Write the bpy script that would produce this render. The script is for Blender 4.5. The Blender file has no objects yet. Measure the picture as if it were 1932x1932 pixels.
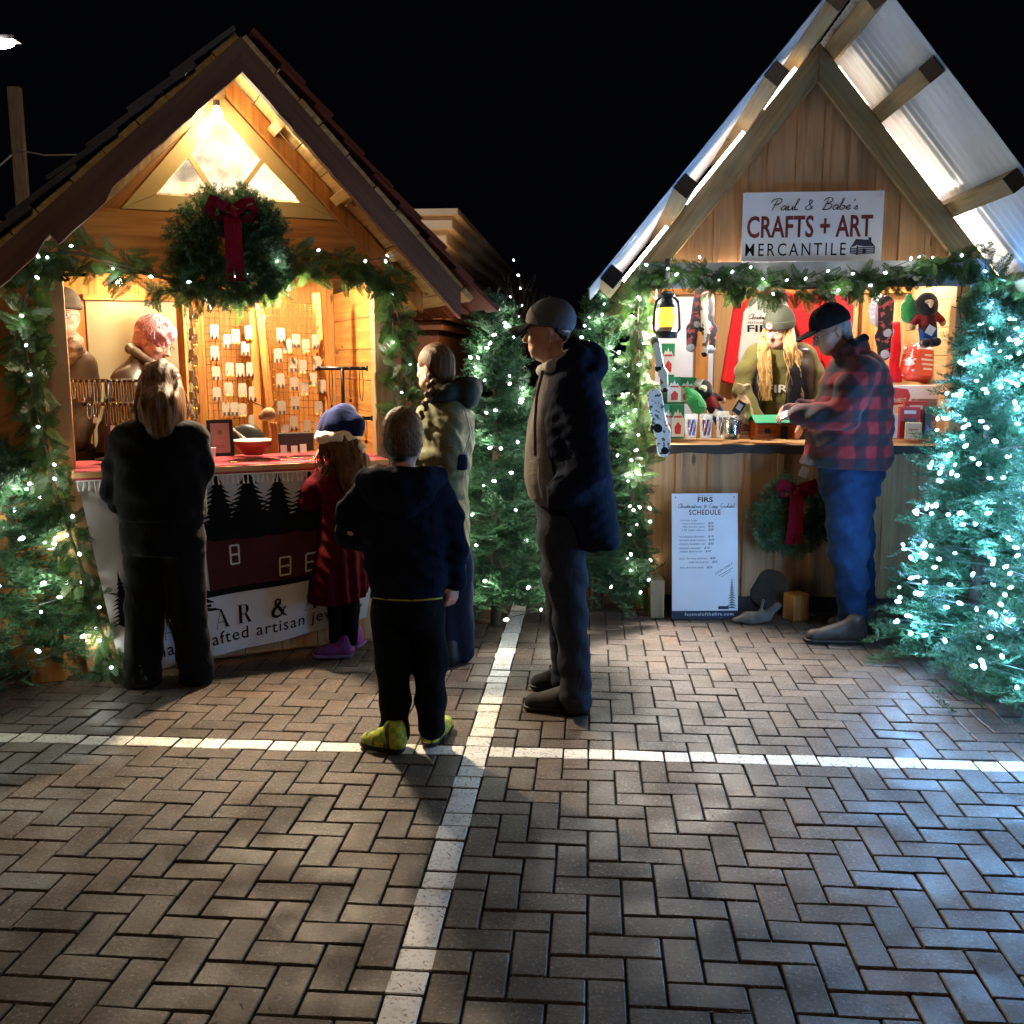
import bpy, math, random
import numpy as np
from mathutils import Vector, Matrix, noise as mnoise

S = bpy.context.scene
C = S.collection
R = math.radians
# ---------------------------------------------------------------- camera, night sky, exposure
CAM_H, CAM_P, CAM_ROLL, CAM_F = 1.60, R(8.788), 0.0026, 1858.8
cd = bpy.data.cameras.new('camera'); cam = bpy.data.objects.new('camera', cd); C.objects.link(cam)
cd.sensor_width = 36; cd.lens = 36 * CAM_F / 1932; cd.clip_start = 0.05; cd.clip_end = 400
cam.matrix_world = Matrix.Translation((0, 0, CAM_H)) @ Matrix.Rotation(R(90) - CAM_P, 4, 'X') @ Matrix.Rotation(-CAM_ROLL, 4, 'Z')
S.camera = cam
w = bpy.data.worlds.new('World'); S.world = w; w.use_nodes = True
bg = w.node_tree.nodes['Background']; bg.inputs[0].default_value = (0.55, 0.62, 1.0, 1); bg.inputs[1].default_value = 0.0009
S.view_settings.view_transform = 'Standard'; S.view_settings.look = 'None'
S.view_settings.exposure = 0.75; S.view_settings.gamma = 1.0
S.cycles.use_denoising = True
S.cycles.max_bounces = 6; S.cycles.diffuse_bounces = 4; S.cycles.glossy_bounces = 3; S.cycles.transmission_bounces = 4
S.cycles.transparent_max_bounces = 8
S.cycles.sample_clamp_indirect = 4.0
S.cycles.caustics_reflective = False; S.cycles.caustics_refractive = False

# ---------------------------------------------------------------- picture ray -> place at a chosen distance
_F = np.array([0, math.cos(CAM_P), -math.sin(CAM_P)]); _r = np.array([1., 0, 0]); _u = np.array([0, math.sin(CAM_P), math.cos(CAM_P)])
_Rt = _r * math.cos(CAM_ROLL) - _u * math.sin(CAM_ROLL); _Up = _u * math.cos(CAM_ROLL) + _r * math.sin(CAM_ROLL)
def ray(x, y): return _F + _Rt * ((x - 966) / CAM_F) - _Up * ((y - 966) / CAM_F)
def W(x, y, Y):
    d = ray(x, y); return np.array([0, 0, CAM_H]) + d * (Y / d[1])
def gnd(x, y, z=0.0):
    d = ray(x, y); return np.array([0, 0, CAM_H]) + d * ((z - CAM_H) / d[2])

# ---------------------------------------------------------------- object helpers
def link(o, parent=None):
    C.objects.link(o)
    if parent is not None: o.parent = parent
    return o
def tag(o, label=None, cat=None, group=None, kind=None):
    if label: o['label'] = label
    if cat: o['category'] = cat
    if group: o['group'] = group
    if kind: o['kind'] = kind
    return o
def thing(name, label, cat, loc=(0, 0, 0), rotz=0.0, group=None, tilt=None):
    o = bpy.data.objects.new(name, None); C.objects.link(o); o.empty_display_size = .05
    o.location = Vector([float(c) for c in loc]); o.rotation_euler = (tilt[0] if tilt else 0, tilt[1] if tilt else 0, rotz)
    return tag(o, label, cat, group)
def wmat(o):
    m = Matrix.LocRotScale(o.location, o.rotation_euler, o.scale)
    return (wmat(o.parent) @ m) if o.parent else m
def dup(root, loc, rotz=None, label=None, group=None, scale=None):
    r = root.copy(); C.objects.link(r); r.location = Vector([float(c) for c in loc])
    if rotz is not None: r.rotation_euler = (root.rotation_euler[0], root.rotation_euler[1], rotz)
    if scale: r.scale = (scale,) * 3
    if label: r['label'] = label
    if group: r['group'] = group
    for ch in list(root.children):
        c = ch.copy(); C.objects.link(c); c.parent = r
        for g in list(ch.children):
            d = g.copy(); C.objects.link(d); d.parent = c
    return r
def np_mesh(name, V, F, mats, parent=None, smooth=False, var=None, world=False, fm=None):
    """V (n,3), F (m,3|4) -> linked mesh object; world=True: V is in world space and is moved into the parent's space"""
    V = np.asarray(V, dtype=np.float64); F = np.asarray(F, dtype=np.int32)
    if world and parent is not None:
        M_ = np.array(wmat(parent).inverted()); V = V @ M_[:3, :3].T + M_[:3, 3]
    me = bpy.data.meshes.new(name); k = F.shape[1]
    me.vertices.add(len(V)); me.vertices.foreach_set('co', V.astype(np.float32).ravel())
    me.loops.add(F.size); me.loops.foreach_set('vertex_index', F.ravel())
    me.polygons.add(len(F)); me.polygons.foreach_set('loop_start', np.arange(0, F.size, k, dtype=np.int32))
    if fm is not None: me.polygons.foreach_set('material_index', np.asarray(fm, dtype=np.int32))
    me.update(calc_edges=True); me.validate()
    me.polygons.foreach_set('use_smooth', np.full(len(me.polygons), bool(smooth), dtype=bool))
    if var is not None:
        a = me.attributes.new('var', 'FLOAT', 'POINT'); a.data.foreach_set('value', np.asarray(var, dtype=np.float32))
    for m in (mats if isinstance(mats, (list, tuple)) else [mats]): me.materials.append(m)
    return link(bpy.data.objects.new(name, me), parent)

def rotm(ax, ay=0, az=0):
    return np.array((Matrix.Rotation(az, 3, 'Z') @ Matrix.Rotation(ay, 3, 'Y') @ Matrix.Rotation(ax, 3, 'X')))
def nrm(v):
    v = np.asarray(v, float); return v / (np.linalg.norm(v) + 1e-12)

class MB:
    def __init__(s): s.v = []; s.f = []; s.m = []; s.g = []
    def add(s, V, F, m=0, g=None):
        o = len(s.v); s.v += [tuple(map(float, p)) for p in V]
        s.f += [tuple(i + o for i in f) for f in F]; s.m += [m] * len(F)
        if g is None: g = V
        off = (random.uniform(0, 40), random.uniform(0, 40), random.uniform(0, 40))
        s.g += [(float(p[0]) + off[0], float(p[1]) + off[1], float(p[2]) + off[2]) for p in g]
        return s
    def box(s, c, d, Rm=None, m=0):
        c = np.asarray(c, float); d = np.asarray(d, float) / 2
        P = np.array([[x, y, z] for x in (-1, 1) for y in (-1, 1) for z in (-1, 1)]) * d
        order = np.argsort(-d); G = P[:, order]
        if Rm is not None: P = P @ np.asarray(Rm).T
        return s.add(P + c, [(0, 1, 3, 2), (4, 6, 7, 5), (0, 4, 5, 1), (2, 3, 7, 6), (0, 2, 6, 4), (1, 5, 7, 3)], m, G)
    def bar(s, p, q, w_, h_, up=(0, 0, 1), m=0):
        p = np.asarray(p, float); q = np.asarray(q, float); x = nrm(q - p); y = nrm(np.cross(up, x)); z = np.cross(x, y)
        return s.box((p + q) / 2, (np.linalg.norm(q - p), w_, h_), np.stack([x, y, z], 1), m)
    def tube(s, P, r, n=8, m=0, cap=True):
        P = [np.asarray(p, float) for p in P]; k = len(P); rr = r if isinstance(r, (list, tuple)) else [r] * k
        V = []; t0 = nrm(P[1] - P[0]); a = nrm(np.cross(t0, (0.31, 0.2, 0.93) if abs(t0[2]) < .9 else (1, .1, 0)))
        for i in range(k):
            t = nrm(P[min(i + 1, k - 1)] - P[max(i - 1, 0)]); a = nrm(a - t * (a @ t)); b = np.cross(t, a)
            for j in range(n):
                an = 2 * math.pi * j / n; V.append(P[i] + (a * math.cos(an) + b * math.sin(an)) * rr[i])
        F = [(i * n + j, i * n + (j + 1) % n, (i + 1) * n + (j + 1) % n, (i + 1) * n + j) for i in range(k - 1) for j in range(n)]
        if cap: F += [tuple(range(n))[::-1], tuple((k - 1) * n + j for j in range(n))]
        return s.add(V, F, m)
    def lathe(s, prof, c=(0, 0, 0), n=24, m=0, Rm=None):
        V = []; F = []; k = len(prof)
        for (r, z) in prof:
            for j in range(n):
                a = 2 * math.pi * j / n; V.append((r * math.cos(a), r * math.sin(a), z))
        V = np.array(V)
        if Rm is not None: V = V @ np.asarray(Rm).T
        V = V + np.asarray(c, float)
        F = [(i * n + j, i * n + (j + 1) % n, (i + 1) * n + (j + 1) % n, (i + 1) * n + j) for i in range(k - 1) for j in range(n)]
        if prof[0][0] > 1e-6: F.append(tuple(range(n))[::-1])
        if prof[-1][0] > 1e-6: F.append(tuple((k - 1) * n + j for j in range(n)))
        return s.add(V, F, m)
    def prism(s, poly, t, o=(0, 0, 0), ax=(1, 0, 0), ay=(0, 0, 1), m=0):
        """polygon in the plane (ax, ay) from o, thickness t along ax x ay (front face at o)"""
        o = np.asarray(o, float); ax = np.asarray(ax, float); ay = np.asarray(ay, float); az = np.cross(ax, ay)
        k = len(poly); ar = sum(poly[i][0] * poly[(i + 1) % k][1] - poly[(i + 1) % k][0] * poly[i][1] for i in range(k))
        if ar < 0: poly = poly[::-1]
        A = [o + ax * x + ay * y for x, y in poly]; B = [p - az * t for p in A]
        F = [tuple(range(k)), tuple(range(2 * k - 1, k - 1, -1))] + [(i, i + k, (i + 1) % k + k, (i + 1) % k) for i in range(k)]
        q = np.array(poly); d = q[np.argmax(((q - q[0]) ** 2).sum(1))] - q[0]; ex = q.max(0) - q.min(0)     # grain follows the long side
        d = nrm(d) if max(ex) < 4 * min(ex) + 1e-6 and k > 4 else (np.array([1., 0]) if ex[0] > ex[1] else np.array([0, 1.])); e = np.array([-d[1], d[0]])
        G = [(p @ d, p @ e, 0) for p in q]; G = G + [(a, c, t) for a, c, _ in G]
        return s.add(A + B, F, m, G)
    def quad(s, a, b, c, d, m=0): return s.add([a, b, c, d], [(0, 1, 2, 3)], m)
    def grid(s, fn, nu, nv, m=0):
        V = [fn(i / nu, j / nv) for j in range(nv + 1) for i in range(nu + 1)]
        F = [(j * (nu + 1) + i, j * (nu + 1) + i + 1, (j + 1) * (nu + 1) + i + 1, (j + 1) * (nu + 1) + i) for j in range(nv) for i in range(nu)]
        return s.add(V, F, m)
    def build(s, name, mats, parent=None, smooth=False, bevel=0, world=False, segs=2, loc=None):
        V = s.v
        if world and parent is not None:
            Mi = wmat(parent).inverted(); V = [tuple(Mi @ Vector(p)) for p in V]
        if loc is not None: V = [(p[0] - float(loc[0]), p[1] - float(loc[1]), p[2] - float(loc[2])) for p in V]
        me = bpy.data.meshes.new(name); me.from_pydata(V, [], s.f); me.update()
        for mm in (mats if isinstance(mats, (list, tuple)) else [mats]): me.materials.append(mm)
        me.polygons.foreach_set('material_index', s.m)
        if smooth: me.polygons.foreach_set('use_smooth', [True] * len(s.f))
        a = me.attributes.new('gc', 'FLOAT_VECTOR', 'POINT'); a.data.foreach_set('vector', np.array(s.g, dtype=np.float32).ravel())
        o = link(bpy.data.objects.new(name, me), parent)
        if loc is not None: o.location = Vector([float(c) for c in loc])
        if bevel:
            b = o.modifiers.new('bevel', 'BEVEL'); b.width = bevel; b.segments = segs; b.limit_method = 'ANGLE'; b.angle_limit = R(40)
        return o

# ---------------------------------------------------------------- materials
def rgb(h):  # sRGB hex -> linear
    h = h.lstrip('#'); c = [int(h[i:i + 2], 16) / 255 for i in (0, 2, 4)]
    return tuple(x / 12.92 if x <= .04045 else ((x + .055) / 1.055) ** 2.4 for x in c)
class NT:
    def __init__(s, name):
        s.m = bpy.data.materials.new(name); s.m.use_nodes = True; s.n = s.m.node_tree.nodes; s.l = s.m.node_tree.links
        s.b = s.n['Principled BSDF']; s.out = s.n['Material Output']
    def node(s, t, **k):
        o = s.n.new(t)
        for a, v in k.items(): setattr(o, a, v)
        return o
    def lk(s, a, b): s.l.new(a, b)
    def ramp(s, fac, stops):
        r = s.node('ShaderNodeValToRGB'); e = r.color_ramp.elements
        while len(e) < len(stops): e.new(.5)
        for i, (p, c) in enumerate(stops):
            e[i].position = p; e[i].color = (*c[:3], 1)
        s.lk(fac, r.inputs[0]); return r.outputs[0]
    def coords(s, sc=(1, 1, 1), attr=None):
        if attr: t = s.node('ShaderNodeAttribute', attribute_name=attr).outputs['Vector']
        else: t = s.node('ShaderNodeTexCoord').outputs['Object']
        mp = s.node('ShaderNodeMapping'); mp.inputs['Scale'].default_value = sc; s.lk(t, mp.inputs[0]); return mp.outputs[0]
    def noise(s, vec, scale, detail=4, rough=.55):
        n = s.node('ShaderNodeTexNoise'); n.inputs['Scale'].default_value = scale; n.inputs['Detail'].default_value = detail
        n.inputs['Roughness'].default_value = rough; s.lk(vec, n.inputs['Vector']); return n.outputs['Fac']
    def bump(s, h, strength, dist=.01):
        b = s.node('ShaderNodeBump'); b.inputs['Strength'].default_value = strength; b.inputs['Distance'].default_value = dist
        s.lk(h, b.inputs['Height']); s.lk(b.outputs[0], s.b.inputs['Normal']); return b
    def mix(s, a, b, f, mode='MIX'):
        m = s.node('ShaderNodeMix', data_type='RGBA', blend_type=mode)
        for so, v in ((m.inputs[0], f), (m.inputs[6], a), (m.inputs[7], b)):
            if isinstance(v, (int, float)): so.default_value = v
            elif isinstance(v, tuple): so.default_value = (*v[:3], 1)
            else: s.lk(v, so)
        return m.outputs[2]
def mul(c, k): return tuple(min(1, x * k) for x in c[:3])
def plain(name, col, rough=.6, var=.15, vs=6, bump=0, bs=60, spec=.4, metal=0, stretch=(1, 1, 1), sheen=0):
    t = NT(name); v = t.coords(stretch); n = t.noise(v, vs)
    t.lk(t.ramp(n, [(.3, mul(col, 1 - var)), (.7, mul(col, 1 + var))]), t.b.inputs['Base Color'])
    t.b.inputs['Roughness'].default_value = rough; t.b.inputs['Specular IOR Level'].default_value = spec; t.b.inputs['Metallic'].default_value = metal
    if sheen: t.b.inputs['Sheen Weight'].default_value = sheen
    if bump: t.bump(t.noise(v, bs, 3), bump, .004)
    return t.m
def wood(name, c1, c2, rough=.65, knots=True, stain=.35, sc=1.0, grey=None):
    t = NT(name); v = t.coords((1.2 * sc, 22 * sc, 22 * sc), 'gc'); n = t.noise(v, 1.6, 6, .62)
    col = t.ramp(n, [(.32, c1), (.5, tuple((a + b) / 2 for a, b in zip(c1, c2))), (.68, c2)])
    v2 = t.coords((.9, 2.2, 2.2), 'gc'); n2 = t.noise(v2, 2.3, 4)
    col = t.mix(col, t.mix(col, tuple(x * .35 for x in c1), .9), t.ramp(n2, [(.52, (0, 0, 0)), (.72, (stain,) * 3)]))
    if grey: col = t.mix(col, grey, t.ramp(t.noise(t.coords((.8, 4, 4), 'gc'), 3.1, 5), [(.45, (0, 0, 0)), (.65, (.75,) * 3)]))
    if knots:
        vo = t.node('ShaderNodeTexVoronoi'); vo.inputs['Scale'].default_value = 2.2; t.lk(t.coords((1.1, 3.2, 3.2), 'gc'), vo.inputs['Vector'])
        col = t.mix(col, tuple(x * .3 for x in c1), t.ramp(vo.outputs['Distance'], [(.06, (.85,) * 3), (.11, (0, 0, 0))]))
    t.lk(col, t.b.inputs['Base Color']); t.b.inputs['Roughness'].default_value = rough; t.b.inputs['Specular IOR Level'].default_value = .3
    t.bump(n, .35, .003); return t.m
def emit(name, col, strength, base=(.02, .02, .02)):
    t = NT(name); t.b.inputs['Base Color'].default_value = (*base, 1)
    t.b.inputs['Emission Color'].default_value = (*col, 1); t.b.inputs['Emission Strength'].default_value = strength; return t.m
def leaf(name, dark, light, trans=.25, rough=.45):
    t = NT(name); a = t.node('ShaderNodeAttribute', attribute_name='var').outputs['Fac']
    col = t.ramp(a, [(0, dark), (1, light)]); t.lk(col, t.b.inputs['Base Color']); t.b.inputs['Roughness'].default_value = rough
    t.b.inputs['Specular IOR Level'].default_value = .35
    tr = t.node('ShaderNodeBsdfTranslucent'); t.lk(col, tr.inputs[0]); mx = t.node('ShaderNodeMixShader'); mx.inputs[0].default_value = trans
    t.lk(t.b.outputs[0], mx.inputs[1]); t.lk(tr.outputs[0], mx.inputs[2]); t.lk(mx.outputs[0], t.out.inputs[0]); return t.m
def glass(name, tint=(1, 1, 1), alpha=.25, rough=.05):
    t = NT(name); t.b.inputs['Base Color'].default_value = (*tint, 1); t.b.inputs['Roughness'].default_value = rough; t.b.inputs['Alpha'].default_value = alpha
    t.b.inputs['Specular IOR Level'].default_value = .6; return t.m
def fabric(name, col, rough=.9, var=.25, sheen=.0, weave=220, bump=.25, fold=8):
    t = NT(name); v = t.coords(); n = t.noise(v, 5, 4); f = t.noise(v, weave, 2)
    c = t.ramp(n, [(.3, mul(col, 1 - var)), (.7, mul(col, 1 + var))])
    c = t.mix(c, mul(col, .45), t.ramp(f, [(.4, (.35,) * 3), (.62, (0, 0, 0))])); t.lk(c, t.b.inputs['Base Color'])
    t.b.inputs['Roughness'].default_value = rough; t.b.inputs['Specular IOR Level'].default_value = .05; t.b.inputs['Sheen Weight'].default_value = sheen
    b1 = t.bump(f, bump, .003); b2 = t.node('ShaderNodeBump'); fo = t.node('ShaderNodeTexNoise'); fo.inputs['Scale'].default_value = fold; fo.inputs['Detail'].default_value = 3; fo.inputs['Distortion'].default_value = 1.6; t.lk(t.coords((1, 1, .75)), fo.inputs['Vector'])
    b2.inputs['Strength'].default_value = .38; b2.inputs['Distance'].default_value = .03; t.lk(fo.outputs['Fac'], b2.inputs['Height']); t.lk(b2.outputs[0], b1.inputs['Normal']); return t.m

MT = {}
MT['cedar'] = wood('warm cedar board', rgb('#8a5528'), rgb('#b9803f'), stain=.3)
MT['ply'] = wood('pale plywood', rgb('#ad8150'), rgb('#caa070'), stain=.15, knots=False, sc=.6)
MT['fascia'] = wood('dark live edge fascia', rgb('#5a3826'), rgb('#785038'), stain=.5)
MT['weather'] = wood('weathered timber', rgb('#7d6442'), rgb('#ab8e62'), stain=.6, grey=rgb('#857d66'))
MT['board'] = wood('board and batten fir', rgb('#a27852'), rgb('#c2976c'), stain=.35, grey=None)
MT['cream'] = plain('cream window paint', rgb('#b49a62'), .5, .06, 4, .05, 40)
MT['roofunder'] = wood('rough roof sheathing', rgb('#a5814a'), rgb('#dcbc80'), stain=.5)
MT['shingle'] = wood('dark cedar shake', rgb('#2c2623'), rgb('#463e39'), stain=.6, rough=.55)
MT['shinglered'] = wood('reddish shake edge', rgb('#4a1c0c'), rgb('#7a3014'), stain=.4)
MT['white'] = plain('white board', (.72, .72, .74), .45, .04)
MT['beige'] = plain('beige door paint', rgb('#8d8468'), .5, .05, 2, .05)
MT['black'] = plain('black metal', (.012, .012, .013), .4, .2)
MT['blackmat'] = plain('black ink', (.008, .008, .010), .8, .1, spec=.1)
MT['red'] = plain('dark red ink', rgb('#6b2420'), .6, .12, 12)
MT['navyink'] = plain('navy ink', (.02, .025, .06), .6, .1)
MT['metal'] = plain('galvanised sheet', (.60, .67, .80), .42, .10, 3, .05, 30, metal=.15)
MT['tin'] = plain('tin bucket', (.6, .6, .6), .22, .1, 5, metal=1)
MT['brown'] = plain('brown paper', rgb('#a67c54'), .8, .12, 10)
MT['dark'] = plain('dark wood', (.03, .022, .018), .6, .2)
MT['burgundy'] = fabric('burgundy ribbon', rgb('#7a0f22'), .6)
MT['wire'] = plain('dark green wire', (.012, .03, .018), .5, .1)
MT['fir'] = leaf('fir needles', (.022, .064, .032), (.085, .20, .09))
MT['cedarleaf'] = leaf('cedar fronds', (.018, .045, .012), (.075, .15, .034), .3)
MT['bark'] = plain('bark', (.09, .06, .04), .9, .3, 12, .5, 40)
MT['coolbulb'] = emit('cool white bulb', (.80, .92, .95), 9)
MT['bluebulb'] = emit('ice white bulb', (.34, .66, 1.0), 7)
MT['treebulb'] = emit('white tree bulb', (.84, .95, .92), 9)
MT['paper'] = plain('white card', (.74, .72, .68), .6, .05)
for k_ in ('coolbulb', 'bluebulb', 'treebulb'): MT[k_].cycles.emission_sampling = 'NONE'
# ================================================================ GROUND: herringbone pavers, two painted lines
rnd = random.Random(3); nrng = np.random.default_rng(5)
YAW_L, YAW_R, YAW_G = R(23), R(-4.6), R(-4.6)
OL = np.array([-2.203, 4.92, 0.0]); OR = np.array([0.972, 6.203, 0.0])
def LP(x, y, z): return OL + np.array([x * math.cos(YAW_L) - y * math.sin(YAW_L), x * math.sin(YAW_L) + y * math.cos(YAW_L), z])
def RP(x, y, z): return OR + np.array([x * math.cos(YAW_R) - y * math.sin(YAW_R), x * math.sin(YAW_R) + y * math.cos(YAW_R), z])

def mat_paver():
    t = NT('damp concrete pavers'); v = t.coords(); a = t.node('ShaderNodeAttribute', attribute_name='var').outputs['Fac']
    col = t.ramp(a, [(0, (.048, .036, .028)), (.35, (.072, .052, .040)), (.7, (.082, .057, .043)), (1, (.102, .066, .046))])
    n = t.noise(v, 9, 5, .6); col = t.mix(col, t.mix(col, (.02, .017, .015), .7), t.ramp(n, [(.5, (0, 0, 0)), (.68, (.75,) * 3)]))
    s = t.noise(v, 85, 5, .8); col = t.mix(col, (.30, .26, .22), t.ramp(s, [(.57, (0, 0, 0)), (.66, (.85,) * 3)]))
    col = t.mix(col, (.012, .010, .008), t.ramp(s, [(.36, (.95,) * 3), (.46, (0, 0, 0))]))
    t.lk(col, t.b.inputs['Base Color']); t.lk(t.ramp(t.noise(v, 4, 3), [(.35, (.40,) * 3), (.65, (.70,) * 3)]), t.b.inputs['Roughness'])
    t.b.inputs['Specular IOR Level'].default_value = .30
    f = t.node('ShaderNodeMath', operation='ADD'); t.lk(s, f.inputs[0]); t.lk(t.noise(v, 45, 4, .6), f.inputs[1]); t.bump(f.outputs[0], .38, .003); return t.m
def mat_paint():
    t = NT('worn white line paint'); v = t.coords(); n = t.noise(v, 16, 5, .65)
    col = t.ramp(n, [(.28, (.38, .34, .28)), (.42, (.62, .60, .55)), (.6, (.72, .70, .66))])
    col = t.mix(col, (.16, .13, .10), t.ramp(t.noise(v, 70, 3, .7), [(.56, (0, 0, 0)), (.63, (.85,) * 3)]))
    t.lk(col, t.b.inputs['Base Color']); t.b.inputs['Roughness'].default_value = .55; t.bump(t.noise(v, 120, 3), .35, .003); return t.m
MT['paver'] = mat_paver(); MT['paint'] = mat_paint()
MT['sand'] = plain('dark joint sand', (.012, .010, .008), .95, .6, 60, .6, 150)
def pavers():
    c = .1027; O = np.array([-.1495, 3.883]); ei = np.array([math.cos(YAW_G), math.sin(YAW_G)]); ej = np.array([-math.sin(YAW_G), math.cos(YAW_G)])
    V = []; F = []; M_ = []; var = []; gap = .0036; bev = .0034; th = .03
    def brick(i0, j0, horiz):
        cx, cy = (i0 + .5, j0) if horiz else (i0, j0 + .5)
        p = O + c * (cx * ei + cy * ej)
        if p[1] < 1.2 or p[1] > 9.5 or abs(p[0]) > 1.2 + p[1] * .62: return
        a, b = ei, ej
        if not horiz: a, b = ej, -ei
        hl, hw = c - gap, c / 2 - gap; rot = rnd.gauss(0, .007); a, b = a * math.cos(rot) + b * math.sin(rot), b * math.cos(rot) - a * math.sin(rot)
        z0 = rnd.gauss(0, .0012); tx, ty = rnd.gauss(0, .010), rnd.gauss(0, .010); vv = min(1, max(0, rnd.gauss(.5, .24)))
        xs = [-hl, -hl + bev, 0, hl - bev, hl]; ys = [-hw, -hw + bev, hw - bev, hw]; o = len(V)
        for x in xs:
            for y in ys:
                e = (x in (xs[0], xs[-1])) + (y in (ys[0], ys[-1])); xx, yy = x, y
                if e == 2: xx *= 1 - .0025 / hl; yy *= 1 - .0025 / hw
                q = p + a * xx + b * yy; V.append((q[0], q[1], z0 + tx * xx + ty * yy - (.0026 if e else 0) - .001)); var.append(vv)
        ring = [(k, 0) for k in range(5)] + [(4, 1), (4, 2)] + [(k, 3) for k in range(4, -1, -1)] + [(0, 2), (0, 1)]
        o2 = len(V)
        for (k, l) in ring:
            q = V[o + k * 4 + l]; V.append((q[0], q[1], q[2] - th)); var.append(vv)
        cells = [(i0, j0), (i0 + 1, j0)] if horiz else [(i0, j0), (i0, j0 + 1)]
        def pm(k): 
            ii, jj = cells[0] if k < 2 else cells[1]
            return 1 if (ii == 0 and jj < 26) or (jj == 0) else 0
        for k in range(4):
            for l in range(3): F.append((o + k * 4 + l, o + (k + 1) * 4 + l, o + (k + 1) * 4 + l + 1, o + k * 4 + l + 1)); M_.append(pm(k))
        n = len(ring)
        for k in range(n):
            (k1, l1), (k2, l2) = ring[k], ring[(k + 1) % n]
            F.append((o + k1 * 4 + l1, o2 + k, o2 + (k + 1) % n, o + k2 * 4 + l2)); M_.append(0)
    for i in range(-70, 72):
        for j in range(-30, 60):
            cl = (i - j + 2) % 4
            if cl == 0: brick(i, j, True)
            elif cl == 3: brick(i, j, False)
    tag(np_mesh('ground', V, F, [MT['paver'], MT['paint']], var=var, fm=M_), kind='structure')
pavers()
b = MB(); b.quad((-60, -30, -.016), (60, -30, -.016), (60, 120, -.016), (-60, 120, -.016)); tag(b.build('ground_bed', MT['sand']), kind='structure')

def needles_on_ground():
    N = 2600; V = []; F = []
    for k in range(N):
        y = rnd.uniform(1.7, 6.6); x = rnd.uniform(-.55, .55) * y * 1.15; a = rnd.uniform(0, 6.3); L = rnd.uniform(.010, .036); w2 = rnd.uniform(.0008, .0018)
        d = np.array([math.cos(a), math.sin(a), rnd.uniform(-.1, .25)]); s_ = np.array([-math.sin(a), math.cos(a), 0]) * w2; p = np.array([x, y, .0015]); o = len(V)
        V += [p - s_, p + s_, p + d * L * .5 + s_ + (0, 0, .001), p + d * L * .5 - s_ + (0, 0, .001), p + d * L]; F += [(o, o + 1, o + 2), (o, o + 2, o + 3), (o + 3, o + 2, o + 4)]
    tag(np_mesh('fallen_needles', V, F, plain('dry needles', (.12, .08, .045), .8, .4, 30)), 'dry conifer needles and straw scattered over the paving', None, None, 'stuff')
needles_on_ground()

# ================================================================ BUILDING between the stalls, far lamp, post, cord
def building():
    st = plain('reddish stucco', rgb('#8a5a46'), .8, .1, 8, .15, 60); tr = plain('pale cornice', rgb('#d6c4b4'), .7, .1, 5, .1, 40)
    c = np.array([-.80, 11.0, 0]); yw = R(-4.6)
    t = thing('building', 'low reddish building with a pale stepped cornice behind the gap between the stalls', 'building', c, yw)
    b = MB(); b.box((-1.4, 7, 1.15), (2.8, 14, 2.3)); b.build('wall', st, t)
    b = MB(); b.box((-.42, .42, 2.4), (.8, .8, .5)); b.box((-1.4, 7.4, 2.4), (2.4, 13, .5)); b.build('upper_wall', st, t)
    b = MB()
    for (z, h, o) in ((2.62, .18, .02), (2.80, .06, .06), (2.90, .16, .12), (3.04, .14, .20), (3.14, .07, .27)):
        b.box((-1.4, 7, z), (2.8 + 2 * o, 14 + 2 * o, h))
    b.build('cornice', tr, t, bevel=.012)
    b = MB(); b.box((-1.4, 7, 1.97), (2.9, 14.1, .10)); b.box((-1.4, 7, 2.07), (3.0, 14.2, .08)); b.build('band', st, t, bevel=.008)
    return t
building()
def wall_lamp():
    p = W(882, 553, 10.8); t = thing('wall_lamp', 'small glowing amber lamp on the reddish building wall', 'lamp', p)
    b = MB(); b.lathe([(.0, -.05), (.03, -.04), (.038, 0), (.03, .04), (0, .05)], n=12); b.build('bulb', emit('amber bulb', (1, .55, .16), 60), t, smooth=True)
    b = MB(); b.box((0, .05, .05), (.06, .10, .03)); b.build('bracket', MT['black'], t)
    l = bpy.data.lights.new('wall_lamp_light', 'POINT'); l.energy = 5; l.color = (1, .55, .2); l.shadow_soft_size = .05
    o = bpy.data.objects.new('wall_lamp_light', l); link(o, t); o.location = (0, -.15, 0)
wall_lamp()
def street_lamp(loc, label, e):
    t = thing('street_lamp', label, 'street lamp', loc); t.scale = (.45,) * 3
    l = bpy.data.lights.new('street_light', 'POINT'); l.energy = 330; l.color = (1, .88, .70); l.shadow_soft_size = .12; o = bpy.data.objects.new('street_light', l); link(o, t); o.location = (0, 0, -.25)
    b = MB(); b.tube([(-1.6, 0, -9.6), (-1.6, 0, .1)], [.09, .06], 10); b.tube([(-1.6, 0, .05), (-.3, 0, .15)], .04, 8); b.build('pole', MT['black'], t)
    b = MB(); b.box((0, 0, .08), (.8, .3, .1)); b.build('lamp_head', MT['black'], t, bevel=.02)
    b = MB(); b.lathe([(0, -.07), (.16, -.05), (.26, -.01), (.29, .02), (0, .03)], n=20); b.build('lamp_lens', emit('street lamp lens', (1, .97, .86), e), t)
street_lamp(W(-3, 82, 9.3), 'tall street lamp shining in the dark sky at the upper left', 90)
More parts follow.
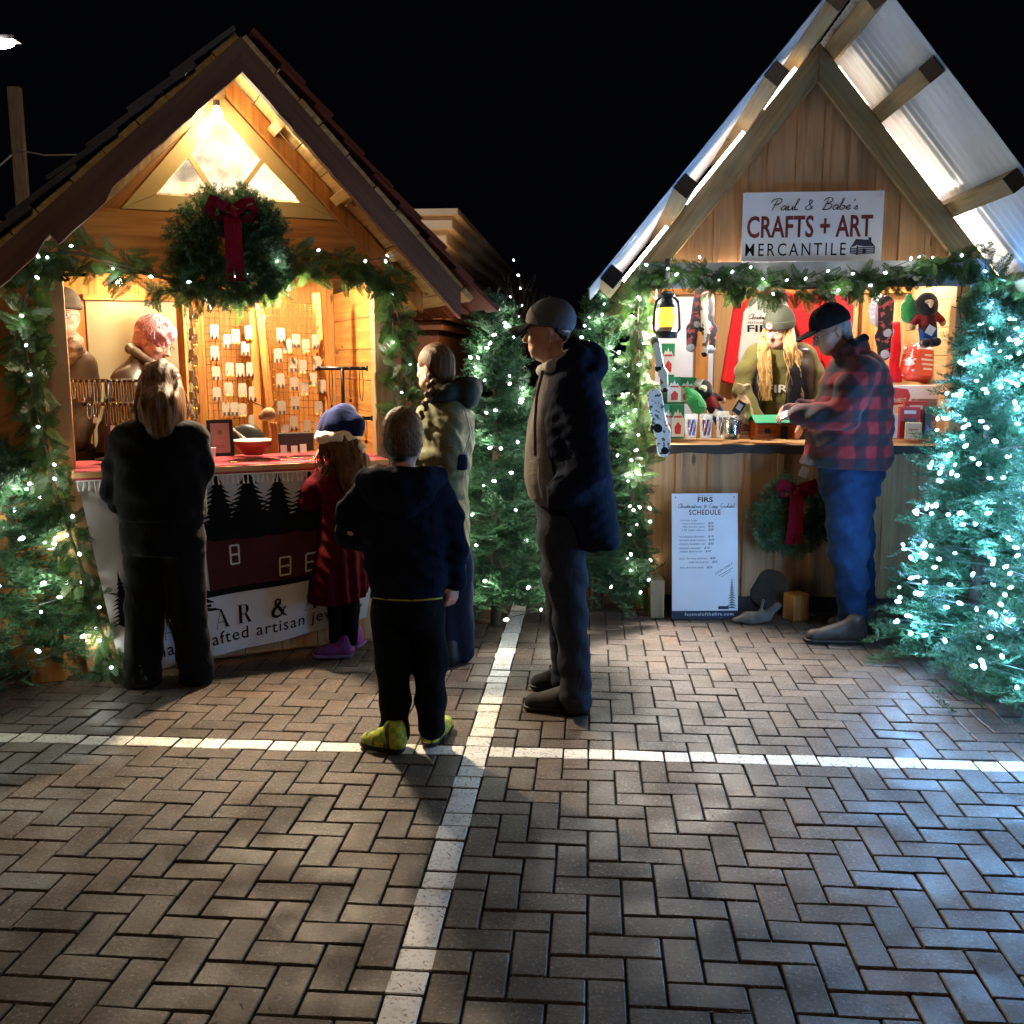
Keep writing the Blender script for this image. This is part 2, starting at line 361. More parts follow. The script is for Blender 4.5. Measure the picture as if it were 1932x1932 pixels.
def sky_post():
    p = W(40, 345, 7.6); q = W(27, 165, 7.6); t = thing('post', 'rough wooden post rising above the dark shingled roof with a wire tied to it', 'post', (p[0], p[1], 0))
    b = MB(); b.bar((0, 0, 0), (q[0] - p[0], 0, q[2]), .09, .05, (0, 1, 0)); b.build('pole', plain('pale weathered post', (.50, .44, .34), .8, .35, 9, .3, 40, stretch=(8, 8, 1)), t, bevel=.004)
    b = MB(); b.tube([(-.6, .05, p[2] - .25), (-.3, .03, p[2] + .02), (-.04, -.02, p[2] + .2), (.04, -.04, p[2] + .22), (.2, -.03, p[2] + .19), (.9, .2, p[2] + .25)], .006, 5); b.build('wire', MT['metal'], t)
sky_post()
def orange_cord():
    P = [W(1222, 655, 6.35), W(1205, 672, 6.4), W(1185, 700, 6.45), W(1165, 730, 6.5), W(1140, 760, 6.6), W(1120, 810, 6.7)]
    b = MB(); b.tube(P, .009, 6); tag(b.build('extension_cord', plain('orange cord', (.55, .16, .015), .5, .1), smooth=True), 'orange extension cord hanging between the dark stall side and the middle tree', 'cord')
orange_cord()
# ================================================================ LEFT STALL
def jag(p, q, n, amp, r):
    return [(p[0] + (q[0] - p[0]) * i / n + (r.uniform(-amp, amp) if 0 < i < n else 0), p[1] + (q[1] - p[1]) * i / n + (r.uniform(-amp, amp) if 0 < i < n else 0)) for i in range(n + 1)]
SL, SR_, AX, AZ = .933, 1.04, .824, 2.886        # left / right roof slope, ridge x, underside height of the front fascia at the ridge
def roofz(x, dz=0.0): return AZ + dz - (SL * (AX - x) if x < AX else SR_ * (x - AX))
def point_lamp(parent, loc, e, col, size=.04, name='lamp_light'):
    l = bpy.data.lights.new(name, 'POINT'); l.energy = e; l.color = col; l.shadow_soft_size = size
    o = bpy.data.objects.new(name, l); link(o, parent); o.location = loc; return o
def left_stall():
    r = random.Random(11)
    t = thing('market_stall', 'rustic cedar stall with a shingled roof, triangular window and jewellery counter', 'market stall', OL, YAW_L)
    # fascia boards with a live lower edge
    for side in (-1, 1):
        xe = -.50 if side < 0 else 1.86
        low = jag((AX, AZ), (xe, roofz(xe)), 46, .003, r)
        if side < 0: low = [(x, z - (.035 if .02 < x < .22 else 0) + (.03 if -.05 < x < .02 else 0)) for x, z in low]
        up = [(xe, roofz(xe, .15)), (AX, roofz(AX, .15))]
        b = MB(); b.prism(low + up, .045, (0, -.60, 0)); b.build('fascia_board', MT['fascia'], t)
        xe2 = -.36 if side < 0 else 1.84
        b = MB(); pl = [(AX, AZ + .03), (xe2, roofz(xe2, .03)), (xe2, roofz(xe2, .138)), (AX, roofz(AX, .138))]
        b.prism(pl, .05, (0, -.045, 0)); b.build('rafter', MT['cedar'] if side > 0 else MT['weather'], t, bevel=.004)
        # roof slab: sheathing boards along y, then courses of shakes
        e0, e1 = (AX, xe - .05 if side < 0 else xe + .06); L = math.hypot(e1 - e0, roofz(e1) - roofz(e0))
        d = np.array([e1 - e0, 0, roofz(e1) - roofz(e0)]) / L; nv = np.cross(d, (0, 1, 0)) if side > 0 else np.cross((0, 1, 0), d)
        nv = nv if nv[2] > 0 else -nv
        b = MB(); s = .0; base = np.array([AX, 0, roofz(AX, .145)])
        while s < L - .02:
            wdt = min(r.uniform(.13, .2), L - s); c = base + d * (s + wdt / 2) + nv * .018
            b.box(c + np.array([0, .66 + r.uniform(-.012, .012), 0]) + nv * r.uniform(-.004, .004), (wdt - .006, 2.48, .028), np.stack([d, np.array([0, 1, 0]), np.cross(d, (0, 1, 0))], 1)); s += wdt
        rf = b.build('roof', MT['roofunder'], t)
        b = MB(); nC = 8; cl = L / nC
        for k in range(nC):
            y = -.635
            while y < 1.95:
                wd = r.uniform(.10, .22); ln = cl * 1.55; c = base + d * (k * cl + cl * .80 + r.uniform(-.015, .015)) + nv * (.055 + r.uniform(0, .01)); tl = -.075 + r.uniform(-.02, .02)
                dd = d * math.cos(tl) + nv * -math.sin(tl); nn = np.cross((0, 1, 0), dd) if side < 0 else np.cross(dd, (0, 1, 0)); nn = nn if nn[2] > 0 else -nn
                b.box(c + np.array([0, y + wd / 2, 0]), (ln, wd - .006, r.uniform(.016, .026)), np.stack([dd, np.array([0, 1, 0]), np.cross(dd, (0, 1, 0))], 1)); y += wd
        b.build('shingle', MT['shingle'] if side < 0 else MT['shinglered'], rf)
        # purlins seen under the eave
        for s in (.35, .8, 1.2):
            b = MB(); b.box(base + d * s - nv * .022 + np.array([0, -.28, 0]), (.05, .46, .042), np.stack([d, np.array([0, 1, 0]), np.cross(d, (0, 1, 0))], 1)); b.build('purlin', MT['roofunder'], t)
    # posts, header, gable infill around the window
    for x0, x1 in ((-.10, .015), (1.572, 1.665)):
        b = MB(); b.box(((x0 + x1) / 2, .05, 1.08), (x1 - x0, .10, 2.16)); b.build('post', MT['ply'] if x0 < 0 else MT['weather'], t, bevel=.004)
    b = MB(); b.box((.78, .02, 2.185), (1.86, .045, .31)); b.build('header_board', MT['cedar'], t, bevel=.003)
    WA, WL_, WR_ = (.80, 2.93), (.30, 2.342), (1.375, 2.342)
    b = MB()
    for pl in ([(-.15, 2.342), WL_, WA, (AX, 2.98), (AX, roofz(AX, .05)), (-.15, roofz(-.15, .05))], [WR_, (1.80, 2.342), (1.80, roofz(1.8, .05)), (AX, roofz(AX, .05)), (AX, 3.0), WA]):
        pl = [(x, min(z, roofz(x, .12))) for x, z in pl]; b.prism(pl, .03, (0, .012, 0))
    b.build('gable_wall', MT['cedar'], t)
    wn = MB(); f = .078
    cen = np.array([(WA[0] + WL_[0] + WR_[0]) / 3, (WA[1] + WL_[1] + WR_[1]) / 3])
    tri = [np.array(WL_), np.array(WR_), np.array(WA)]
    def inset(k, dist):
        P = []
        for i in range(3):
            p0, p1, p2 = tri[i - 1], tri[i], tri[(i + 1) % 3]; e1 = nrm(p1 - p0); e2 = nrm(p2 - p1); n1 = np.array([-e1[1], e1[0]]); n2 = np.array([-e2[1], e2[0]])
            A = np.array([n1, n2]); P.append(np.linalg.solve(A, np.array([n1 @ (p1) + dist, n2 @ (p1) + dist])))
        return P
    inn = inset(0, f)
    for i in range(3):
        wn.prism([tri[i], tri[(i + 1) % 3], inn[(i + 1) % 3], inn[i]], .045, (0, -.006 - .001 * i, 0))
    wf = wn.build('window', MT['cream'], t, bevel=.003)
    b = MB(); m0 = np.array([.80, 2.36])
    mL = (np.array(inn[2]) + np.array(inn[0])) / 2; mR = (np.array(inn[2]) + np.array(inn[1])) / 2
    for q in (mL, mR): b.bar((m0[0], .01, m0[1]), (q[0], .01, q[1]), .024, .03, (0, 1, 0))
    b.build('glazing_bar', MT['cream'], wf)
    b = MB(); b.prism([tuple(p) for p in inset(0, f - .01)], .004, (0, .022, 0))
    g = NT('dusty window glass'); tr = g.node('ShaderNodeBsdfTranslucent'); tr.inputs[0].default_value = (.85, .82, .76, 1); tp = g.node('ShaderNodeBsdfTransparent')
    m1 = g.node('ShaderNodeMixShader'); g.lk(g.ramp(g.noise(g.coords(), 7, 4), [(.35, (.06,) * 3), (.7, (.22,) * 3)]), m1.inputs[0]); g.lk(tp.outputs[0], m1.inputs[1]); g.lk(tr.outputs[0], m1.inputs[2])
    g.b.inputs['Alpha'].default_value = .1; g.b.inputs['Roughness'].default_value = .1; ad = g.node('ShaderNodeMixShader'); ad.inputs[0].default_value = .12
    g.lk(m1.outputs[0], ad.inputs[1]); g.lk(g.b.outputs[0], ad.inputs[2]); g.lk(ad.outputs[0], g.out.inputs[0])
    b.build('pane', g.m, wf)
    # walls: live edge lap siding left of the opening, side walls, back wall, floor, door
    b = MB(); z = .05; 
    while z < 2.1:
        h = r.uniform(.15, .21); pl = [(-.62, z), (-.10, z)] + [(x, z + h + .03 + .014 * math.sin(x * 17 + z * 9) + r.uniform(-.005, .005)) for x in (-.10, -.2, -.3, -.4, -.5, -.62)]
        b.prism(pl, .018, (0, .02 + r.uniform(0, .004), 0), (1, 0, 0), (0, .09, .995)); z += h
    b.build('front_siding', MT['cedar'], t)
    for wx in (1.645, -.115):
        b = MB(); z = .0
        while z < 2.0: h = .185; b.box((wx, .66, z + h / 2), (.02, 1.18, h - .004)); z += h
        b.build('side_wall', MT['cedar'], t)
    b = MB(); x = -.12
    while x < 1.63:
        wd = min(r.uniform(.2, .3), 1.64 - x)
        if x + wd / 2 > .12 and x + wd / 2 < .72: (lambda h: b.box((x + wd / 2, 1.305, h / 2), (wd - .002, .02, h)))(min(2.7, min(roofz(x), roofz(x + wd)) + .10))
        else: (lambda h: b.box((x + wd / 2, 1.29, h / 2), (wd - .002, .02, h)))(min(2.7, min(roofz(x), roofz(x + wd)) + .10))
        x += wd
    b.build('back_wall', MT['cedar'], t)
    dr = MB(); dr.box((.43, 1.285, 1.0), (.64, .03, 1.94)); d_ = dr.build('door', MT['beige'], t)
    b = MB(); b.box((.745, 1.26, 1.0), (.035, .05, 1.98)); b.box((.43, 1.26, 1.985), (.66, .05, .035)); b.build('door_frame', MT['cedar'], d_)
    b = MB(); b.box((.77, .64, .03), (1.75, 1.3, .06)); b.build('floor', MT['ply'], t)
    b = MB(); b.box((.77, 1.0, 2.145), (1.72, .5, .02)); b.box((.77, .76, 2.13), (1.72, .03, .07)); b.build('loft_board', MT['ply'], t)
    # counter
    b = MB(); b.box((.795, .13, 1.045), (1.60, .56, .03)); ct = b.build('counter', MT['ply'], t, bevel=.003)
    b = MB(); x = .0
    while x < 1.57:
        b.box((x + .098, -.10, .53), (.19, .02, .98)); x += .196
    b.build('counter_front', MT['board'], t)
    return t
LST = left_stall()
def bulb_lamp(name, label, loc, e, col, r_=.03, strength=220, off=(0, 0, -.06), up=True):
    t = thing(name, label, 'lamp', loc)
    b = MB(); s = 1 if up else -1
    b.lathe([(0, -r_ * 1.25), (r_ * .6, -r_ * 1.05), (r_, -r_ * .3), (r_ * .9, r_ * .4), (r_ * .45, r_ * 1.2), (r_ * .4, r_ * 1.5)], n=16); b.build('bulb', emit(name + ' bulb', col, strength), t, smooth=True)
    b = MB(); b.lathe([(r_ * .42, r_ * 1.45), (r_ * .55, r_ * 1.5), (r_ * .55, r_ * 2.4), (0, r_ * 2.5)], n=12); b.build('socket', MT['black'], t)
    point_lamp(t, off, e, col, r_ * 1.2); return t
bulb_lamp('gable_lamp', 'bright bulb under the eave at the top of the triangular window', LP(.765, -.12, 2.795), 5, (1, .82, .56), .030, 30, (0, -.05, -.04))
point_lamp(LST, (.80, .35, 2.72), 11, (1, .90, .76), .05, 'loft_fill_light')  # added fill behind the panes to brighten the window, no bulb of its own
bulb_lamp('ceiling_lamp', 'small warm bulb above the beige door in the jewellery stall', LP(.30, 1.10, 2.07), 7, (1, .74, .42), .022, 60, (0, -.03, -.05))
bulb_lamp('ceiling_lamp', 'assumed warm bulb under the loft of the jewellery stall near its cedar side wall', LP(1.0, .34, 2.16), 92, (1, .82, .57), .03, 60, (0, -.0, -.06))  # assumed bulb, unseen, stands for whatever lights the stall interior
# banner over the counter front
def banner():
    t = thing('banner', 'vinyl banner with dark trees and a maroon barn hanging from the jewellery counter', 'banner', OL, YAW_L)
    Mi = np.array(Matrix.Rotation(-YAW_L, 3, 'Z'))
    def loc(p): return Mi @ (np.asarray(p) - OL)
    def on_y(x, y, yl):   # picture ray -> local plane y = yl
        d = Mi @ ray(x, y); c = loc([0, 0, CAM_H]); return c + d * ((yl - c[1]) / d[1])
    TL, TR = np.array([.015, -.135, 1.052]), np.array([1.585, -.135, 1.052])
    BL = loc(gnd(232, 1282, .012)); BR = on_y(693, 1166, -.16)
    def P(u, v, o=0):     # u right, v down
        p = (TL * (1 - u) + TR * u) * (1 - v) + (BL * (1 - u) + BR * u) * v
        p = p + np.array([0, -.012 * math.sin(u * 9 + v * 2) * v - .01 * math.sin(u * 23) * v - .02 * math.sin(v * 3.14), 0])
        return p + np.array([0, -o, 0])
    vinyl = plain('grey white vinyl', (.50, .48, .46), .45, .06, 3, .03, 30); mar = plain('maroon barn print', (.060, .014, .015), .85, .1, 30, spec=.1); ink = plain('dark tree print', (.006, .008, .007), .9, .2, spec=.05)
    b = MB(); b.grid(lambda u, v: P(u, v), 60, 40); sh = b.build('sheet', vinyl, t, smooth=True)
    def patch(mb, u0, v0, u1, v1, o, m=0, n=8):
        mb.grid(lambda u, v: P(u0 + (u1 - u0) * u, v0 + (v1 - v0) * v, o), n, n, m)
    pr = MB(); patch(pr, .36, .36, .985, .665, .002, 0, 24)
    q = MB()
    for (u0, v0, u1, v1) in ((.445, .42, .475, .52), (.62, .52, .66, .62), (.72, .52, .76, .62), (.86, .5, .895, .58), (.93, .5, .965, .58)):
        for e in (0, 1): patch(q, u0 + (u1 - u0) * e - .003, v0, u0 + (u1 - u0) * e + .003, v1, .004, 0, 3)
        for e in (0, .5, 1): patch(q, u0, v0 + (v1 - v0) * e - .005, u1, v0 + (v1 - v0) * e + .005, .0045, 0, 3)
    pr.build('barn_print', mar, sh, smooth=True); q.build('window_print', vinyl, sh)
    # roof of the barn and the trees
    tr = MB(); rr = random.Random(4)
    patch(tr, .33, .29, .99, .37, .0025, 0, 16)
    def fir(u, v0, v1, wd):
        n = 13
        for k in range(n):
            a = k / n; va = v0 + (v1 - v0) * a; hw = wd * 1.5 * (a * .9 + .06) * rr.uniform(.75, 1.1); vb = va + (v1 - v0) / n * 2.1
            for sgn in (-1, 1):
                tr.add([P(u, va - .01, .003), P(u + sgn * hw, vb - .015, .003), P(u + sgn * hw * .55, vb - .022, .003), P(u + sgn * hw * .2, vb, .003), P(u, vb, .003)], [(0, 1, 2), (0, 2, 3), (0, 3, 4)] if sgn < 0 else [(0, 2, 1), (0, 3, 2), (0, 4, 3)])
    for a in ((.06, .48, .73, .05), (.15, .28, .73, .085), (.27, .1, .72, .09), (.42, .02, .36, .10), (.52, -.0, .36, .12), (.62, .03, .36, .10), (.73, .02, .36, .10), (.84, .06, .36, .08), (.95, .12, .5, .06)): fir(*a)
    patch(tr, .03, .715, .36, .73, .003, 0, 10); patch(tr, .34, .645, .985, .68, .0032, 0, 16)
    tr.build('tree_print', ink, sh)
    # lettering: A B A R & A S H style serif capitals, second line plain
    le = MB()
    def glyph(poly, u, v, s, o=.005):
        A = [P(u + x * s, v - y * s * 1.45, o) for x, y in poly]; le.add(A, [tuple(range(len(A)))])
    A_ = [[(0, 0), (.03, 0), (.33, .96), (.30, 1)], [(.28, 1), (.36, 1), (.70, 0), (.52, 0)], [(.12, .30), (.45, .30), (.44, .335), (.13, .335)], [(-.06, 0), (.12, 0), (.12, .025), (-.06, .025)], [(.44, 0), (.78, 0), (.78, .025), (.44, .025)]]
    R_l = [[(.08, 0), (.24, 0), (.24, 1), (.08, 1)], [(.0, 0), (.32, 0), (.32, .03), (0, .03)], [(0, .97), (.4, .97), (.4, 1), (0, 1)], [(.24, .48), (.42, .48), (.42, .52), (.24, .52)], [(.38, 1), (.5, .97), (.6, .87), (.6, .63), (.5, .53), (.38, .48), (.42, .53), (.46, .62), (.46, .87), (.42, .96)], [(.36, .5), (.48, .5), (.72, .02), (.80, .0), (.56, .0)]]
    M_l = [[(.08, 0), (.12, 0), (.12, 1), (.05, 1)], [(.05, 1), (.2, 1), (.48, .1), (.42, 0)], [(.42, 0), (.46, 0), (.74, 1), (.70, 1)], [(.68, 0), (.84, 0), (.84, 1), (.68, 1)], [(0, 0), (.2, 0), (.2, .03), (0, .03)], [(.6, 0), (.92, 0), (.92, .03), (.6, .03)]]
    v = .855; s = .068
    for gl, u in ((A_, .175), (M_l, .275), (A_, .37), (R_l, .455), (A_, .72)):
        for p in gl: glyph(p, u, v, s * (1 if True else 1) * 1.05)
    amp = [(.78, .02), (.62, .12), (.45, .42), (.22, .72), (.2, .88), (.32, .97), (.45, .9), (.45, .76), (.2, .52), (.06, .32), (.08, .12), (.25, .02), (.45, .06), (.62, .28), (.66, .46), (.78, .47)]
    P2 = [P(.585 + x * s * 1.1, v - y * s * 1.55, .006) for x, y in amp]; wv = [.006, .009, .014, .010, .007, .006, .008, .009, .011, .013, .013, .010, .006, .006, .006, .006]
    le.tube(P2, [k * .75 for k in wv], 6)
    le.build('lettering', MT['blackmat'], sh)
    for txt, u0, vv, sz in (('handcrafted artisan jewelry', .14, .94, .072),):
        cu = bpy.data.curves.new('line', 'FONT'); cu.body = txt; cu.size = 1; cu.offset = .004; cu.resolution_u = 3; cu.space_character = 1.12
        o = bpy.data.objects.new('line', cu); me = bpy.data.meshes.new_from_object(o); bpy.data.objects.remove(o)
        xs = [q.co.x for q in me.vertices]; W_ = max(xs); sc = (.97 - u0) / W_
        for q in me.vertices:
            p = P(u0 + q.co.x * sc, vv - q.co.y * sc * 1.45, .004); q.co = p
        me.materials.append(MT['blackmat']); link(bpy.data.objects.new('lettering', me), sh)
    return P
BAN = banner()

# ================================================================ RIGHT STALL
TR_, RX, RZ = 1.22, .835, 3.425     # slope, ridge x, rafter top at the ridge
def rz(x, dz=0.0): return RZ + dz - TR_ * abs(x - RX)
def right_stall():
    r = random.Random(21); t = thing('market_stall', 'board and batten stall with a corrugated metal roof and a white sign on its gable', 'market stall', OR, YAW_R)
    def bb(mb, x0, x1, z0, ztop, y, step=.155):
        x = x0; pl = [(x0, z0), (x1, z0)] ; n = max(2, int((x1 - x0) / step)); w_ = (x1 - x0) / n
        for k in range(n):
            a, c = x0 + k * w_, x0 + (k + 1) * w_
            mb.prism([(a + .002, z0), (c - .002, z0), (c - .002, ztop(c - .002)), (a + .002, ztop(a + .002))] if not (a < RX < c and ztop(RX) > ztop(a) + .01) else [(a + .002, z0), (c - .002, z0), (c - .002, ztop(c)), (RX, ztop(RX)), (a + .002, ztop(a))], .02, (0, y, 0))
        for k in range(1, n):
            a = x0 + k * w_ + r.uniform(-.01, .01); mb.prism([(a - .019, z0), (a + .019, z0), (a + .019, ztop(a + .019)), (a - .019, ztop(a - .019))], .018, (0, y - .0185, 0))
    b = MB(); bb(b, -.20, 1.86, 2.16, lambda x: rz(x, -.03), .02, .15); b.build('gable_wall', MT['board'], t, bevel=.002)
    b = MB(); bb(b, -.13, 1.78, .10, lambda x: 1.03, .0, .21); b.build('counter_front', MT['board'], t, bevel=.002)
    b = MB(); b.box((.83, .03, .05), (1.9, .06, .10)); b.build('base_board', MT['dark'], t)
    for s in (-1, 1):
        xe = RX + s * 1.20
        b = MB(); b.prism([(RX, RZ - .215), (xe, rz(xe) - .215), (xe + s * .05, rz(xe) - .16), (xe, rz(xe)), (RX, RZ)], .045, (0, -.047, 0)); b.build('rafter', MT['weather'], t, bevel=.004)
        b = MB(); b.prism([(RX, RZ - .10), (xe, rz(xe) - .10), (xe, rz(xe)), (RX, RZ)], .045, (0, 1.3, 0)); b.build('rafter', MT['weather'], t)
        d = np.array([s, 0, -TR_]) / math.hypot(1, TR_); nv = np.array([s * TR_, 0, 1]) / math.hypot(1, TR_); Rm = np.stack([d, np.array([0, 1, 0]), np.cross(d, (0, 1, 0))], 1)
        for k, x in enumerate((.055, .345, .79, 1.165)):
            c = np.array([RX + s * x, 0, rz(RX + s * x)]) + nv * .047
            b = MB(); b.box(c + np.array([0, .30, 0]), (.095, 2.34, .085), Rm); b.box(c + np.array([0, -.875, 0]), (.097, .012, .087), Rm, 1); b.build('purlin', [MT['weather'], MT['black']], t, bevel=.003)
        # corrugated sheet, ribs down the slope
        L = 1.26 * math.hypot(1, TR_); p0 = np.array([RX, 0, RZ]) + nv * .095 + d * -.02; ny = 150; V = []; F = []
        for j in range(ny + 1):
            y = -.90 + 2.5 * j / ny; hgt = .0065 * math.cos(2 * math.pi * y / .09)
            for sgn in (0, 1):
                for i in range(9): V.append(p0 + d * (L * i / 8) + nv * (hgt + sgn * .002) + np.array([0, y, 0]))
        for j in range(ny):
            for sgn in (0, 1):
                for i in range(8):
                    a = (j * 2 + sgn) * 9 + i; c = a + 18; F.append((a, a + 1, c + 1, c) if sgn else (a, c, c + 1, a + 1))
        np_mesh('roof', V, F, MT['metal'], t, smooth=True)
    b = MB(); b.box((.80, -.075, 2.10), (1.98, .05, .15)); b.build('beam', plain('whitewashed beam', (.42, .43, .42), .7, .25, 9, .2, 40), t, bevel=.004)
    b = MB(); b.box((1.80, -.115, 2.085), (.10, .02, .19)); b.build('metal_plate', MT['metal'], t, bevel=.004)
    for x0, x1 in ((-.17, -.075), (1.72, 1.82)):
        b = MB(); b.box(((x0 + x1) / 2, .06, 1.06), (x1 - x0, .10, 2.12)); b.build('post', MT['ply'], t, bevel=.004)
    b = MB(); b.box((.80, .14, 1.06), (1.86, .50, .038)); c_ = b.build('counter', MT['ply'], t, bevel=.003)
    low = jag((-.13, 1.025), (1.73, 1.025), 40, .006, r); b = MB(); b.prism(low + [(1.73, 1.078), (-.13, 1.078)], .03, (0, -.125, 0)); b.build('edge_board', MT['dark'], c_)
    b = MB(); x = -.13
    while x < 1.78:
        (lambda h: b.box((x + .14, 1.22, h / 2), (.276, .02, h)))(min(rz(x), rz(x + .28)) - .05); x += .28
    b.build('back_wall', MT['ply'], t)
    for xx in (-.155, 1.80):
        b = MB()
        for k in range(12): b.box((xx, .66, .09 + k * .18), (.02, 1.10, .176))
        b.build('side_wall', MT['ply'], t)
    for c_, d_ in (((.33, 1.14, 1.1), (.09, .09, 2.2)), ((1.50, 1.14, 1.1), (.09, .09, 2.2)), ((.83, 1.08, 2.12), (1.9, .05, .12))): b = MB(); b.box(c_, d_); b.build('stud', MT['cedar'], t)
    b = MB(); b.box((.83, .65, .08), (1.9, 1.15, .06)); b.build('floor', MT['ply'], t)
    b = MB(); b.box((.2, 1.19, 1.55), (.44, .006, 1.0)); b.build('metal_sheet', MT['metal'], t)
    b = MB(); b.box((1.50, .82, 1.385), (.50, .42, .025)); b.build('shelf', MT['ply'], t)
    return t
RST = right_stall()
def led_strips():
    for s, lab in ((-1, 'glowing strip under the metal roof on the slope above the lantern'), (1, 'glowing strip under the metal roof on the slope above the lit right firs')):
        t = thing('light_strip', lab, 'light strip', OR, YAW_R)
        d = np.array([s, 0, -TR_]) / math.hypot(1, TR_); nv = np.array([s * TR_, 0, 1]) / math.hypot(1, TR_); Rm = np.stack([d, np.array([0, 1, 0]), np.cross(d, (0, 1, 0))], 1)
        b = MB()
        for a, c in ((.11, .29), (.40, .735), (.845, 1.11)):
            L = (c - a) * math.hypot(1, TR_); p = np.array([RX + s * (a + c) / 2, .02, rz(RX + s * (a + c) / 2)]) + nv * .014; b.box(p, (L, .022, .022), Rm)
        b.build('light_tube', emit('warm white strip', (1, .80, .52) if s > 0 else (1, .88, .68), 5.5 if s > 0 else 9), t)
led_strips()
bulb_lamp('ceiling_lamp', 'assumed bright bulb behind the whitewashed beam of the signed stall', RP(.42, .04, 2.10), 30, (1, .90, .78), .03, 60, (0, 0, -.06))  # assumed bulb hidden behind the beam, inferred from the lit interior
bulb_lamp('ceiling_lamp', 'second assumed bulb inside the signed stall towards the shelf wall', RP(1.45, .62, 2.24), 30, (1, .88, .72), .03, 60, (0, 0, -.06))  # also unseen, assumed from the brightness inside the stall
def flood(p, yaw, lab, e_, col, tilt=-58):  # unseen spot added to light the paving without blowing out the stall interior
    t = thing('added_fill_lamp', lab, 'lamp', p, yaw); b = MB(); b.box((0, 0, 0), (.10, .05, .07), rotm(-.6)); b.build('housing', MT['black'], t, bevel=.004)
    l = bpy.data.lights.new('added_fill_light', 'SPOT'); l.energy = e_; l.color = col; l.shadow_soft_size = .04; l.spot_size = R(112); l.spot_blend = .55
    o = bpy.data.objects.new('added_fill_light', l); link(o, t); o.location = (0, -.03, -.06); o.rotation_euler = (R(tilt), 0, 0)
flood(RP(.10, .06, 2.16), YAW_R - .36, 'small added fill lamp inside the signed stall aimed out over its counter', 640, (1, .94, .85))
flood(LP(1.08, .10, 2.11), YAW_L, 'small added fill lamp inside the jewellery stall aimed out over its counter', 360, (1, .78, .52))
# added unseen fill light behind the camera, brightens everything that faces it a little
pl_ = bpy.data.lights.new('added_front_fill_light', 'POINT'); pl_.energy = 270; pl_.color = (1, .74, .52); pl_.shadow_soft_size = .8
po = bpy.data.objects.new('added_front_fill_light', pl_); link(po); po.location = (2.6, -5.5, 6.6)
# ================================================================ FOLIAGE
def frame_from(d, up):
    x = nrm(d); y = np.cross(up, x)
    if np.linalg.norm(y) < 1e-4: y = np.cross((1, .2, .1), x)
    y = nrm(y); return np.stack([x, y, np.cross(x, y)], 1)
def fir_template(seed, L=.13, nl=.022, side=4, dens=140, w_=.0022):
    r = np.random.default_rng(seed); V = []; F = []
    def twig(p0, d, ln, n):
        fr = frame_from(d, (0, 0, 1)); o = len(V)
        a = fr[:, 1] * .0016; V.extend([p0 - a, p0 + a, p0 + fr[:, 0] * ln]); F.append((o, o + 1, o + 2))
        a = fr[:, 2] * .0016; o = len(V); V.extend([p0 - a, p0 + a, p0 + fr[:, 0] * ln]); F.append((o, o + 1, o + 2))
        for k in range(n):
            s = ln * (k + r.random()) / n; sg = (-1, 1)[k % 2]; up = r.normal(.25, .45)
            dirn = nrm(fr[:, 0] * r.uniform(.45, .8) + fr[:, 1] * sg * r.uniform(.6, 1) + fr[:, 2] * up); q = p0 + fr[:, 0] * s; l2 = nl * r.uniform(.75, 1.15) * (1 if s < ln * .85 else .75)
            sd = nrm(np.cross(dirn, fr[:, 2] + .3 * r.normal(size=3))) * w_; o = len(V); V.extend([q - sd, q + sd, q + dirn * l2]); F.append((o, o + 1, o + 2))
    twig(np.zeros(3), np.array([1., 0, .05]), L, int(dens * L * 2.2))
    for k in range(side):
        s = L * (.18 + .62 * k / max(1, side - 1)); sg = (-1, 1)[k % 2]; ln = (L - s) * .75 + .012
        twig(np.array([s, 0, 0]), np.array([.75, sg * .7, r.uniform(-.15, .25)]), ln, int(dens * ln * 2.0))
    return np.array(V), np.array(F)
def cedar_template(seed, L=.17):
    r = np.random.default_rng(seed); V = []; F = []
    def kite(p, d, n_, ln, w2):
        s = nrm(np.cross(d, n_)) * w2; o = len(V); V.extend([p, p + d * ln * .45 + s, p + d * ln, p + d * ln * .45 - s]); F.extend([(o, o + 1, o + 2), (o, o + 2, o + 3)])
    nn = 11
    for k in range(nn):
        s = L * (.08 + .84 * k / nn); q = np.array([s, 0, -.35 * s * s]); up = np.array([0, 0, 1.])
        for sg in (-1, 1):
            d = nrm(np.array([.75, sg * .75, r.uniform(-.25, .15)])); ln = L * .38 * (1 - .72 * k / nn) * r.uniform(.8, 1.15); kite(q, d, up, ln, .0021)
            for m in range(4):
                pp = q + d * ln * (.16 + .2 * m)
                for s2 in (-1, 1):
                    d2 = nrm(d + s2 * np.array([.6 * sg * -1 * .3, .55 * s2 * 0 + .0, 0]) + s2 * np.cross(up, d) * .75); kite(pp, d2, up, ln * .46 * (1 - .2 * m), .0019)
    kite(np.zeros(3), np.array([1., 0, -.03]), np.array([0, 0, 1.]), L, .002)
    return np.array(V), np.array(F)
FIRT = [fir_template(s) for s in range(4)]; FIRS = [fir_template(s + 9, .085, .018, 3, 170, .0015) for s in range(3)]
CEDT = [cedar_template(s) for s in range(4)]
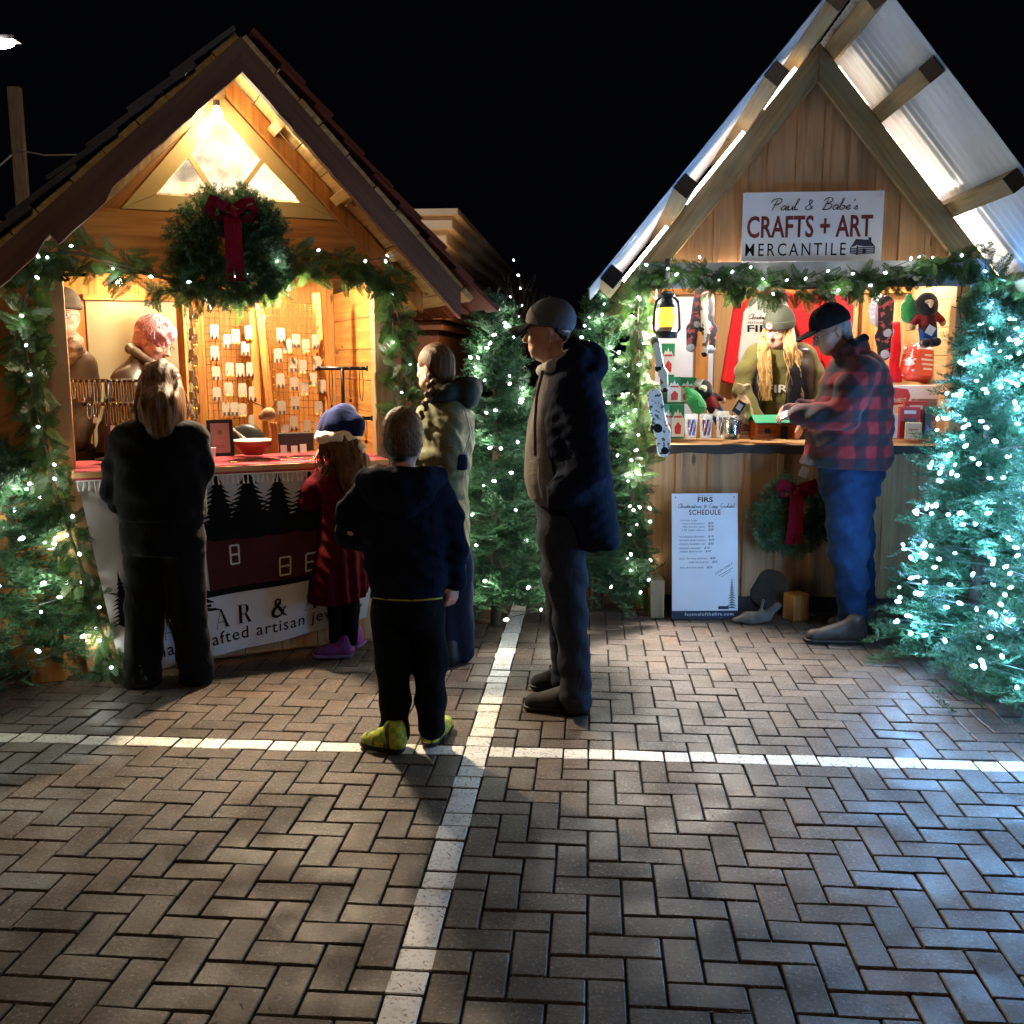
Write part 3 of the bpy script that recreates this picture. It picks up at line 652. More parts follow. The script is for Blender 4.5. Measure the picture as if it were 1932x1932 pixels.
def instance(temps, P, Rm, sc, rng):
    """one (V, F, var) from many copies of a few templates"""
    V = []; F = []; va = []; o = 0; pick = rng.integers(0, len(temps), len(P))
    for k, (tv, tf) in enumerate(temps):
        idx = np.where(pick == k)[0]
        if len(idx) == 0: continue
        vv = np.einsum('nij,vj->nvi', Rm[idx], tv) * sc[idx][:, None, None] + P[idx][:, None, :]
        n, m = vv.shape[:2]; V.append(vv.reshape(-1, 3)); F.append((tf[None] + (np.arange(n) * m)[:, None, None]).reshape(-1, 3) + o); o += n * m
        va.append(np.repeat(np.clip(rng.normal(.45, .25, n), 0, 1), m))
    return np.concatenate(V), np.concatenate(F), np.concatenate(va)
def fir_tree(base, H, rad, n, label, seed, name='fir_tree', skirt=.08, lean=(0, 0), pw=.85):
    rng = np.random.default_rng(seed); t = thing(name, label, 'tree', base)
    P = []; M_ = []
    nb = int(n / 5)
    for b_ in range(nb):
        u = rng.random() ** 1.35; z = skirt * H + u * H * (.97 - skirt); R_ = rad * ((1 - (z / H)) ** pw) * rng.uniform(.78, 1.12) + .035; ph = rng.uniform(0, 2 * math.pi)
        dz = rng.uniform(-.10, .35) + .5 * (z / H) ** 3; d = np.array([math.cos(ph), math.sin(ph), dz])
        for k in range(5):
            s = R_ * (.25 + .78 * (k + rng.random() * .6) / 5); q = np.array([lean[0] * z, lean[1] * z, z]) + d * s + np.array([0, 0, -.18 * s * s / max(rad, .1)])
            dd = nrm(d + rng.normal(0, .33, 3) + (0, 0, .05)); fr = frame_from(dd, nrm(np.array([0, 0, 1.]) + rng.normal(0, .3, 3))); P.append(q - dd * .05); M_.append(fr)
    # leader
    for k in range(14):
        z = H * (.86 + .14 * k / 13); dd = nrm(np.array([rng.normal(0, .5), rng.normal(0, .5), 1.0 if k < 12 else 3])); P.append(np.array([lean[0] * z, lean[1] * z, z - .05])); M_.append(frame_from(dd, (1, .1, 0)))
    P = np.array(P); M_ = np.array(M_); V, F, va = instance(FIRT, P, M_, rng.uniform(.8, 1.25, len(P)), rng)
    ok = V[:, 2] > .004; V[~ok, 2] = .004
    np_mesh('crown', V, F, MT['fir'], t, var=va)
    b = MB(); b.tube([(0, 0, 0), (lean[0] * H * .5, lean[1] * H * .5, H * .5), (lean[0] * H, lean[1] * H, H * .95)], [.035, .022, .005], 8)
    for k in range(40):
        z = H * rng.uniform(.1, .85); ph = rng.uniform(0, 6.28); R_ = rad * (1 - z / H) ** pw * .8; b.tube([(lean[0] * z, lean[1] * z, z), (lean[0] * z + R_ * math.cos(ph), lean[1] * z + R_ * math.sin(ph), z + R_ * .2)], [.007, .002], 5, cap=False)
    b.build('trunk', MT['bark'], t, smooth=True); return t

BULB_ME = {}; GLOW = {'coolbulb': (.13, (.90, .94, .86)), 'treebulb': (.36, (.93, .96, .80)), 'bluebulb': (.80, (.22, .52, 1.0))}
def bulb_mesh(mname):
    if mname not in BULB_ME:
        b = MB(); b.lathe([(0, .013), (.0045, .009), (.0068, .002), (.0060, -.005), (.0030, -.009), (0, -.010)], n=8); o = b.build('bulb', MT[mname], smooth=True); BULB_ME[mname] = o.data; bpy.data.objects.remove(o)
    return BULB_ME[mname]
def light_string(label, pts, mname, seed, base=None, wire=True, jit=.02, scale=1.0, glow=1.0):
    rng = np.random.default_rng(seed); pts = np.asarray(pts); base = pts[0] if base is None else np.asarray(base)
    t = thing('light_string', label, 'string lights', base, group='white mini light strings')
    if wire:
        b = MB(); W_ = pts - base; b.tube([p + rng.normal(0, .006, 3) for p in W_], .0022, 4); b.build('wire', MT['wire'], t)
    me = bulb_mesh(mname)
    for p in pts[:100]:
        o = bpy.data.objects.new('bulb', me); link(o, t); o.location = Vector([float(c) for c in (p - base + rng.normal(0, jit, 3))]); o.rotation_euler = tuple(float(x) for x in rng.uniform(0, 6.28, 3)); s = float(rng.uniform(.85, 1.25) * scale); o.scale = (s, s, s)
    e, col = GLOW[mname]
    if glow:
        for k in range(2, len(pts), 5):
            l = bpy.data.lights.new('bulb_light', 'POINT'); l.energy = e * min(5, len(pts)) * glow; l.color = col; l.shadow_soft_size = .03; o = bpy.data.objects.new('bulb_light', l); link(o, t); o.location = Vector([float(c) for c in (pts[k] - base + np.array([0, -.025, 0]))])
    return t
def cone_points(base, H, rad, n, turns, z0, z1, rng, front=True, pw=.85, lean=(0, 0), k=1.02):
    """points wound round a tree; most of them on the side towards the stalls' front (-y)"""
    out = []
    for i in range(n):
        u = (i + rng.random() * .8) / n; z = H * (z0 + (z1 - z0) * u); R_ = rad * (1 - z / H) ** pw * k * rng.uniform(.86, 1.06) + .02
        if front: ph = -math.pi / 2 + math.sin(u * turns * math.pi) * 1.45 + rng.normal(0, .15)
        else: ph = u * turns * 2 * math.pi
        out.append(np.asarray(base) + np.array([lean[0] * z + R_ * math.cos(ph), lean[1] * z + R_ * math.sin(ph), z + R_ * .10]))
    return np.array(out)
rg = np.random.default_rng(77)
# --- the five trees
T = {}; PW = {'r1': .7}
def tree(key, base, H, rad, n, label, seed, **k):
    T[key] = (np.array([base[0], base[1], 0.]), H, rad); fir_tree((base[0], base[1], 0), H, rad, n, label, seed, **k)
tree('r1', (2.42, 5.02), 1.90, .46, 2300, 'tall fir closest to the plaid jacket man, thick with ice white lights', 1, skirt=.06, pw=.7)
tree('r2', (2.50, 4.30), 1.70, .46, 1900, 'fir in front at the right edge, its lowest lights almost touching the pavers', 2, skirt=.05)
tree('m1', (-.10, 5.85), 1.95, .42, 1900, 'fir between the jewellery stall and the man in the grey cap, sparsely lit', 3, skirt=.08)
tree('m2', (.56, 6.25), 2.03, .40, 1600, 'slender fir whose lit tip rises just behind the grey cap', 4, skirt=.08)
tree('l1', (-2.52, 4.88), 1.18, .52, 1700, 'squat lit fir against the siding beside the jewellery stall', 5, skirt=.10)
def tree_lights(key, spec, m, seed):
    base, H, rad = T[key]
    for i, (n, turns, z0, z1, lab) in enumerate(spec):
        light_string(lab, cone_points(base, H, rad, n, turns, z0, z1, np.random.default_rng(seed + i), pw=PW.get(key, .85)), m, seed + i, base=base, wire=(i == 0), scale=1.3 if m == 'bluebulb' else 1.15)
tree_lights('r1', [(88, 9, .04, .50, 'dense ice white light string low on the fir by the plaid jacket man'), (80, 13, .08, .90, 'ice white light string threaded between the others on the fir by the plaid jacket man'), (80, 10, .46, .98, 'dense ice white light string round the top of the fir by the plaid jacket man')], 'bluebulb', 100)
tree_lights('r2', [(74, 8, .03, .55, 'ice white light string hanging to the ground on the front right fir'), (70, 12, .08, .9, 'ice white light string threaded between the others on the front right fir'), (64, 8, .5, .97, 'ice white light string round the top of the front right fir')], 'bluebulb', 120)
tree_lights('m1', [(66, 9, .05, .97, 'cool white light string spread over the fir left of the man in the grey cap')], 'treebulb', 140)
tree_lights('m2', [(58, 11, .10, .98, 'cool white light string up the slender fir behind the grey cap')], 'treebulb', 150)
tree_lights('l1', [(50, 8, .12, .95, 'cool white light string on the squat fir beside the jewellery stall')], 'treebulb', 160)

# --- cedar garlands
def smooth_path(P, n):
    P = np.asarray(P, float); seg = np.linalg.norm(np.diff(P, axis=0), axis=1); s = np.r_[0, np.cumsum(seg)]; q = np.linspace(0, s[-1], n)
    out = np.stack([np.interp(q, s, P[:, k]) for k in range(3)], 1)
    for _ in range(6): out[1:-1] = .25 * out[:-2] + .5 * out[1:-1] + .25 * out[2:]
    return out, s[-1]
def garland(label, path, rad, seed, dens=150, droop=.55, stalln=(0, -1, 0)):
    rng = np.random.default_rng(seed); pts, L = smooth_path(path, 80); n = int(L * dens)
    t = thing('garland', label, 'garland', pts[0])
    u = rng.random(n) * (len(pts) - 1.001); i = u.astype(int); f = (u - i)[:, None]; c = pts[i] * (1 - f) + pts[i + 1] * f; tg = pts[i + 1] - pts[i]
    P = []; M_ = []; nv = np.asarray(stalln, float)
    for k in range(n):
        tt = nrm(tg[k]); a = rng.uniform(0, 2 * math.pi); e1 = nrm(np.cross(tt, nv)); e2 = np.cross(tt, e1); o = e1 * math.cos(a) + e2 * math.sin(a)
        if o @ nv < -.35: o = o - 1.6 * (o @ nv) * nv
        d = nrm(o * .75 + tt * rng.choice((-1, 1)) * rng.uniform(.2, .9) + np.array([0, 0, -droop * rng.uniform(.3, 1.5)]) + rng.normal(0, .15, 3)); P.append(c[k] + o * rad * rng.uniform(0, .55)); M_.append(frame_from(d, nrm(nv * .8 + np.array([0, 0, .5]) + rng.normal(0, .35, 3))))
    V, F, va = instance(CEDT, np.array(P), np.array(M_), rng.uniform(.55, 1.05, n) * rad / .11, rng)
    V[:, 2] = np.maximum(V[:, 2], .004)
    np_mesh('fronds', V - pts[0], F, MT['cedarleaf'], t, var=va)
    b = MB(); b.tube([p - pts[0] for p in pts[::3]], .008, 6); b.build('rope', MT['bark'], t); return pts
nL = np.array([math.sin(YAW_L), -math.cos(YAW_L), 0]); nR = np.array([math.sin(YAW_R), -math.cos(YAW_R), 0])
g1 = garland('cedar garland swagged across the jewellery stall opening below the wreath', [LP(-.10, -.06, 2.10), LP(.1, -.08, 2.12), LP(.35, -.09, 2.04), LP(.62, -.09, 1.97), LP(.85, -.09, 1.99), LP(1.1, -.09, 2.08), LP(1.35, -.09, 2.12), LP(1.62, -.08, 2.06)], .105, 31, stalln=nL)
g2 = garland('cedar garland hanging down the outer post of the jewellery stall beside the squat fir', [LP(-.09, -.07, 2.10), LP(-.16, -.07, 1.9), LP(-.17, -.08, 1.5), LP(-.10, -.09, 1.05), LP(-.02, -.13, .7), LP(.06, -.17, .35), LP(.13, -.22, .06)], .092, 32, stalln=nL, dens=150)
g3 = garland('cedar garland hanging down the jewellery stall post next to the brick building', [LP(1.63, -.06, 2.08), LP(1.70, -.06, 1.8), LP(1.72, -.06, 1.4), LP(1.72, -.06, 1.0), LP(1.72, -.06, .55)], .102, 33, stalln=nL)
g4 = garland('cedar garland swagged under the white sign of the board and batten stall', [RP(-.15, -.13, 2.13), RP(.1, -.15, 2.12), RP(.4, -.15, 2.05), RP(.75, -.15, 2.01), RP(1.1, -.15, 2.04), RP(1.45, -.15, 2.12), RP(1.75, -.15, 2.20)], .09, 34, stalln=nR, dens=190)
g5 = garland('cedar garland hanging down the lantern post of the board and batten stall', [RP(-.15, -.12, 2.14), RP(-.20, -.10, 1.9), RP(-.18, -.10, 1.5), RP(-.19, -.10, 1.1), RP(-.21, -.12, .6), RP(-.20, -.14, .12)], .098, 35, stalln=nR, dens=170)
g6 = garland('cedar garland hanging behind the lit fir on the board and batten stall', [RP(1.78, -.12, 2.2), RP(1.90, -.10, 1.95), RP(1.93, -.10, 1.6), RP(1.92, -.10, 1.2)], .13, 36, stalln=nR)
def garland_lights(label, pts, nv, n, seed, m='coolbulb', off=.085):
    rng = np.random.default_rng(seed); q = pts[np.linspace(1, len(pts) - 2, n).astype(int)] + nv * off * rng.uniform(.6, 1.25, n)[:, None] + np.c_[rng.normal(0, .03, n), np.zeros(n), rng.normal(.02, .035, n)]
    light_string(label, q, m, seed, jit=.008)
garland_lights('cool white light string along the garland swag of the jewellery stall', g1, nL, 11, 201)
garland_lights('cool white light string down the post garland beside the squat fir', g2, nL, 14, 202)
garland_lights('cool white light string down the post garland next to the brick building', g3, nL, 10, 203)
garland_lights('cool white light string along the garland swag under the white sign', g4, nR, 21, 204)
garland_lights('cool white light string down the lantern post garland', g5, nR, 19, 205)
garland_lights('ice white light string down the garland behind the lit fir', g6, nR, 10, 206, 'bluebulb')

# --- wreaths with red bows
def ribbon(b, P, wdt, nrmv=(0, -1, 0), t=.0012):
    P = [np.asarray(p, float) for p in P]; A = []; B = []
    for i in range(len(P)):
        tg = nrm(P[min(i + 1, len(P) - 1)] - P[max(i - 1, 0)]); s = nrm(np.cross(tg, nrmv)) * wdt / 2; A.append(P[i] - s); B.append(P[i] + s)
    V = A + B; n = len(P); o = [(i, i + 1, n + i + 1, n + i) for i in range(n - 1)]
    nv = np.asarray(nrmv, float) * t; b.add(V + [p + nv for p in V], o + [(2 * n + i, 3 * n + i, 3 * n + i + 1, 2 * n + i + 1) for i in range(n - 1)])
def wreath(label, c, rotz, R0, tube, seed, n, tag_=False):
    rng = np.random.default_rng(seed); t = thing('wreath', label, 'wreath', c, rotz); P = []; M_ = []
    for k in range(n):
        a = rng.uniform(0, 2 * math.pi); ra = np.array([math.cos(a), 0, math.sin(a)]); ta = np.array([-math.sin(a), 0, math.cos(a)]); th = rng.uniform(0, 2 * math.pi)
        o = ra * math.cos(th) + np.array([0, -1, 0]) * abs(math.sin(th)) * 1.0; d = nrm(o + ta * rng.uniform(.3, 1.1) + rng.normal(0, .3, 3)); P.append(ra * R0 + o * tube * .25); M_.append(frame_from(d, nrm(np.array([0, -1., 0]) + rng.normal(0, .4, 3))))
    V, F, va = instance(FIRT + FIRS, np.array(P), np.array(M_), rng.uniform(.6, 1.0, n) * tube / .11, rng); V[:, 1] = np.minimum(V[:, 1], .03)
    np_mesh('foliage', V, F, MT['fir'], t, var=va)
    b = MB(); b.tube([(R0 * math.cos(a), .01, R0 * math.sin(a)) for a in np.linspace(0, 2 * math.pi, 25)], .018, 6); b.build('ring', MT['bark'], t)
    b = MB(); y = -tube * .85; zt = R0 * .95
    for s in (-1, 1):
        ribbon(b, [(0, y - .01, zt), (s * .05, y - .05, zt + .035), (s * .095, y - .045, zt + .05), (s * .105, y - .02, zt + .015), (s * .08, y, zt - .02), (s * .03, y, zt - .012), (0, y, zt)], .055)
        ribbon(b, [(s * .01, y - .012, zt), (s * .02, y - .03, zt - .06), (s * .018, y - .03, zt - .16), (s * .025, y - .012, zt - .27), (s * .03, y, zt - .33)], .046)
    b.box((0, y - .02, zt), (.045, .035, .045)); b.build('bow', MT['burgundy'], t, smooth=True)
    return t
wreath('round fir wreath with a wine red bow on the gable of the jewellery stall', LP(.80, -.10, 2.155), YAW_L, .175, .135, 51, 620)
wr2 = wreath('fir wreath with a wine red bow standing in front of the signed counter', RP(.765, -.16, .66), YAW_R, .165, .105, 52, 400)

def bare_tree():
    base = gnd(1010, 790); base[1] = 13.; base = np.array([W(975, 700, 13.)[0], 13., 0.]); t = thing('bare_tree', 'dark bare tree with a few white lights far behind the gap', 'tree', base); r = random.Random(8); b = MB(); tips = []
    def br(p, d, L, rr, k):
        q = p + d * L; m = p + d * L * .5 + np.array([r.uniform(-.04, .04), 0, .03]) * L; b.tube([p, m, q], [rr, rr * .8, rr * .6], 5, cap=False)
        if k == 0: tips.append(q); return
        for _ in range(3): br(q, nrm(d + np.array([r.uniform(-.7, .7), r.uniform(-.5, .5), r.uniform(-.1, .5)])), L * r.uniform(.55, .8), rr * .6, k - 1)
    br(np.zeros(3), np.array([0, 0, 1.]), 1.0, .05, 4); b.build('trunk', plain('dark wet bark', (.05, .04, .035), .5), t)
    P = [W(968., 492, 12.8), W(975., 520, 12.8), W(981., 545, 12.8), W(963., 560, 12.8), W(988., 575, 12.8), W(978., 600, 12.8)]; light_string('few white lights on the bare tree far behind the gap', P, 'coolbulb', 300, scale=1.6, glow=0)
bare_tree()
# ================================================================ smooth solid modelling for people, clothes and soft goods
class Field:
    def __init__(s, lo, hi, h):
        s.lo = np.asarray(lo, float); s.h = h; s.n = np.ceil((np.asarray(hi, float) - s.lo) / h).astype(int) + 1
        s.ax = [s.lo[k] + h * np.arange(s.n[k]) for k in range(3)]; s.F = np.full(s.n, .15, np.float32)
    def sub(s, lo, hi):
        a = np.clip(np.floor((np.asarray(lo) - s.lo) / s.h).astype(int), 0, s.n - 1); b = np.clip(np.ceil((np.asarray(hi) - s.lo) / s.h).astype(int) + 1, 1, s.n)
        if np.any(b <= a): return None, None
        sl = tuple(slice(a[k], b[k]) for k in range(3)); X = np.meshgrid(*[s.ax[k][sl[k]] for k in range(3)], indexing='ij', sparse=True); return sl, X
    def put(s, sl, d, k, op='u'):
        A = s.F[sl]; d = d.astype(np.float32)
        if op == 'u':
            if k > 0: hh = np.maximum(k - np.abs(A - d), 0) / k; r = np.minimum(A, d) - hh * hh * k * .25
            else: r = np.minimum(A, d)
        elif op == 's':
            d = -d; hh = np.maximum(k - np.abs(A - d), 0) / max(k, 1e-6); r = np.maximum(A, d) + hh * hh * k * .25
        s.F[sl] = r
    def cap(s, a, b, ra, rb=None, k=.02, op='u'):
        a = np.asarray(a, float); b = np.asarray(b, float); rb = ra if rb is None else rb; m = max(ra, rb) + k + s.h * 3
        sl, X = s.sub(np.minimum(a, b) - m, np.maximum(a, b) + m)
        if sl is None: return s
        d = b - a; L2 = d @ d + 1e-12; px, py, pz = X[0] - a[0], X[1] - a[1], X[2] - a[2]
        t = np.clip((px * d[0] + py * d[1] + pz * d[2]) / L2, 0, 1); s.put(sl, np.sqrt((px - t * d[0]) ** 2 + (py - t * d[1]) ** 2 + (pz - t * d[2]) ** 2) - (ra + (rb - ra) * t), k, op); return s
    def chain(s, P, r, k=.02, op='u'):
        for i in range(len(P) - 1): s.cap(P[i], P[i + 1], r[i], r[i + 1], k, op)
        return s
    def ell(s, c, r, M_=None, k=.02, op='u'):
        c = np.asarray(c, float); r = np.asarray(r, float); m = r.max() + k + s.h * 3; sl, X = s.sub(c - m, c + m)
        if sl is None: return s
        p = [X[0] - c[0], X[1] - c[1], X[2] - c[2]]
        if M_ is not None: p = [p[0] * M_[0, j] + p[1] * M_[1, j] + p[2] * M_[2, j] for j in range(3)]
        k0 = np.sqrt((p[0] / r[0]) ** 2 + (p[1] / r[1]) ** 2 + (p[2] / r[2]) ** 2); k1 = np.sqrt((p[0] / r[0] ** 2) ** 2 + (p[1] / r[1] ** 2) ** 2 + (p[2] / r[2] ** 2) ** 2)
        s.put(sl, k0 * (k0 - 1) / (k1 + 1e-9), k, op); return s
    def box(s, c, hf, M_=None, rd=.01, k=.01, op='u'):
        c = np.asarray(c, float); hf = np.asarray(hf, float); m = np.linalg.norm(hf) + k + s.h * 3; sl, X = s.sub(c - m, c + m)
        if sl is None: return s
        p = [X[0] - c[0], X[1] - c[1], X[2] - c[2]]
        if M_ is not None: p = [p[0] * M_[0, j] + p[1] * M_[1, j] + p[2] * M_[2, j] for j in range(3)]
        q = [np.abs(p[j]) - hf[j] + rd for j in range(3)]; o = np.sqrt(sum(np.maximum(x, 0) ** 2 for x in q)) + np.minimum(np.maximum(np.maximum(q[0], q[1]), q[2]), 0) - rd; s.put(sl, o, k, op); return s
    def loft(s, st, yaw=0., k=.02, op='u', pw=2.0):
        """stack of oval sections: rows of (z, x, y, half across, half deep); 'across' points along (cos yaw, sin yaw)"""
        st = np.array(sorted(st), float); z0, z1 = st[0, 0], st[-1, 0]; m = max(st[:, 3].max(), st[:, 4].max()) + k + s.h * 3
        sl, X = s.sub((st[:, 1].min() - m, st[:, 2].min() - m, z0 - m * .3), (st[:, 1].max() + m, st[:, 2].max() + m, z1 + m * .3))
        if sl is None: return s
        z = X[2]; zz = np.clip(z, z0, z1); f = lambda i: np.interp(zz.ravel(), st[:, 0], st[:, i]).reshape(zz.shape)
        dx = X[0] - f(1); dy = X[1] - f(2); u = dx * math.cos(yaw) + dy * math.sin(yaw); v = -dx * math.sin(yaw) + dy * math.cos(yaw); a, b = f(3), f(4)
        q = (np.abs(u / a) ** pw + np.abs(v / b) ** pw) ** (1 / pw); d = (q - 1) * np.minimum(a, b); dz = np.maximum(z0 - z, z - z1); d = np.maximum(d, dz); s.put(sl, d, k, op); return s
    def cut(s, p, n, k=.004):
        """keep the side the normal points away from"""
        n = nrm(n); p = np.asarray(p, float); X = np.meshgrid(*s.ax, indexing='ij', sparse=True); d = (X[0] - p[0]) * n[0] + (X[1] - p[1]) * n[1] + (X[2] - p[2]) * n[2]
        s.F = np.maximum(s.F, d.astype(np.float32)); return s
    def minus(s, o, off=0.):   # same grid
        s.F = np.maximum(s.F, -(o.F + off)); return s
    def shift(s, fn):
        X = np.meshgrid(*s.ax, indexing='ij', sparse=True); s.F = s.F + fn(*X).astype(np.float32); return s
    def wrinkle(s, amp, fr, seed, zs=1.0):
        rg_ = np.random.default_rng(seed); A = [(nrm(rg_.normal(size=3) * (1, 1, zs)), rg_.uniform(.6, 1.5) * fr, rg_.uniform(0, 6.28)) for _ in range(5)]; B = rg_.normal(size=(3, 3)) * 4
        def fn(x, y, z):
            o = 0; wx = np.sin(x * 9 + y * 7 + z * 6 + B[0, 0]) * .5; 
            for (d, f_, ph) in A: o = o + np.sin((x * d[0] + y * d[1] + z * d[2]) * f_ + ph + wx * 2.0)
            return amp * o / 2.2 + 0 * (x + y + z)
        return s.shift(fn)
    def mesh(s):
        F = s.F; ins = F < 0; nx, ny, nz = F.shape
        c = np.zeros((nx - 1, ny - 1, nz - 1), np.int8)
        for i in (0, 1):
            for j in (0, 1):
                for k in (0, 1): c += ins[i:nx - 1 + i, j:ny - 1 + j, k:nz - 1 + k]
        act = np.argwhere((c > 0) & (c < 8)); vid = np.full(c.shape, -1, np.int32); vid[tuple(act.T)] = np.arange(len(act))
        acc = np.zeros((len(act), 3)); cnt = np.zeros(len(act)); ed = [((a, b, 0), (a, b, 1)) for a in (0, 1) for b in (0, 1)] + [((a, 0, b), (a, 1, b)) for a in (0, 1) for b in (0, 1)] + [((0, a, b), (1, a, b)) for a in (0, 1) for b in (0, 1)]
        for e0, e1 in ed:
            f0 = F[act[:, 0] + e0[0], act[:, 1] + e0[1], act[:, 2] + e0[2]]; f1 = F[act[:, 0] + e1[0], act[:, 1] + e1[1], act[:, 2] + e1[2]]; m = (f0 < 0) != (f1 < 0)
            t = np.where(m, f0 / np.where(m, f0 - f1, 1), 0)[:, None]; acc += np.where(m[:, None], np.array(e0) + (np.array(e1) - np.array(e0)) * t, 0); cnt += m
        V = s.lo + s.h * (act + acc / cnt[:, None]); Q = []
        for ax in range(3):
            sa = [slice(1, -1)] * 3; sa[ax] = slice(0, -1); sb = list(sa); sb[ax] = slice(1, None)
            A, B = ins[tuple(sa)], ins[tuple(sb)]; idx = np.argwhere(A != B); off = np.array([1, 1, 1]); off[ax] = 0; g = idx + off; fl = A[tuple(idx.T)]
            u, v = [(1, 2), (2, 0), (0, 1)][ax]; eu = np.zeros(3, int); eu[u] = 1; ev = np.zeros(3, int); ev[v] = 1
            q = np.stack([vid[tuple((g - eu - ev).T)], vid[tuple((g - ev).T)], vid[tuple(g.T)], vid[tuple((g - eu).T)]], 1); q[~fl] = q[~fl][:, ::-1]; Q.append(q)
        return V, np.concatenate(Q)
    def build(s, name, mat, parent, soft=1):
        V, Q = s.mesh(); Q = Q[(Q >= 0).all(1)]
        e = np.concatenate([Q[:, [0, 1]], Q[:, [1, 2]], Q[:, [2, 3]], Q[:, [3, 0]]]); 
        for _ in range(soft):
            a = np.zeros_like(V); n = np.zeros(len(V)); np.add.at(a, e[:, 0], V[e[:, 1]]); np.add.at(n, e[:, 0], 1); V = V * .5 + .5 * a / np.maximum(n, 1)[:, None]
        return np_mesh(name, V, Q, mat, parent, smooth=True, world=True)

# ---------------------------------------------------------------- anatomy
def headframe(fwd, up=(0, 0, 1)):
    x = nrm(fwd); y = nrm(np.cross(up, x)); return np.stack([x, y, np.cross(x, y)], 1)   # columns: forward, left, up
def head(F, c, H, s=1.0, nose=1.0, jaw=1.0):
    P = lambda x, y, z: np.asarray(c) + H @ (np.array([x, y, z]) * s)
    F.ell(P(-.012, 0, .035), np.array([.098, .077, .098]) * s, H, .02); F.ell(P(.028, 0, -.035), np.array([.066, .064, .080]) * s, H, .03)
    F.ell(P(.050, 0, -.085), np.array([.036, .036, .028]) * s * jaw, H, .02)                      # chin
    for sg in (-1, 1):
        F.cap(P(.062, sg * .034, -.072), P(.0, sg * .058, -.045), .018 * s * jaw, .018 * s, .02)    # jaw line
        F.ell(P(.058, sg * .042, -.018), np.array([.024, .022, .020]) * s, H, .015)                # cheek
        F.ell(P(.091, sg * .031, .012), np.array([.013, .017, .011]) * s, H, .010, 's')             # eye socket
        F.ell(P(.076, sg * .031, .011), np.array([.0125, .0125, .0125]) * s, H, .003)               # eyeball
        F.cap(P(.083, sg * .012, .031), P(.074, sg * .048, .030), .0075 * s, .006 * s, .012)        # brow
        ex = rotm(0, 0, 0); F.ell(P(-.012, sg * .079, -.002), np.array([.020, .008, .031]) * s, H, .006); F.ell(P(-.010, sg * .088, .0), np.array([.010, .006, .018]) * s, H, .004, 's'); F.ell(P(-.008, sg * .076, -.028), np.array([.009, .006, .010]) * s, H, .006)
    F.cap(P(.088, 0, .018), P(.112, 0, -.020), .0085 * s, .0125 * s * nose, .010); F.ell(P(.112, 0, -.022), np.array([.013, .012, .010]) * s * nose, H, .006)
    for sg in (-1, 1): F.ell(P(.099, sg * .012, -.026), np.array([.011, .009, .008]) * s * nose, H, .006)
    F.ell(P(.088, 0, -.052), np.array([.012, .024, .0065]) * s, H, .006); F.ell(P(.086, 0, -.066), np.array([.012, .021, .0075]) * s, H, .006); F.ell(P(.097, 0, -.0585), np.array([.008, .020, .0022]) * s, H, .002, 's')
    return P
def hand(F, wr, d, pn, side, s=1.0, curl=.5, spread=.12, thumb=.7):
    """palm and five bent fingers; d: along the hand, pn: palm normal (the way the fingers curl), side: +1 thumb towards d x pn"""
    x = nrm(d); z = nrm(np.asarray(pn, float) - x * (np.asarray(pn) @ x)); y = np.cross(z, x) * side; wr = np.asarray(wr, float)
    M_ = np.stack([x, y, z], 1); F.box(wr + x * .047 * s, np.array([.046, .038, .014]) * s, M_, .013 * s, .012)
    for i, (o, L) in enumerate(((.028, .072), (.0095, .080), (-.0095, .075), (-.028, .060))):
        p = wr + x * .088 * s + y * o * s; a = curl * .55; dd = nrm(x + y * o * 6 * spread)
        for q, (f, r0) in enumerate(((.45, .0088), (.31, .0080), (.24, .0070))):
            v = dd * math.cos(a) + z * math.sin(a); e = p + v * L * f * s; F.cap(p, e, r0 * s, (r0 - .0008) * s, .004); p = e; a += curl * .85
    p = wr + x * .022 * s + y * .034 * s; v = nrm(x * .65 + y * .75 + z * .25 * curl * 2)
    F.cap(p, p + v * .036 * s, .0115 * s, .0105 * s, .012); p = p + v * .036 * s; v = nrm(x * .9 + y * .25 * thumb + z * .45 * curl); F.cap(p, p + v * .030 * s, .0098 * s, .0088 * s, .004); p = p + v * .030 * s; v = nrm(x * .95 - y * .05 + z * .55 * curl); F.cap(p, p + v * .022 * s, .0088 * s, .0070 * s, .004)
def limbs(F, J, s=1.0, k=.03):
    """bare figure under the clothes: torso, arms, legs from the joints in J"""
    n = lambda a: np.asarray(J[a], float)
    up = lambda a, b, t: n(a) * (1 - t) + n(b) * t
    F.chain([n('head') + np.array([0, 0, -.06 * s]) + .0 * n('head'), n('neck')], [.052 * s, .058 * s], k)
    sh = (n('shL') + n('shR')) / 2; hp = (n('hipL') + n('hipR')) / 2
    F.chain([n('neck'), sh * .85 + hp * .15, sh * .5 + hp * .5, hp], [.05 * s, .075 * s, .075 * s, .075 * s], .03)
    for a in 'LR':
        F.cap(sh * .85 + hp * .15, n('sh' + a), .055 * s, .038 * s, k); F.chain([n('sh' + a), n('el' + a), n('wr' + a)], [.036 * s, .030 * s, .025 * s], .015)
        F.chain([n('hip' + a), n('kn' + a), n('an' + a)], [.055 * s, .042 * s, .026 * s], k)
def bounds(J, m=.22):
    P = np.array([v for v in J.values()], float); return P.min(0) - m, P.max(0) + m
SKIN = {}
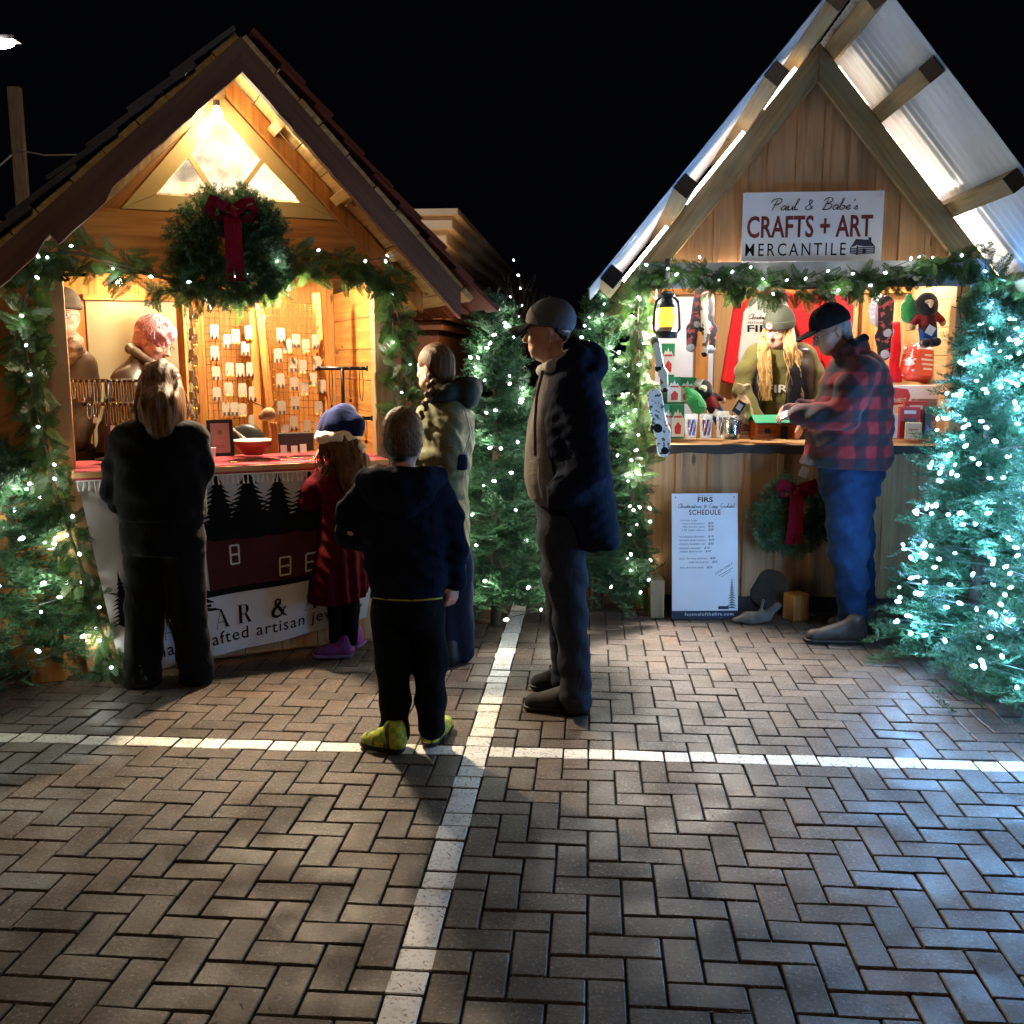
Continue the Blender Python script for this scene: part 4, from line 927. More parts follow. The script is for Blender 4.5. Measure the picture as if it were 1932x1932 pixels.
def skin(name, col, red=.12):
    if name in SKIN: return SKIN[name]
    t = NT(name); v = t.coords(); n = t.noise(v, 14, 4); c = t.ramp(n, [(.3, mul(col, .88)), (.7, (min(1, col[0] * 1.1), col[1] * (1 - red * .3), col[2] * (1 - red * .4)))])
    t.lk(c, t.b.inputs['Base Color']); t.b.inputs['Roughness'].default_value = .5; t.b.inputs['Subsurface Weight'].default_value = .12; t.b.inputs['Subsurface Radius'].default_value = (.012, .004, .002)
    t.bump(t.noise(v, 160, 3), .12, .002); SKIN[name] = t.m; return t.m
def hairmat(name, c1, c2, stretch=(60, 60, 5), rough=.45):
    t = NT(name); v = t.coords(stretch); n = t.noise(v, 1.6, 5, .6); t.lk(t.ramp(n, [(.3, c1), (.68, c2)]), t.b.inputs['Base Color']); t.b.inputs['Roughness'].default_value = rough; t.b.inputs['Specular IOR Level'].default_value = .18
    t.bump(n, .9, .006); return t.m
def strands(name, roots, paths, mat, parent, r=.0016, seed=0):
    """many thin locks following given paths with a little disorder"""
    b = MB()
    for p in paths: 
        k = len(p); b.tube(p, [r * (1.6 - 1.3 * i / (k - 1)) for i in range(k)], 4, cap=False)
    return b.build(name, mat, parent, smooth=True, world=True)
def shoe(parent, name, heel, toe, mat, sole_mat, s=1.0, h=.0075, ankle=None, wide=.042, sole=True):
    heel = np.asarray(heel, float); toe = np.asarray(toe, float); d = nrm((toe - heel) * (1, 1, 0)); F = Field(np.minimum(heel, toe) - .14, np.maximum(heel, toe) + (.14, .14, .2), h)
    L = np.linalg.norm(toe - heel); up = np.array([0, 0, 1.]); b0 = np.array([heel[0], heel[1], 0.])
    P = lambda a, z: b0 + d * a * L + up * z * s
    F.chain([P(.13, .045), P(.45, .045), P(.85, .034)], [wide * s * .9, wide * s * .95, wide * s * .88], .02); F.chain([P(.12, .06), P(.16, .12)], [.042 * s, .043 * s], .03); F.cap(P(.2, .10), P(.6, .05), .036 * s, .036 * s, .03); F.cut((0, 0, .018), (0, 0, -1)); F.cut(P(.1, .15), up)
    o = F.build(name, mat, parent)
    if sole:
        F = Field(np.minimum(heel, toe) - .14, np.maximum(heel, toe) + (.14, .14, .1), h); F.chain([P(.13, .03), P(.45, .03), P(.87, .03)], [wide * s * 1.0, wide * s * .98, wide * s * .98], .02); F.cut((0, 0, .001), (0, 0, -1)); F.cut((0, 0, .026), (0, 0, 1)); F.build('sole', sole_mat, o)
    return o
# ================================================================ PEOPLE
def rowsW(Y, rows, dy=0.):
    out = []
    for (py, xl, xr, b) in rows:
        l, r_ = W(xl, py, Y), W(xr, py, Y); out.append(((l[2] + r_[2]) / 2, (l[0] + r_[0]) / 2, Y + dy, max(.01, (r_[0] - l[0]) / 2), b))
    return out
def FB(f, x0, y0, d0, x1, y1, d1, h):
    Q = np.array([f(x, y, d) for x in (x0, x1) for y in (y0, y1) for d in (d0, d1)]); return Field(Q.min(0), Q.max(0), h)
def person(label, base, group=None): return thing('person', label, 'person', (base[0], base[1], base[2] if len(base) > 2 else 0.0), 0)
def make_body(t, J, H, s, sk, h=.0075, hands=(), neck=True, hs=None):
    lo, hi = bounds(J); F = Field(lo, hi, h); limbs(F, J, s); P = head(F, J['head'], H, hs or s)
    for hd in hands: hand(F, *hd[:4], **hd[4])
    F.build('body', sk, t, 1); return P
def eyes(t, P, s, col=(.03, .02, .015), lids=None, brow=None):
    m = plain('dark iris', col, .15, .2); wm = plain('eye white', (.6, .57, .54), .25, .03)
    for sg in (-1, 1):
        b = MB(); b.lathe([(0, -.0092), (.0065, -.0065), (.0092, 0), (.0065, .0065), (0, .0092)], P(.0805, sg * .031, .011), 10); e = b.build('eye', wm, t, smooth=True, world=True)
        b = MB(); b.lathe([(0, -.0048), (.0035, -.003), (.0048, 0), (.0035, .003), (0, .0048)], P(.0872, sg * .0315, .0105), 10); b.build('iris', m, e, smooth=True, world=True)
        if brow: b = MB(); b.tube([P(.091, sg * .014, .031), P(.090, sg * .032, .038), P(.080, sg * .052, .033)], [.003, .004, .002], 6); b.build('eyebrow', brow, t, smooth=True, world=True)
def glasses(t, P, mat, s=1.0):
    b = MB()
    for sg in (-1, 1):
        b.tube([P(.104, sg * .033 + .022 * math.cos(a), .006 + .016 * math.sin(a)) for a in np.linspace(0, 2 * math.pi, 17)], .0014, 5); b.tube([P(.103, sg * .055, .012), P(.06, sg * .078, .014), P(-.02, sg * .084, .012)], .0014, 5)
    b.tube([P(.105, -.011, .008), P(.107, 0, .012), P(.105, .011, .008)], .0014, 5); return b.build('glasses', mat, t, smooth=True, world=True)
def long_hair(t, P, c, s, mat, length, n, seed, arc=(-2.4, 2.4), wave=.012, spread=.03, base=True, top=.125, name='hair', taper=0, fwdlen=None, r=.0042):
    """locks from the crown over the skull, then hanging straight down; arc is measured round from the back of the head"""
    rng = np.random.default_rng(seed); paths = []
    for k in range(n):
        a = rng.uniform(*arc); ca, sa = math.cos(a), math.sin(a); ph = rng.uniform(0, 6.28); L = length * rng.uniform(.78, 1.03); off = rng.uniform(0, 1); pts = []
        for q in np.linspace(.12, 1, 6):
            th = q * math.pi / 2 * 1.05; rr = 1 + .05 * off; pts.append(P((-.012 - .108 * ca * math.sin(th)) * rr, .090 * sa * math.sin(th) * rr, .032 + .104 * math.cos(th) * rr))
        e = pts[-1]; o = np.array(e) - np.asarray(P(-.012, 0, -.03)); o[2] = 0; o = nrm(o)
        for q in np.linspace(.12, 1, 9): pts.append(e + o * (spread * q * (.3 + off)) * (1 - taper * q) + np.array([wave * math.sin(q * 7 + ph) * (.3 + q), wave * math.cos(q * 6 + ph) * (.3 + q), -L * q]))
        paths.append(pts)
    return strands(name, None, paths, mat, t, r)

NAVY = fabric('navy jacket cloth', (.008, .012, .028)); BLACKC = fabric('black cloth', (.008, .008, .009)); GREYH = fabric('grey hoodie fleece', (.18, .162, .147)); DENIM = fabric('blue denim', (.012, .027, .066), .85, .5, .03, 260)
CHAR = fabric('charcoal trousers', (.028, .032, .044)); OLIVE = fabric('olive puffer nylon', rgb('#5a5a42'), .55, .15, .05, 90, .12); LEATH = plain('brown leather', (.034, .026, .021), .42, .35, 9, .25, 50)
SK_M = skin('weathered skin', (.50, .27, .18)); SK_F = skin('fair skin', (.62, .40, .31)); SK_T = skin('tanned skin', (.34, .165, .105)); SK_R = skin('ruddy skin', (.60, .33, .26))

# ---------------------------------------------------------------- man in the grey cap
def man_cap():
    Y = 4.32; t = person('man in a grey cap and long navy hooded jacket, hands in his pockets', gnd(1062, 1338))
    f = lambda x, y, d=0.: W(x, y, Y + d)
    J = dict(head=f(1035, 630), neck=f(1058, 702), shL=f(1090, 748, -.16), shR=f(1072, 748, .17), elL=f(1108, 880, -.20), elR=f(1075, 880, .22), wrL=f(1058, 930, -.13), wrR=f(1046, 930, .13),
             hipL=f(1066, 968, -.09), hipR=f(1062, 968, .09), knL=f(1072, 1150, -.08), knR=f(1058, 1145, .12), anL=f(1086, 1316, -.07), anR=f(1066, 1292, .16), toeL=gnd(1012, 1338, .04), toeR=gnd(1020, 1297, .04))
    H = headframe((-.95, .22, -.06)); hp = dict(s=.95, curl=.6)
    P = make_body(t, J, H, .95, SK_M, .0065, [(J['wrL'], (-.15, .9, -.25), (0, .3, -1), 1, hp), (J['wrR'], (-.3, -.85, -.3), (0, -.3, -1), 1, hp)])
    hm = hairmat('dark brown hair', (.012, .008, .006), (.045, .028, .018)); eyes(t, P, .95, brow=hm)
    F = Field(P(0, 0, 0) - .2, P(0, 0, 0) + .2, .006); F.ell(P(-.014, 0, .030), np.array([.094, .079, .094]) * .95, H, 0); F.cut(P(-.045, 0, 0), H @ np.array([1, 0, -.6])); F.cut(P(0, 0, -.045), H @ np.array([.3, 0, -1])); F.wrinkle(.0015, 300, 3); F.build('hair', hm, t)
    F = Field(P(.05, 0, -.08) - .08, P(.05, 0, -.08) + .08, .005); F.ell(P(.058, 0, -.094), np.array([.030, .026, .022]) * .95, H, .01); F.wrinkle(.002, 320, 5); F.build('beard', hairmat('short brown beard', (.05, .028, .016), (.16, .09, .05)), t)
    # cap: crown with panels, curved brim
    cg = NT('grey cap twill'); co = cg.coords(); n = cg.noise(co, 240, 2); cg.lk(cg.ramp(n, [(.3, (.060, .062, .075)), (.7, (.095, .097, .115))]), cg.b.inputs['Base Color']); cg.b.inputs['Roughness'].default_value = .8; cg.bump(n, .2, .002)
    F = Field(P(0, 0, .06) - .2, P(0, 0, .06) + .2, .006); F.ell(P(-.016, 0, .062), np.array([.112, .090, .098]) * .97, H, 0); F.cut(P(0, 0, .030), H @ np.array([.22, 0, -1])); cp = F.build('cap', cg.m, t)
    F = Field(P(0, 0, .06) - .2, P(0, 0, .06) + .2, .006); F.ell(P(-.016, 0, .062), np.array([.1145, .0905, .1005]) * .97, H, 0); F.cut(P(0, 0, .032), H @ np.array([.22, 0, -1])); F.cut(P(.048, 0, .1), H @ np.array([-1, 0, .42])); F.build('front_panel', fabric('pale grey cap panel', (.36, .35, .35), .8), cp)
    F = Field(P(.13, 0, .04) - .15, P(.13, 0, .04) + .15, .005)
    for y in np.linspace(-.062, .062, 13): F.cap(P(.072, y, .056 - 4 * y * y), P(.182 - 11 * y * y, y, .030 - 9 * y * y), .0075, .0065, .006)
    F.build('brim', fabric('dark grey brim', (.040, .042, .050), .8), cp)
    b = MB(); b.lathe([(.009, 0), (.007, .005), (0, .007)], P(-.016, 0, .162), 10); b.build('button', cg.m, cp, world=True)
    # hoodie
    F = FB(f, 960, 960, -.4, 1180, 660, .45, .009); F.loft(rowsW(Y, [(696, 1024, 1096, .08), (722, 1014, 1105, .15), (760, 1004, 1112, .165), (850, 991, 1112, .165), (905, 989, 1114, .165), (938, 996, 1114, .16), (952, 1010, 1108, .15)], .01), 0, .03); F.wrinkle(.004, 38, 4); hd = F.build('hoodie', GREYH, t)
    b = MB(); b.tube([f(1000, 872, -.135), f(1018, 866, -.160), f(1016, 905, -.166), f(1024, 940, -.160)], .004, 6); b.build('pocket_seam', fabric('hoodie seam', (.40, .37, .34)), hd, smooth=True, world=True)
    F = FB(f, 1000, 720, -.2, 1110, 640, .25, .007); F.chain([f(1022, 700, 0), f(1040, 690, -.09), f(1072, 672, -.085), f(1090, 668, .01), f(1072, 672, .10), f(1040, 690, .1), f(1022, 700, .01)], [.024] * 7, .02); F.wrinkle(.003, 60, 9); F.build('collar', fabric('pale grey collar', (.42, .40, .37)), hd)
    # jacket
    F = FB(f, 960, 1060, -.5, 1200, 620, .5, .009)
    F.loft(rowsW(Y, [(694, 1046, 1118, .09), (716, 1028, 1130, .165), (750, 1020, 1138, .205), (800, 1017, 1142, .215), (860, 1022, 1150, .225), (920, 1040, 1156, .23), (975, 1062, 1163, .235), (1018, 1084, 1168, .24), (1030, 1092, 1166, .235)]), 0, .05, pw=2.4)
    F.chain([f(1082, 735, -.13), f(1104, 800, -.185), f(1112, 882, -.215), f(1072, 925, -.205), f(1032, 941, -.165)], [.095, .088, .076, .068, .052], .035)
    F.chain([f(1072, 735, .13), f(1085, 880, .22), f(1030, 938, .18)], [.09, .074, .055], .035)
    hood = [f(1062, 690, -.10), f(1092, 672, -.105), f(1112, 668, 0), f(1092, 672, .105), f(1062, 690, .10)]; F.chain(hood, [.034, .042, .050, .042, .034], .03); F.ell(f(1120, 690, 0), (.062, .125, .070), rotm(0, .5), .04); F.cap(f(1095, 652, -.03), f(1095, 652, .03), .022, k=.03)
    F.shift(lambda x, y, z: .005 * np.sin(x * 34 - z * 5 + y * 9) * np.clip((1.1 - z) * 3, 0, 1) + .0016 * np.sin(z * 60 + x * 45 + np.sin(y * 30) * 2) + .0012 * np.sin(z * 110 - x * 80)); F.cut(f(1128, 1024), (.12, 0, -1)); F.cut(f(1016, 760, 0), (-1, 0, -.08)); jk = F.build('jacket', NAVY, t, 1)
    ze = fabric('jacket edge', (.09, .09, .10))
    for pts in ([f(1024, 700, -.13), f(1013, 745, -.16), f(1009, 800, -.17), f(1010, 860, -.172)], [f(1022, 700, .12), f(1009, 745, .15), f(1004, 800, .16)]): b = MB(); b.tube(pts, .007, 6); b.build('zip_edge', ze, jk, smooth=True, world=True)
    # trousers
    F = FB(f, 980, 1345, -.35, 1180, 925, .4, .009); F.loft(rowsW(Y, [(930, 1010, 1112, .14), (985, 1012, 1112, .155), (1030, 1014, 1112, .16)]), 0, .03)
    F.chain([f(1062, 1000, -.075), f(1068, 1090, -.08), f(1076, 1165, -.075), f(1084, 1250, -.07), f(1087, 1318, -.07)], [.105, .090, .074, .068, .072], .03); F.chain([f(1062, 1000, .08), f(1060, 1090, .09), f(1062, 1165, .11), f(1068, 1240, .13), f(1068, 1288, .15)], [.104, .088, .072, .066, .068], .03)
    F.shift(lambda x, y, z: .004 * np.sin(z * 42 + x * 25 + np.sin(x * 40) * 1.2) + .0035 * np.sin(z * 95 + y * 30) * np.clip(.35 - z, 0, 1) * 3); F.build('trousers', CHAR, t)
    sm = plain('black suede', (.009, .008, .009), .8, .3, 20, .2); so = plain('black rubber', (.012, .012, .012), .5)
    shoe(t, 'shoe', gnd(1112, 1347), gnd(988, 1338), sm, so, 1.12); shoe(t, 'shoe', gnd(1088, 1303), gnd(1004, 1300), sm, so, 1.08)
man_cap()

# ---------------------------------------------------------------- boy
def boy():
    Y = 3.92; t = person('boy seen from behind in a navy hoodie, black trousers and yellow green shoes', gnd(775, 1405)); f = lambda x, y, d=0.: W(x, y, Y + d)
    J = dict(head=f(760, 830), neck=f(760, 890), shL=f(705, 925), shR=f(812, 922), elL=f(662, 1000, -.02), elR=f(850, 1010), wrL=f(690, 1020, .2), wrR=f(856, 1100, .04), hipL=f(738, 1120), hipR=f(798, 1120), knL=f(742, 1250), knR=f(812, 1245), anL=f(746, 1385), anR=f(814, 1372), toeL=gnd(705, 1402, .03), toeR=gnd(828, 1385, .03))
    H = headframe((-.12, 1, .02)); P = make_body(t, J, H, .80, SK_R, .0065, [(J['wrR'], (-.12, .05, -1), (-.6, .6, 0), 1, dict(s=.80, curl=.75)), (J['wrL'], (.5, .8, .1), (0, 0, -1), 1, dict(s=.75))], hs=.96)
    eyes(t, P, .9)
    F = Field(P(0, 0, 0) - .18, P(0, 0, 0) + .2, .005); F.ell(P(-.016, 0, .036), np.array([.107, .086, .106]) * .96, H, 0); F.ell(P(-.05, 0, -.02), np.array([.055, .068, .06]) * .96, H, .03); F.cut(P(.055, 0, 0), H @ np.array([1, 0, -.35])); F.cut(P(0, 0, -.062), H @ np.array([0, 0, -1]))
    for sg in (-1, 1): F.ell(P(.01, sg * .085, -.035), np.array([.05, .035, .05]), H, .02, 's')
    F.shift(lambda x, y, z: .0016 * np.sin(x * 210 + z * 60) * np.sin(z * 120 + y * 90)); F.build('hair', hairmat('short sandy brown hair', rgb('#3a2616'), rgb('#806040'), (90, 90, 40)), t)
    F = FB(f, 620, 1150, -.35, 890, 860, .45, .008)
    F.loft(rowsW(Y, [(884, 716, 800, .07), (900, 682, 832, .10), (925, 668, 846, .12), (960, 670, 848, .13), (1010, 680, 850, .13), (1070, 690, 848, .125), (1112, 697, 842, .12), (1130, 701, 837, .115)]), 0, .03, pw=2.3)
    F.chain([f(700, 925), f(662, 965, -.01), f(657, 1010, .02), f(690, 1022, .2)], [.062, .055, .050, .044], .03); F.chain([f(822, 922), f(848, 975), f(858, 1035, .01), f(860, 1098, .03)], [.062, .055, .049, .044], .03)
    F.shift(lambda x, y, z: .0045 * np.sin(z * 40 + x * 22 + np.sin(x * 35)) * np.clip((1.15 - z) * 2, .2, 1) + .002 * np.sin(z * 100 + x * 60)); F.cut(f(770, 1126), (0, 0, -1)); hd = F.build('hoodie', fabric('navy fleece', (.008, .011, .025), .95, .3, 0, 160, .5), t)
    F = FB(f, 640, 1020, -.35, 870, 850, .3, .007); F.chain([f(706, 898, .06), f(690, 905, -.06), f(720, 905, -.13), f(760, 905, -.15), f(800, 902, -.13), f(826, 900, -.06), f(812, 895, .06)], [.030, .036, .038, .040, .038, .036, .03], .03)
    F.ell(f(754, 925, -.105), (.150, .050, .095), rotm(-.15), .04); F.ell(f(757, 950, -.11), (.07, .035, .075), None, .03); F.wrinkle(.003, 50, 8); F.build('hood', fabric('navy fleece hood', (.009, .012, .027), .95, .3, 0, 160, .5), hd)
    F = FB(f, 680, 915, -.1, 760, 865, .2, .006); F.cap(f(697, 896, -.03), f(712, 884, .04), .022); F.ell(f(704, 892, 0), (.03, .05, .018)); F.build('hood_lining', GREYH, hd)
    b = MB(); b.grid(lambda u, v: f(703 + 132 * u, 1126.5 + 3 * v + 5 * math.sin(u * 3.1), -.122 + .25 * (2 * u - 1) ** 4 * .25), 20, 1); b.build('hem', fabric('yellow shirt hem', (.45, .40, .06)), hd, world=True)
    F = FB(f, 660, 1425, -.35, 870, 1060, .35, .008); F.loft(rowsW(Y, [(1085, 706, 831, .11), (1130, 703, 835, .116), (1175, 704, 838, .115)]), 0, .03); F.chain([f(738, 1160), f(742, 1255), f(745, 1330), f(746, 1386)], [.085, .072, .064, .058], .02); F.chain([f(802, 1160), f(812, 1250), f(813, 1320), f(814, 1370)], [.083, .070, .062, .056], .02); F.wrinkle(.004, 42, 12); F.build('trousers', BLACKC, t)
    ym = NT('yellow green trainer mesh'); co = ym.coords(); ck = ym.node('ShaderNodeTexChecker'); ck.inputs['Scale'].default_value = 42; ck.inputs[1].default_value = (.50, .52, .03, 1); ck.inputs[2].default_value = (.27, .36, .03, 1); ym.lk(co, ck.inputs[0]); v3 = ym.coords((14, 14, 2)); st = ym.noise(v3, 2.0, 2)
    ym.lk(ym.mix(ck.outputs[0], (.02, .025, .02), ym.ramp(st, [(.58, (0, 0, 0)), (.62, (.9,) * 3)])), ym.b.inputs['Base Color']); ym.b.inputs['Roughness'].default_value = .6
    so = plain('black trainer sole', (.012, .014, .02), .4)
    for hl, to in ((gnd(758, 1420), gnd(686, 1408)), (gnd(806, 1412), gnd(846, 1372))):
        s_ = shoe(t, 'shoe', hl, to, ym.m, so, .92, wide=.044); d = nrm(to - hl)
        b = MB()
        for q in (.22, .36, .5): b.tube([hl + d * .2 * q + np.array([-d[1], d[0], 0]) * w_ + np.array([0, 0, z]) for w_, z in ((-.044, .035), (-.03, .075 - q * .05), (0, .09 - q * .05), (.03, .075 - q * .05), (.044, .035))], .0035, 5)
        b.build('lace', so, s_, smooth=True, world=True)
boy()

# ---------------------------------------------------------------- girl
def girl():
    Y = 5.19; t = person('girl in a blue hat with white trim, wine red coat and purple shoes', gnd(650, 1238)); f = lambda x, y, d=0.: W(x, y, Y + d)
    J = dict(head=f(636, 838), neck=f(645, 878), shL=f(608, 900, .05), shR=f(672, 900, -.05), elL=f(582, 945, .02), elR=f(680, 950, .05), wrL=f(600, 880, .14), wrR=f(630, 900, .20), hipL=f(632, 1010), hipR=f(662, 1010), knL=f(634, 1120), knR=f(662, 1115), anL=f(636, 1218), anR=f(664, 1206), toeL=gnd(605, 1232, .03), toeR=gnd(676, 1212, .03))
    H = headframe((-.62, .78, -.05)); P = make_body(t, J, H, .72, SK_F, .0065, [(J['wrL'], (-.05, .1, 1), (.9, .3, 0), -1, dict(s=.7, curl=.5)), (J['wrR'], (-.3, .6, .5), (0, 0, -1), 1, dict(s=.7))], hs=.90)
    eyes(t, P, .9); hm = hairmat('auburn brown hair', (.03, .014, .007), (.11, .052, .022))
    F = FB(f, 570, 960, -.3, 730, 790, .3, .007); F.ell(P(-.02, 0, .02), np.array([.106, .088, .105]) * .92, H, 0); F.chain([P(-.06, 0, 0), f(662, 866, -.06), f(668, 905, -.11), f(668, 925, -.12)], [.085, .082, .070, .045], .03); F.cap(f(682, 880, -.04), f(690, 915, -.04), .04, .02, .03)
    F.cut(P(.03, 0, 0), H @ np.array([1, 0, -.2])); F.shift(lambda x, y, z: .004 * np.sin(x * 95 + np.sin(z * 20) * 1.5) + .003 * np.sin(x * 160 + y * 90)); F.build('hair', hm, t)
    long_hair(t, P, None, .9, hm, .20, 130, 5, arc=(-2.2, 2.2), wave=.012, spread=.035, name='hair_locks', r=.0036)
    bl = fabric('blue felt hat', (.009, .016, .085), .8, .2, .06, 120); wf = fabric('white fleece trim', (.70, .66, .58), .95, .1, .5, 90, .8)
    F = FB(f, 580, 880, -.25, 720, 760, .25, .006); F.ell(P(-.01, 0, .075), np.array([.112, .098, .10]), H, 0); F.chain([P(-.01, 0, .13), f(650, 786, 0), f(670, 800, -.05), f(679, 838, -.08)], [.078, .062, .042, .018], .04); F.cut(P(-.01, 0, .045), H @ np.array([.0, 0, -1])); F.wrinkle(.003, 55, 4); ht = F.build('hat', bl, t)
    F = FB(f, 580, 890, -.25, 720, 790, .25, .006); R1 = [P(-.01 + .105 * math.cos(a), .090 * math.sin(a), .045 + .0 * math.cos(a)) for a in np.linspace(0, 2 * math.pi, 17)]; F.chain(R1, [.033] * 17, .01); F.wrinkle(.003, 120, 6); F.build('hat_trim', wf, ht)
    F = FB(f, 655, 870, -.2, 705, 825, .05, .005); F.ell(f(681, 846, -.09), (.026, .026, .026)); F.wrinkle(.004, 160, 2); F.build('pompom', wf, ht)
    red = fabric('wine red velvet', (.060, .0025, .006), .85, .3, .0, 150, .25, 5)
    F = FB(f, 540, 1160, -.4, 720, 860, .4, .008); F.loft(rowsW(Y, [(872, 628, 664, .06), (884, 604, 684, .09), (905, 598, 690, .11), (950, 606, 688, .12), (1000, 602, 688, .14), (1060, 594, 690, .17), (1110, 586, 692, .19), (1132, 584, 692, .195)]), 0, .03)
    F.chain([f(612, 898, .04), f(590, 925, .02), f(583, 948, .02), f(590, 915, .09), f(599, 882, .14)], [.06, .056, .053, .046, .04], .025); F.chain([f(672, 900, -.05), f(680, 950, .05), f(640, 905, .17)], [.058, .05, .04], .025)
    F.shift(lambda x, y, z: .010 * np.sin(x * 62 + y * 58) * np.clip((.85 - z) * 2.2, 0, 1) + .002 * np.sin(z * 80 + x * 50)); F.cut(f(640, 1128), (0.1, 0, -1)); F.build('coat', red, t)
    F = FB(f, 600, 1235, -.2, 700, 1090, .2, .007); F.chain([f(634, 1090), f(635, 1160), f(636, 1222)], [.058, .048, .038], .01); F.chain([f(661, 1090), f(662, 1150), f(663, 1208)], [.056, .046, .036], .01); F.wrinkle(.002, 60, 2); F.build('leggings', BLACKC, t)
    pm = NT('purple pink trainer'); nn = pm.noise(pm.coords((1, 1, 1)), 26, 2); pm.lk(pm.ramp(nn, [(.40, (.14, .05, .24)), (.5, (.45, .03, .16)), (.6, (.20, .06, .30))]), pm.b.inputs['Base Color']); so = plain('lilac sole', (.30, .20, .36), .5)
    shoe(t, 'shoe', gnd(664, 1240), gnd(592, 1242), pm.m, so, .88); shoe(t, 'shoe', gnd(668, 1224), gnd(684, 1212), pm.m, so, .86)
girl()

# ---------------------------------------------------------------- woman with the braid
def braid_woman():
    Y = 5.09; t = person('woman with a long brown braid in an olive quilted coat with a dark hood', gnd(850, 1252)); f = lambda x, y, d=0.: W(x, y, Y + d)
    J = dict(head=f(820, 697), neck=f(830, 752), shL=f(806, 785, .12), shR=f(862, 785, -.10), elL=f(795, 860, .14), elR=f(852, 868, -.14), wrL=f(775, 862, .22), wrR=f(800, 864, -.08), hipL=f(832, 960), hipR=f(862, 960), knL=f(838, 1110), knR=f(866, 1110), anL=f(842, 1232), anR=f(872, 1222), toeL=gnd(828, 1246, .03), toeR=gnd(862, 1232, .03))
    H = headframe((-.80, .58, -.10)); P = make_body(t, J, H, .90, SK_F, .0065, [(J['wrR'], (-1, .2, .1), (0, 0, -1), 1, dict(s=.85))], hs=.95); hm = hairmat('glossy brown hair', (.020, .010, .005), (.12, .060, .024), (70, 70, 6), .58); eyes(t, P, .9)
    F = Field(P(0, 0, 0) - .2, P(0, 0, 0) + .2, .006); F.ell(P(-.018, 0, .034), np.array([.106, .086, .106]) * .96, H, 0); F.ell(P(-.065, 0, -.03), np.array([.05, .06, .05]), H, .03); F.cut(P(.045, 0, 0), H @ np.array([1, 0, -.45])); F.cut(P(0, 0, -.085), H @ np.array([.5, 0, -1]))
    for sg in (-1, 1): F.ell(P(.035, sg * .088, -.035), np.array([.055, .03, .055]), H, .02, 's')
    F.shift(lambda x, y, z: .0016 * np.sin(x * 180 + y * 150 + np.sin(z * 30))); F.build('hair', hm, t)
    F = FB(f, 770, 810, -.35, 850, 690, .2, .005); n = 11
    for k in range(n):
        a = k / (n - 1); c = f(816 - 10 * a - 16 * a * a, 712 + 84 * a, -.085 - .07 * math.sin(a * 2.4)); sg = (-1, 1)[k % 2]; F.ell(c + np.array([sg * .008, 0, 0]), np.array([.016, .017, .024]) * (1.12 - .45 * a), rotm(0, sg * .6), .004)
    F.cap(f(790, 797, -.13), f(786, 808, -.13), .011, .004); F.build('braid', hm, t)
    F = FB(f, 740, 1110, -.4, 920, 700, .4, .008); F.loft(rowsW(Y, [(742, 808, 862, .08), (760, 797, 884, .13), (785, 791, 894, .17), (830, 792, 895, .175), (880, 797, 888, .165), (915, 800, 882, .16), (970, 800, 885, .17), (1030, 803, 885, .17), (1090, 806, 881, .165)]), 0, .03, pw=2.3)
    F.chain([f(850, 786, -.11), f(846, 830, -.16), f(848, 868, -.165), f(820, 868, -.13), f(796, 864, -.09)], [.075, .072, .068, .058, .050], .025); F.chain([f(806, 788, .12), f(795, 860, .16), f(775, 862, .22)], [.07, .06, .05], .025)
    F.shift(lambda x, y, z: -.0075 * np.abs(np.sin(z * 28.5 + .5 * np.sin(x * 9))) ** .7 + .005 + .003 * np.sin(x * 70 + z * 60 + np.sin(y * 40) * 2)); F.cut(f(845, 1084), (0, 0, -1)); ct = F.build('coat', OLIVE, t)
    F = FB(f, 800, 800, -.3, 930, 690, .3, .007); F.chain([f(818, 752, -.11), f(845, 742, -.12), f(868, 738, 0), f(845, 742, .12), f(815, 752, .11)], [.032, .042, .05, .042, .032], .03); F.ell(f(883, 742, -.02), (.072, .12, .085), rotm(0, .35), .04); F.wrinkle(.005, 48, 5); F.build('hood', fabric('dark green hood', (.020, .030, .026), .6), ct)
    b = MB(); b.tube([f(878, 775, -.165), f(888, 815, -.18), f(880, 845, -.185), f(872, 862, -.19)], .0045, 6); b.build('bag_strap', plain('pale strap', (.45, .46, .46), .5), ct, smooth=True, world=True)
    F = FB(f, 855, 890, -.3, 890, 845, -.05, .006); F.box(f(872, 872, -.195), (.028, .03, .04), None, .015); F.build('belt_bag', fabric('navy bag', (.012, .016, .05)), ct)
    F = FB(f, 790, 1260, -.3, 910, 1040, .35, .008); F.chain([f(836, 1050, .02), f(840, 1120, .0), f(845, 1238, -.03)], [.088, .075, .066], .02); F.chain([f(862, 1050, .0), f(866, 1120, .01), f(872, 1228, .01)], [.086, .074, .066], .02); F.wrinkle(.004, 50, 3); F.build('trousers', fabric('dark navy jeans', (.014, .018, .034)), t)
    sm = plain('dark boots', (.012, .011, .012), .5); shoe(t, 'shoe', gnd(852, 1256), gnd(828, 1250), sm, sm, 1.0); shoe(t, 'shoe', gnd(882, 1240), gnd(858, 1228), sm, sm, 1.0)
braid_woman()

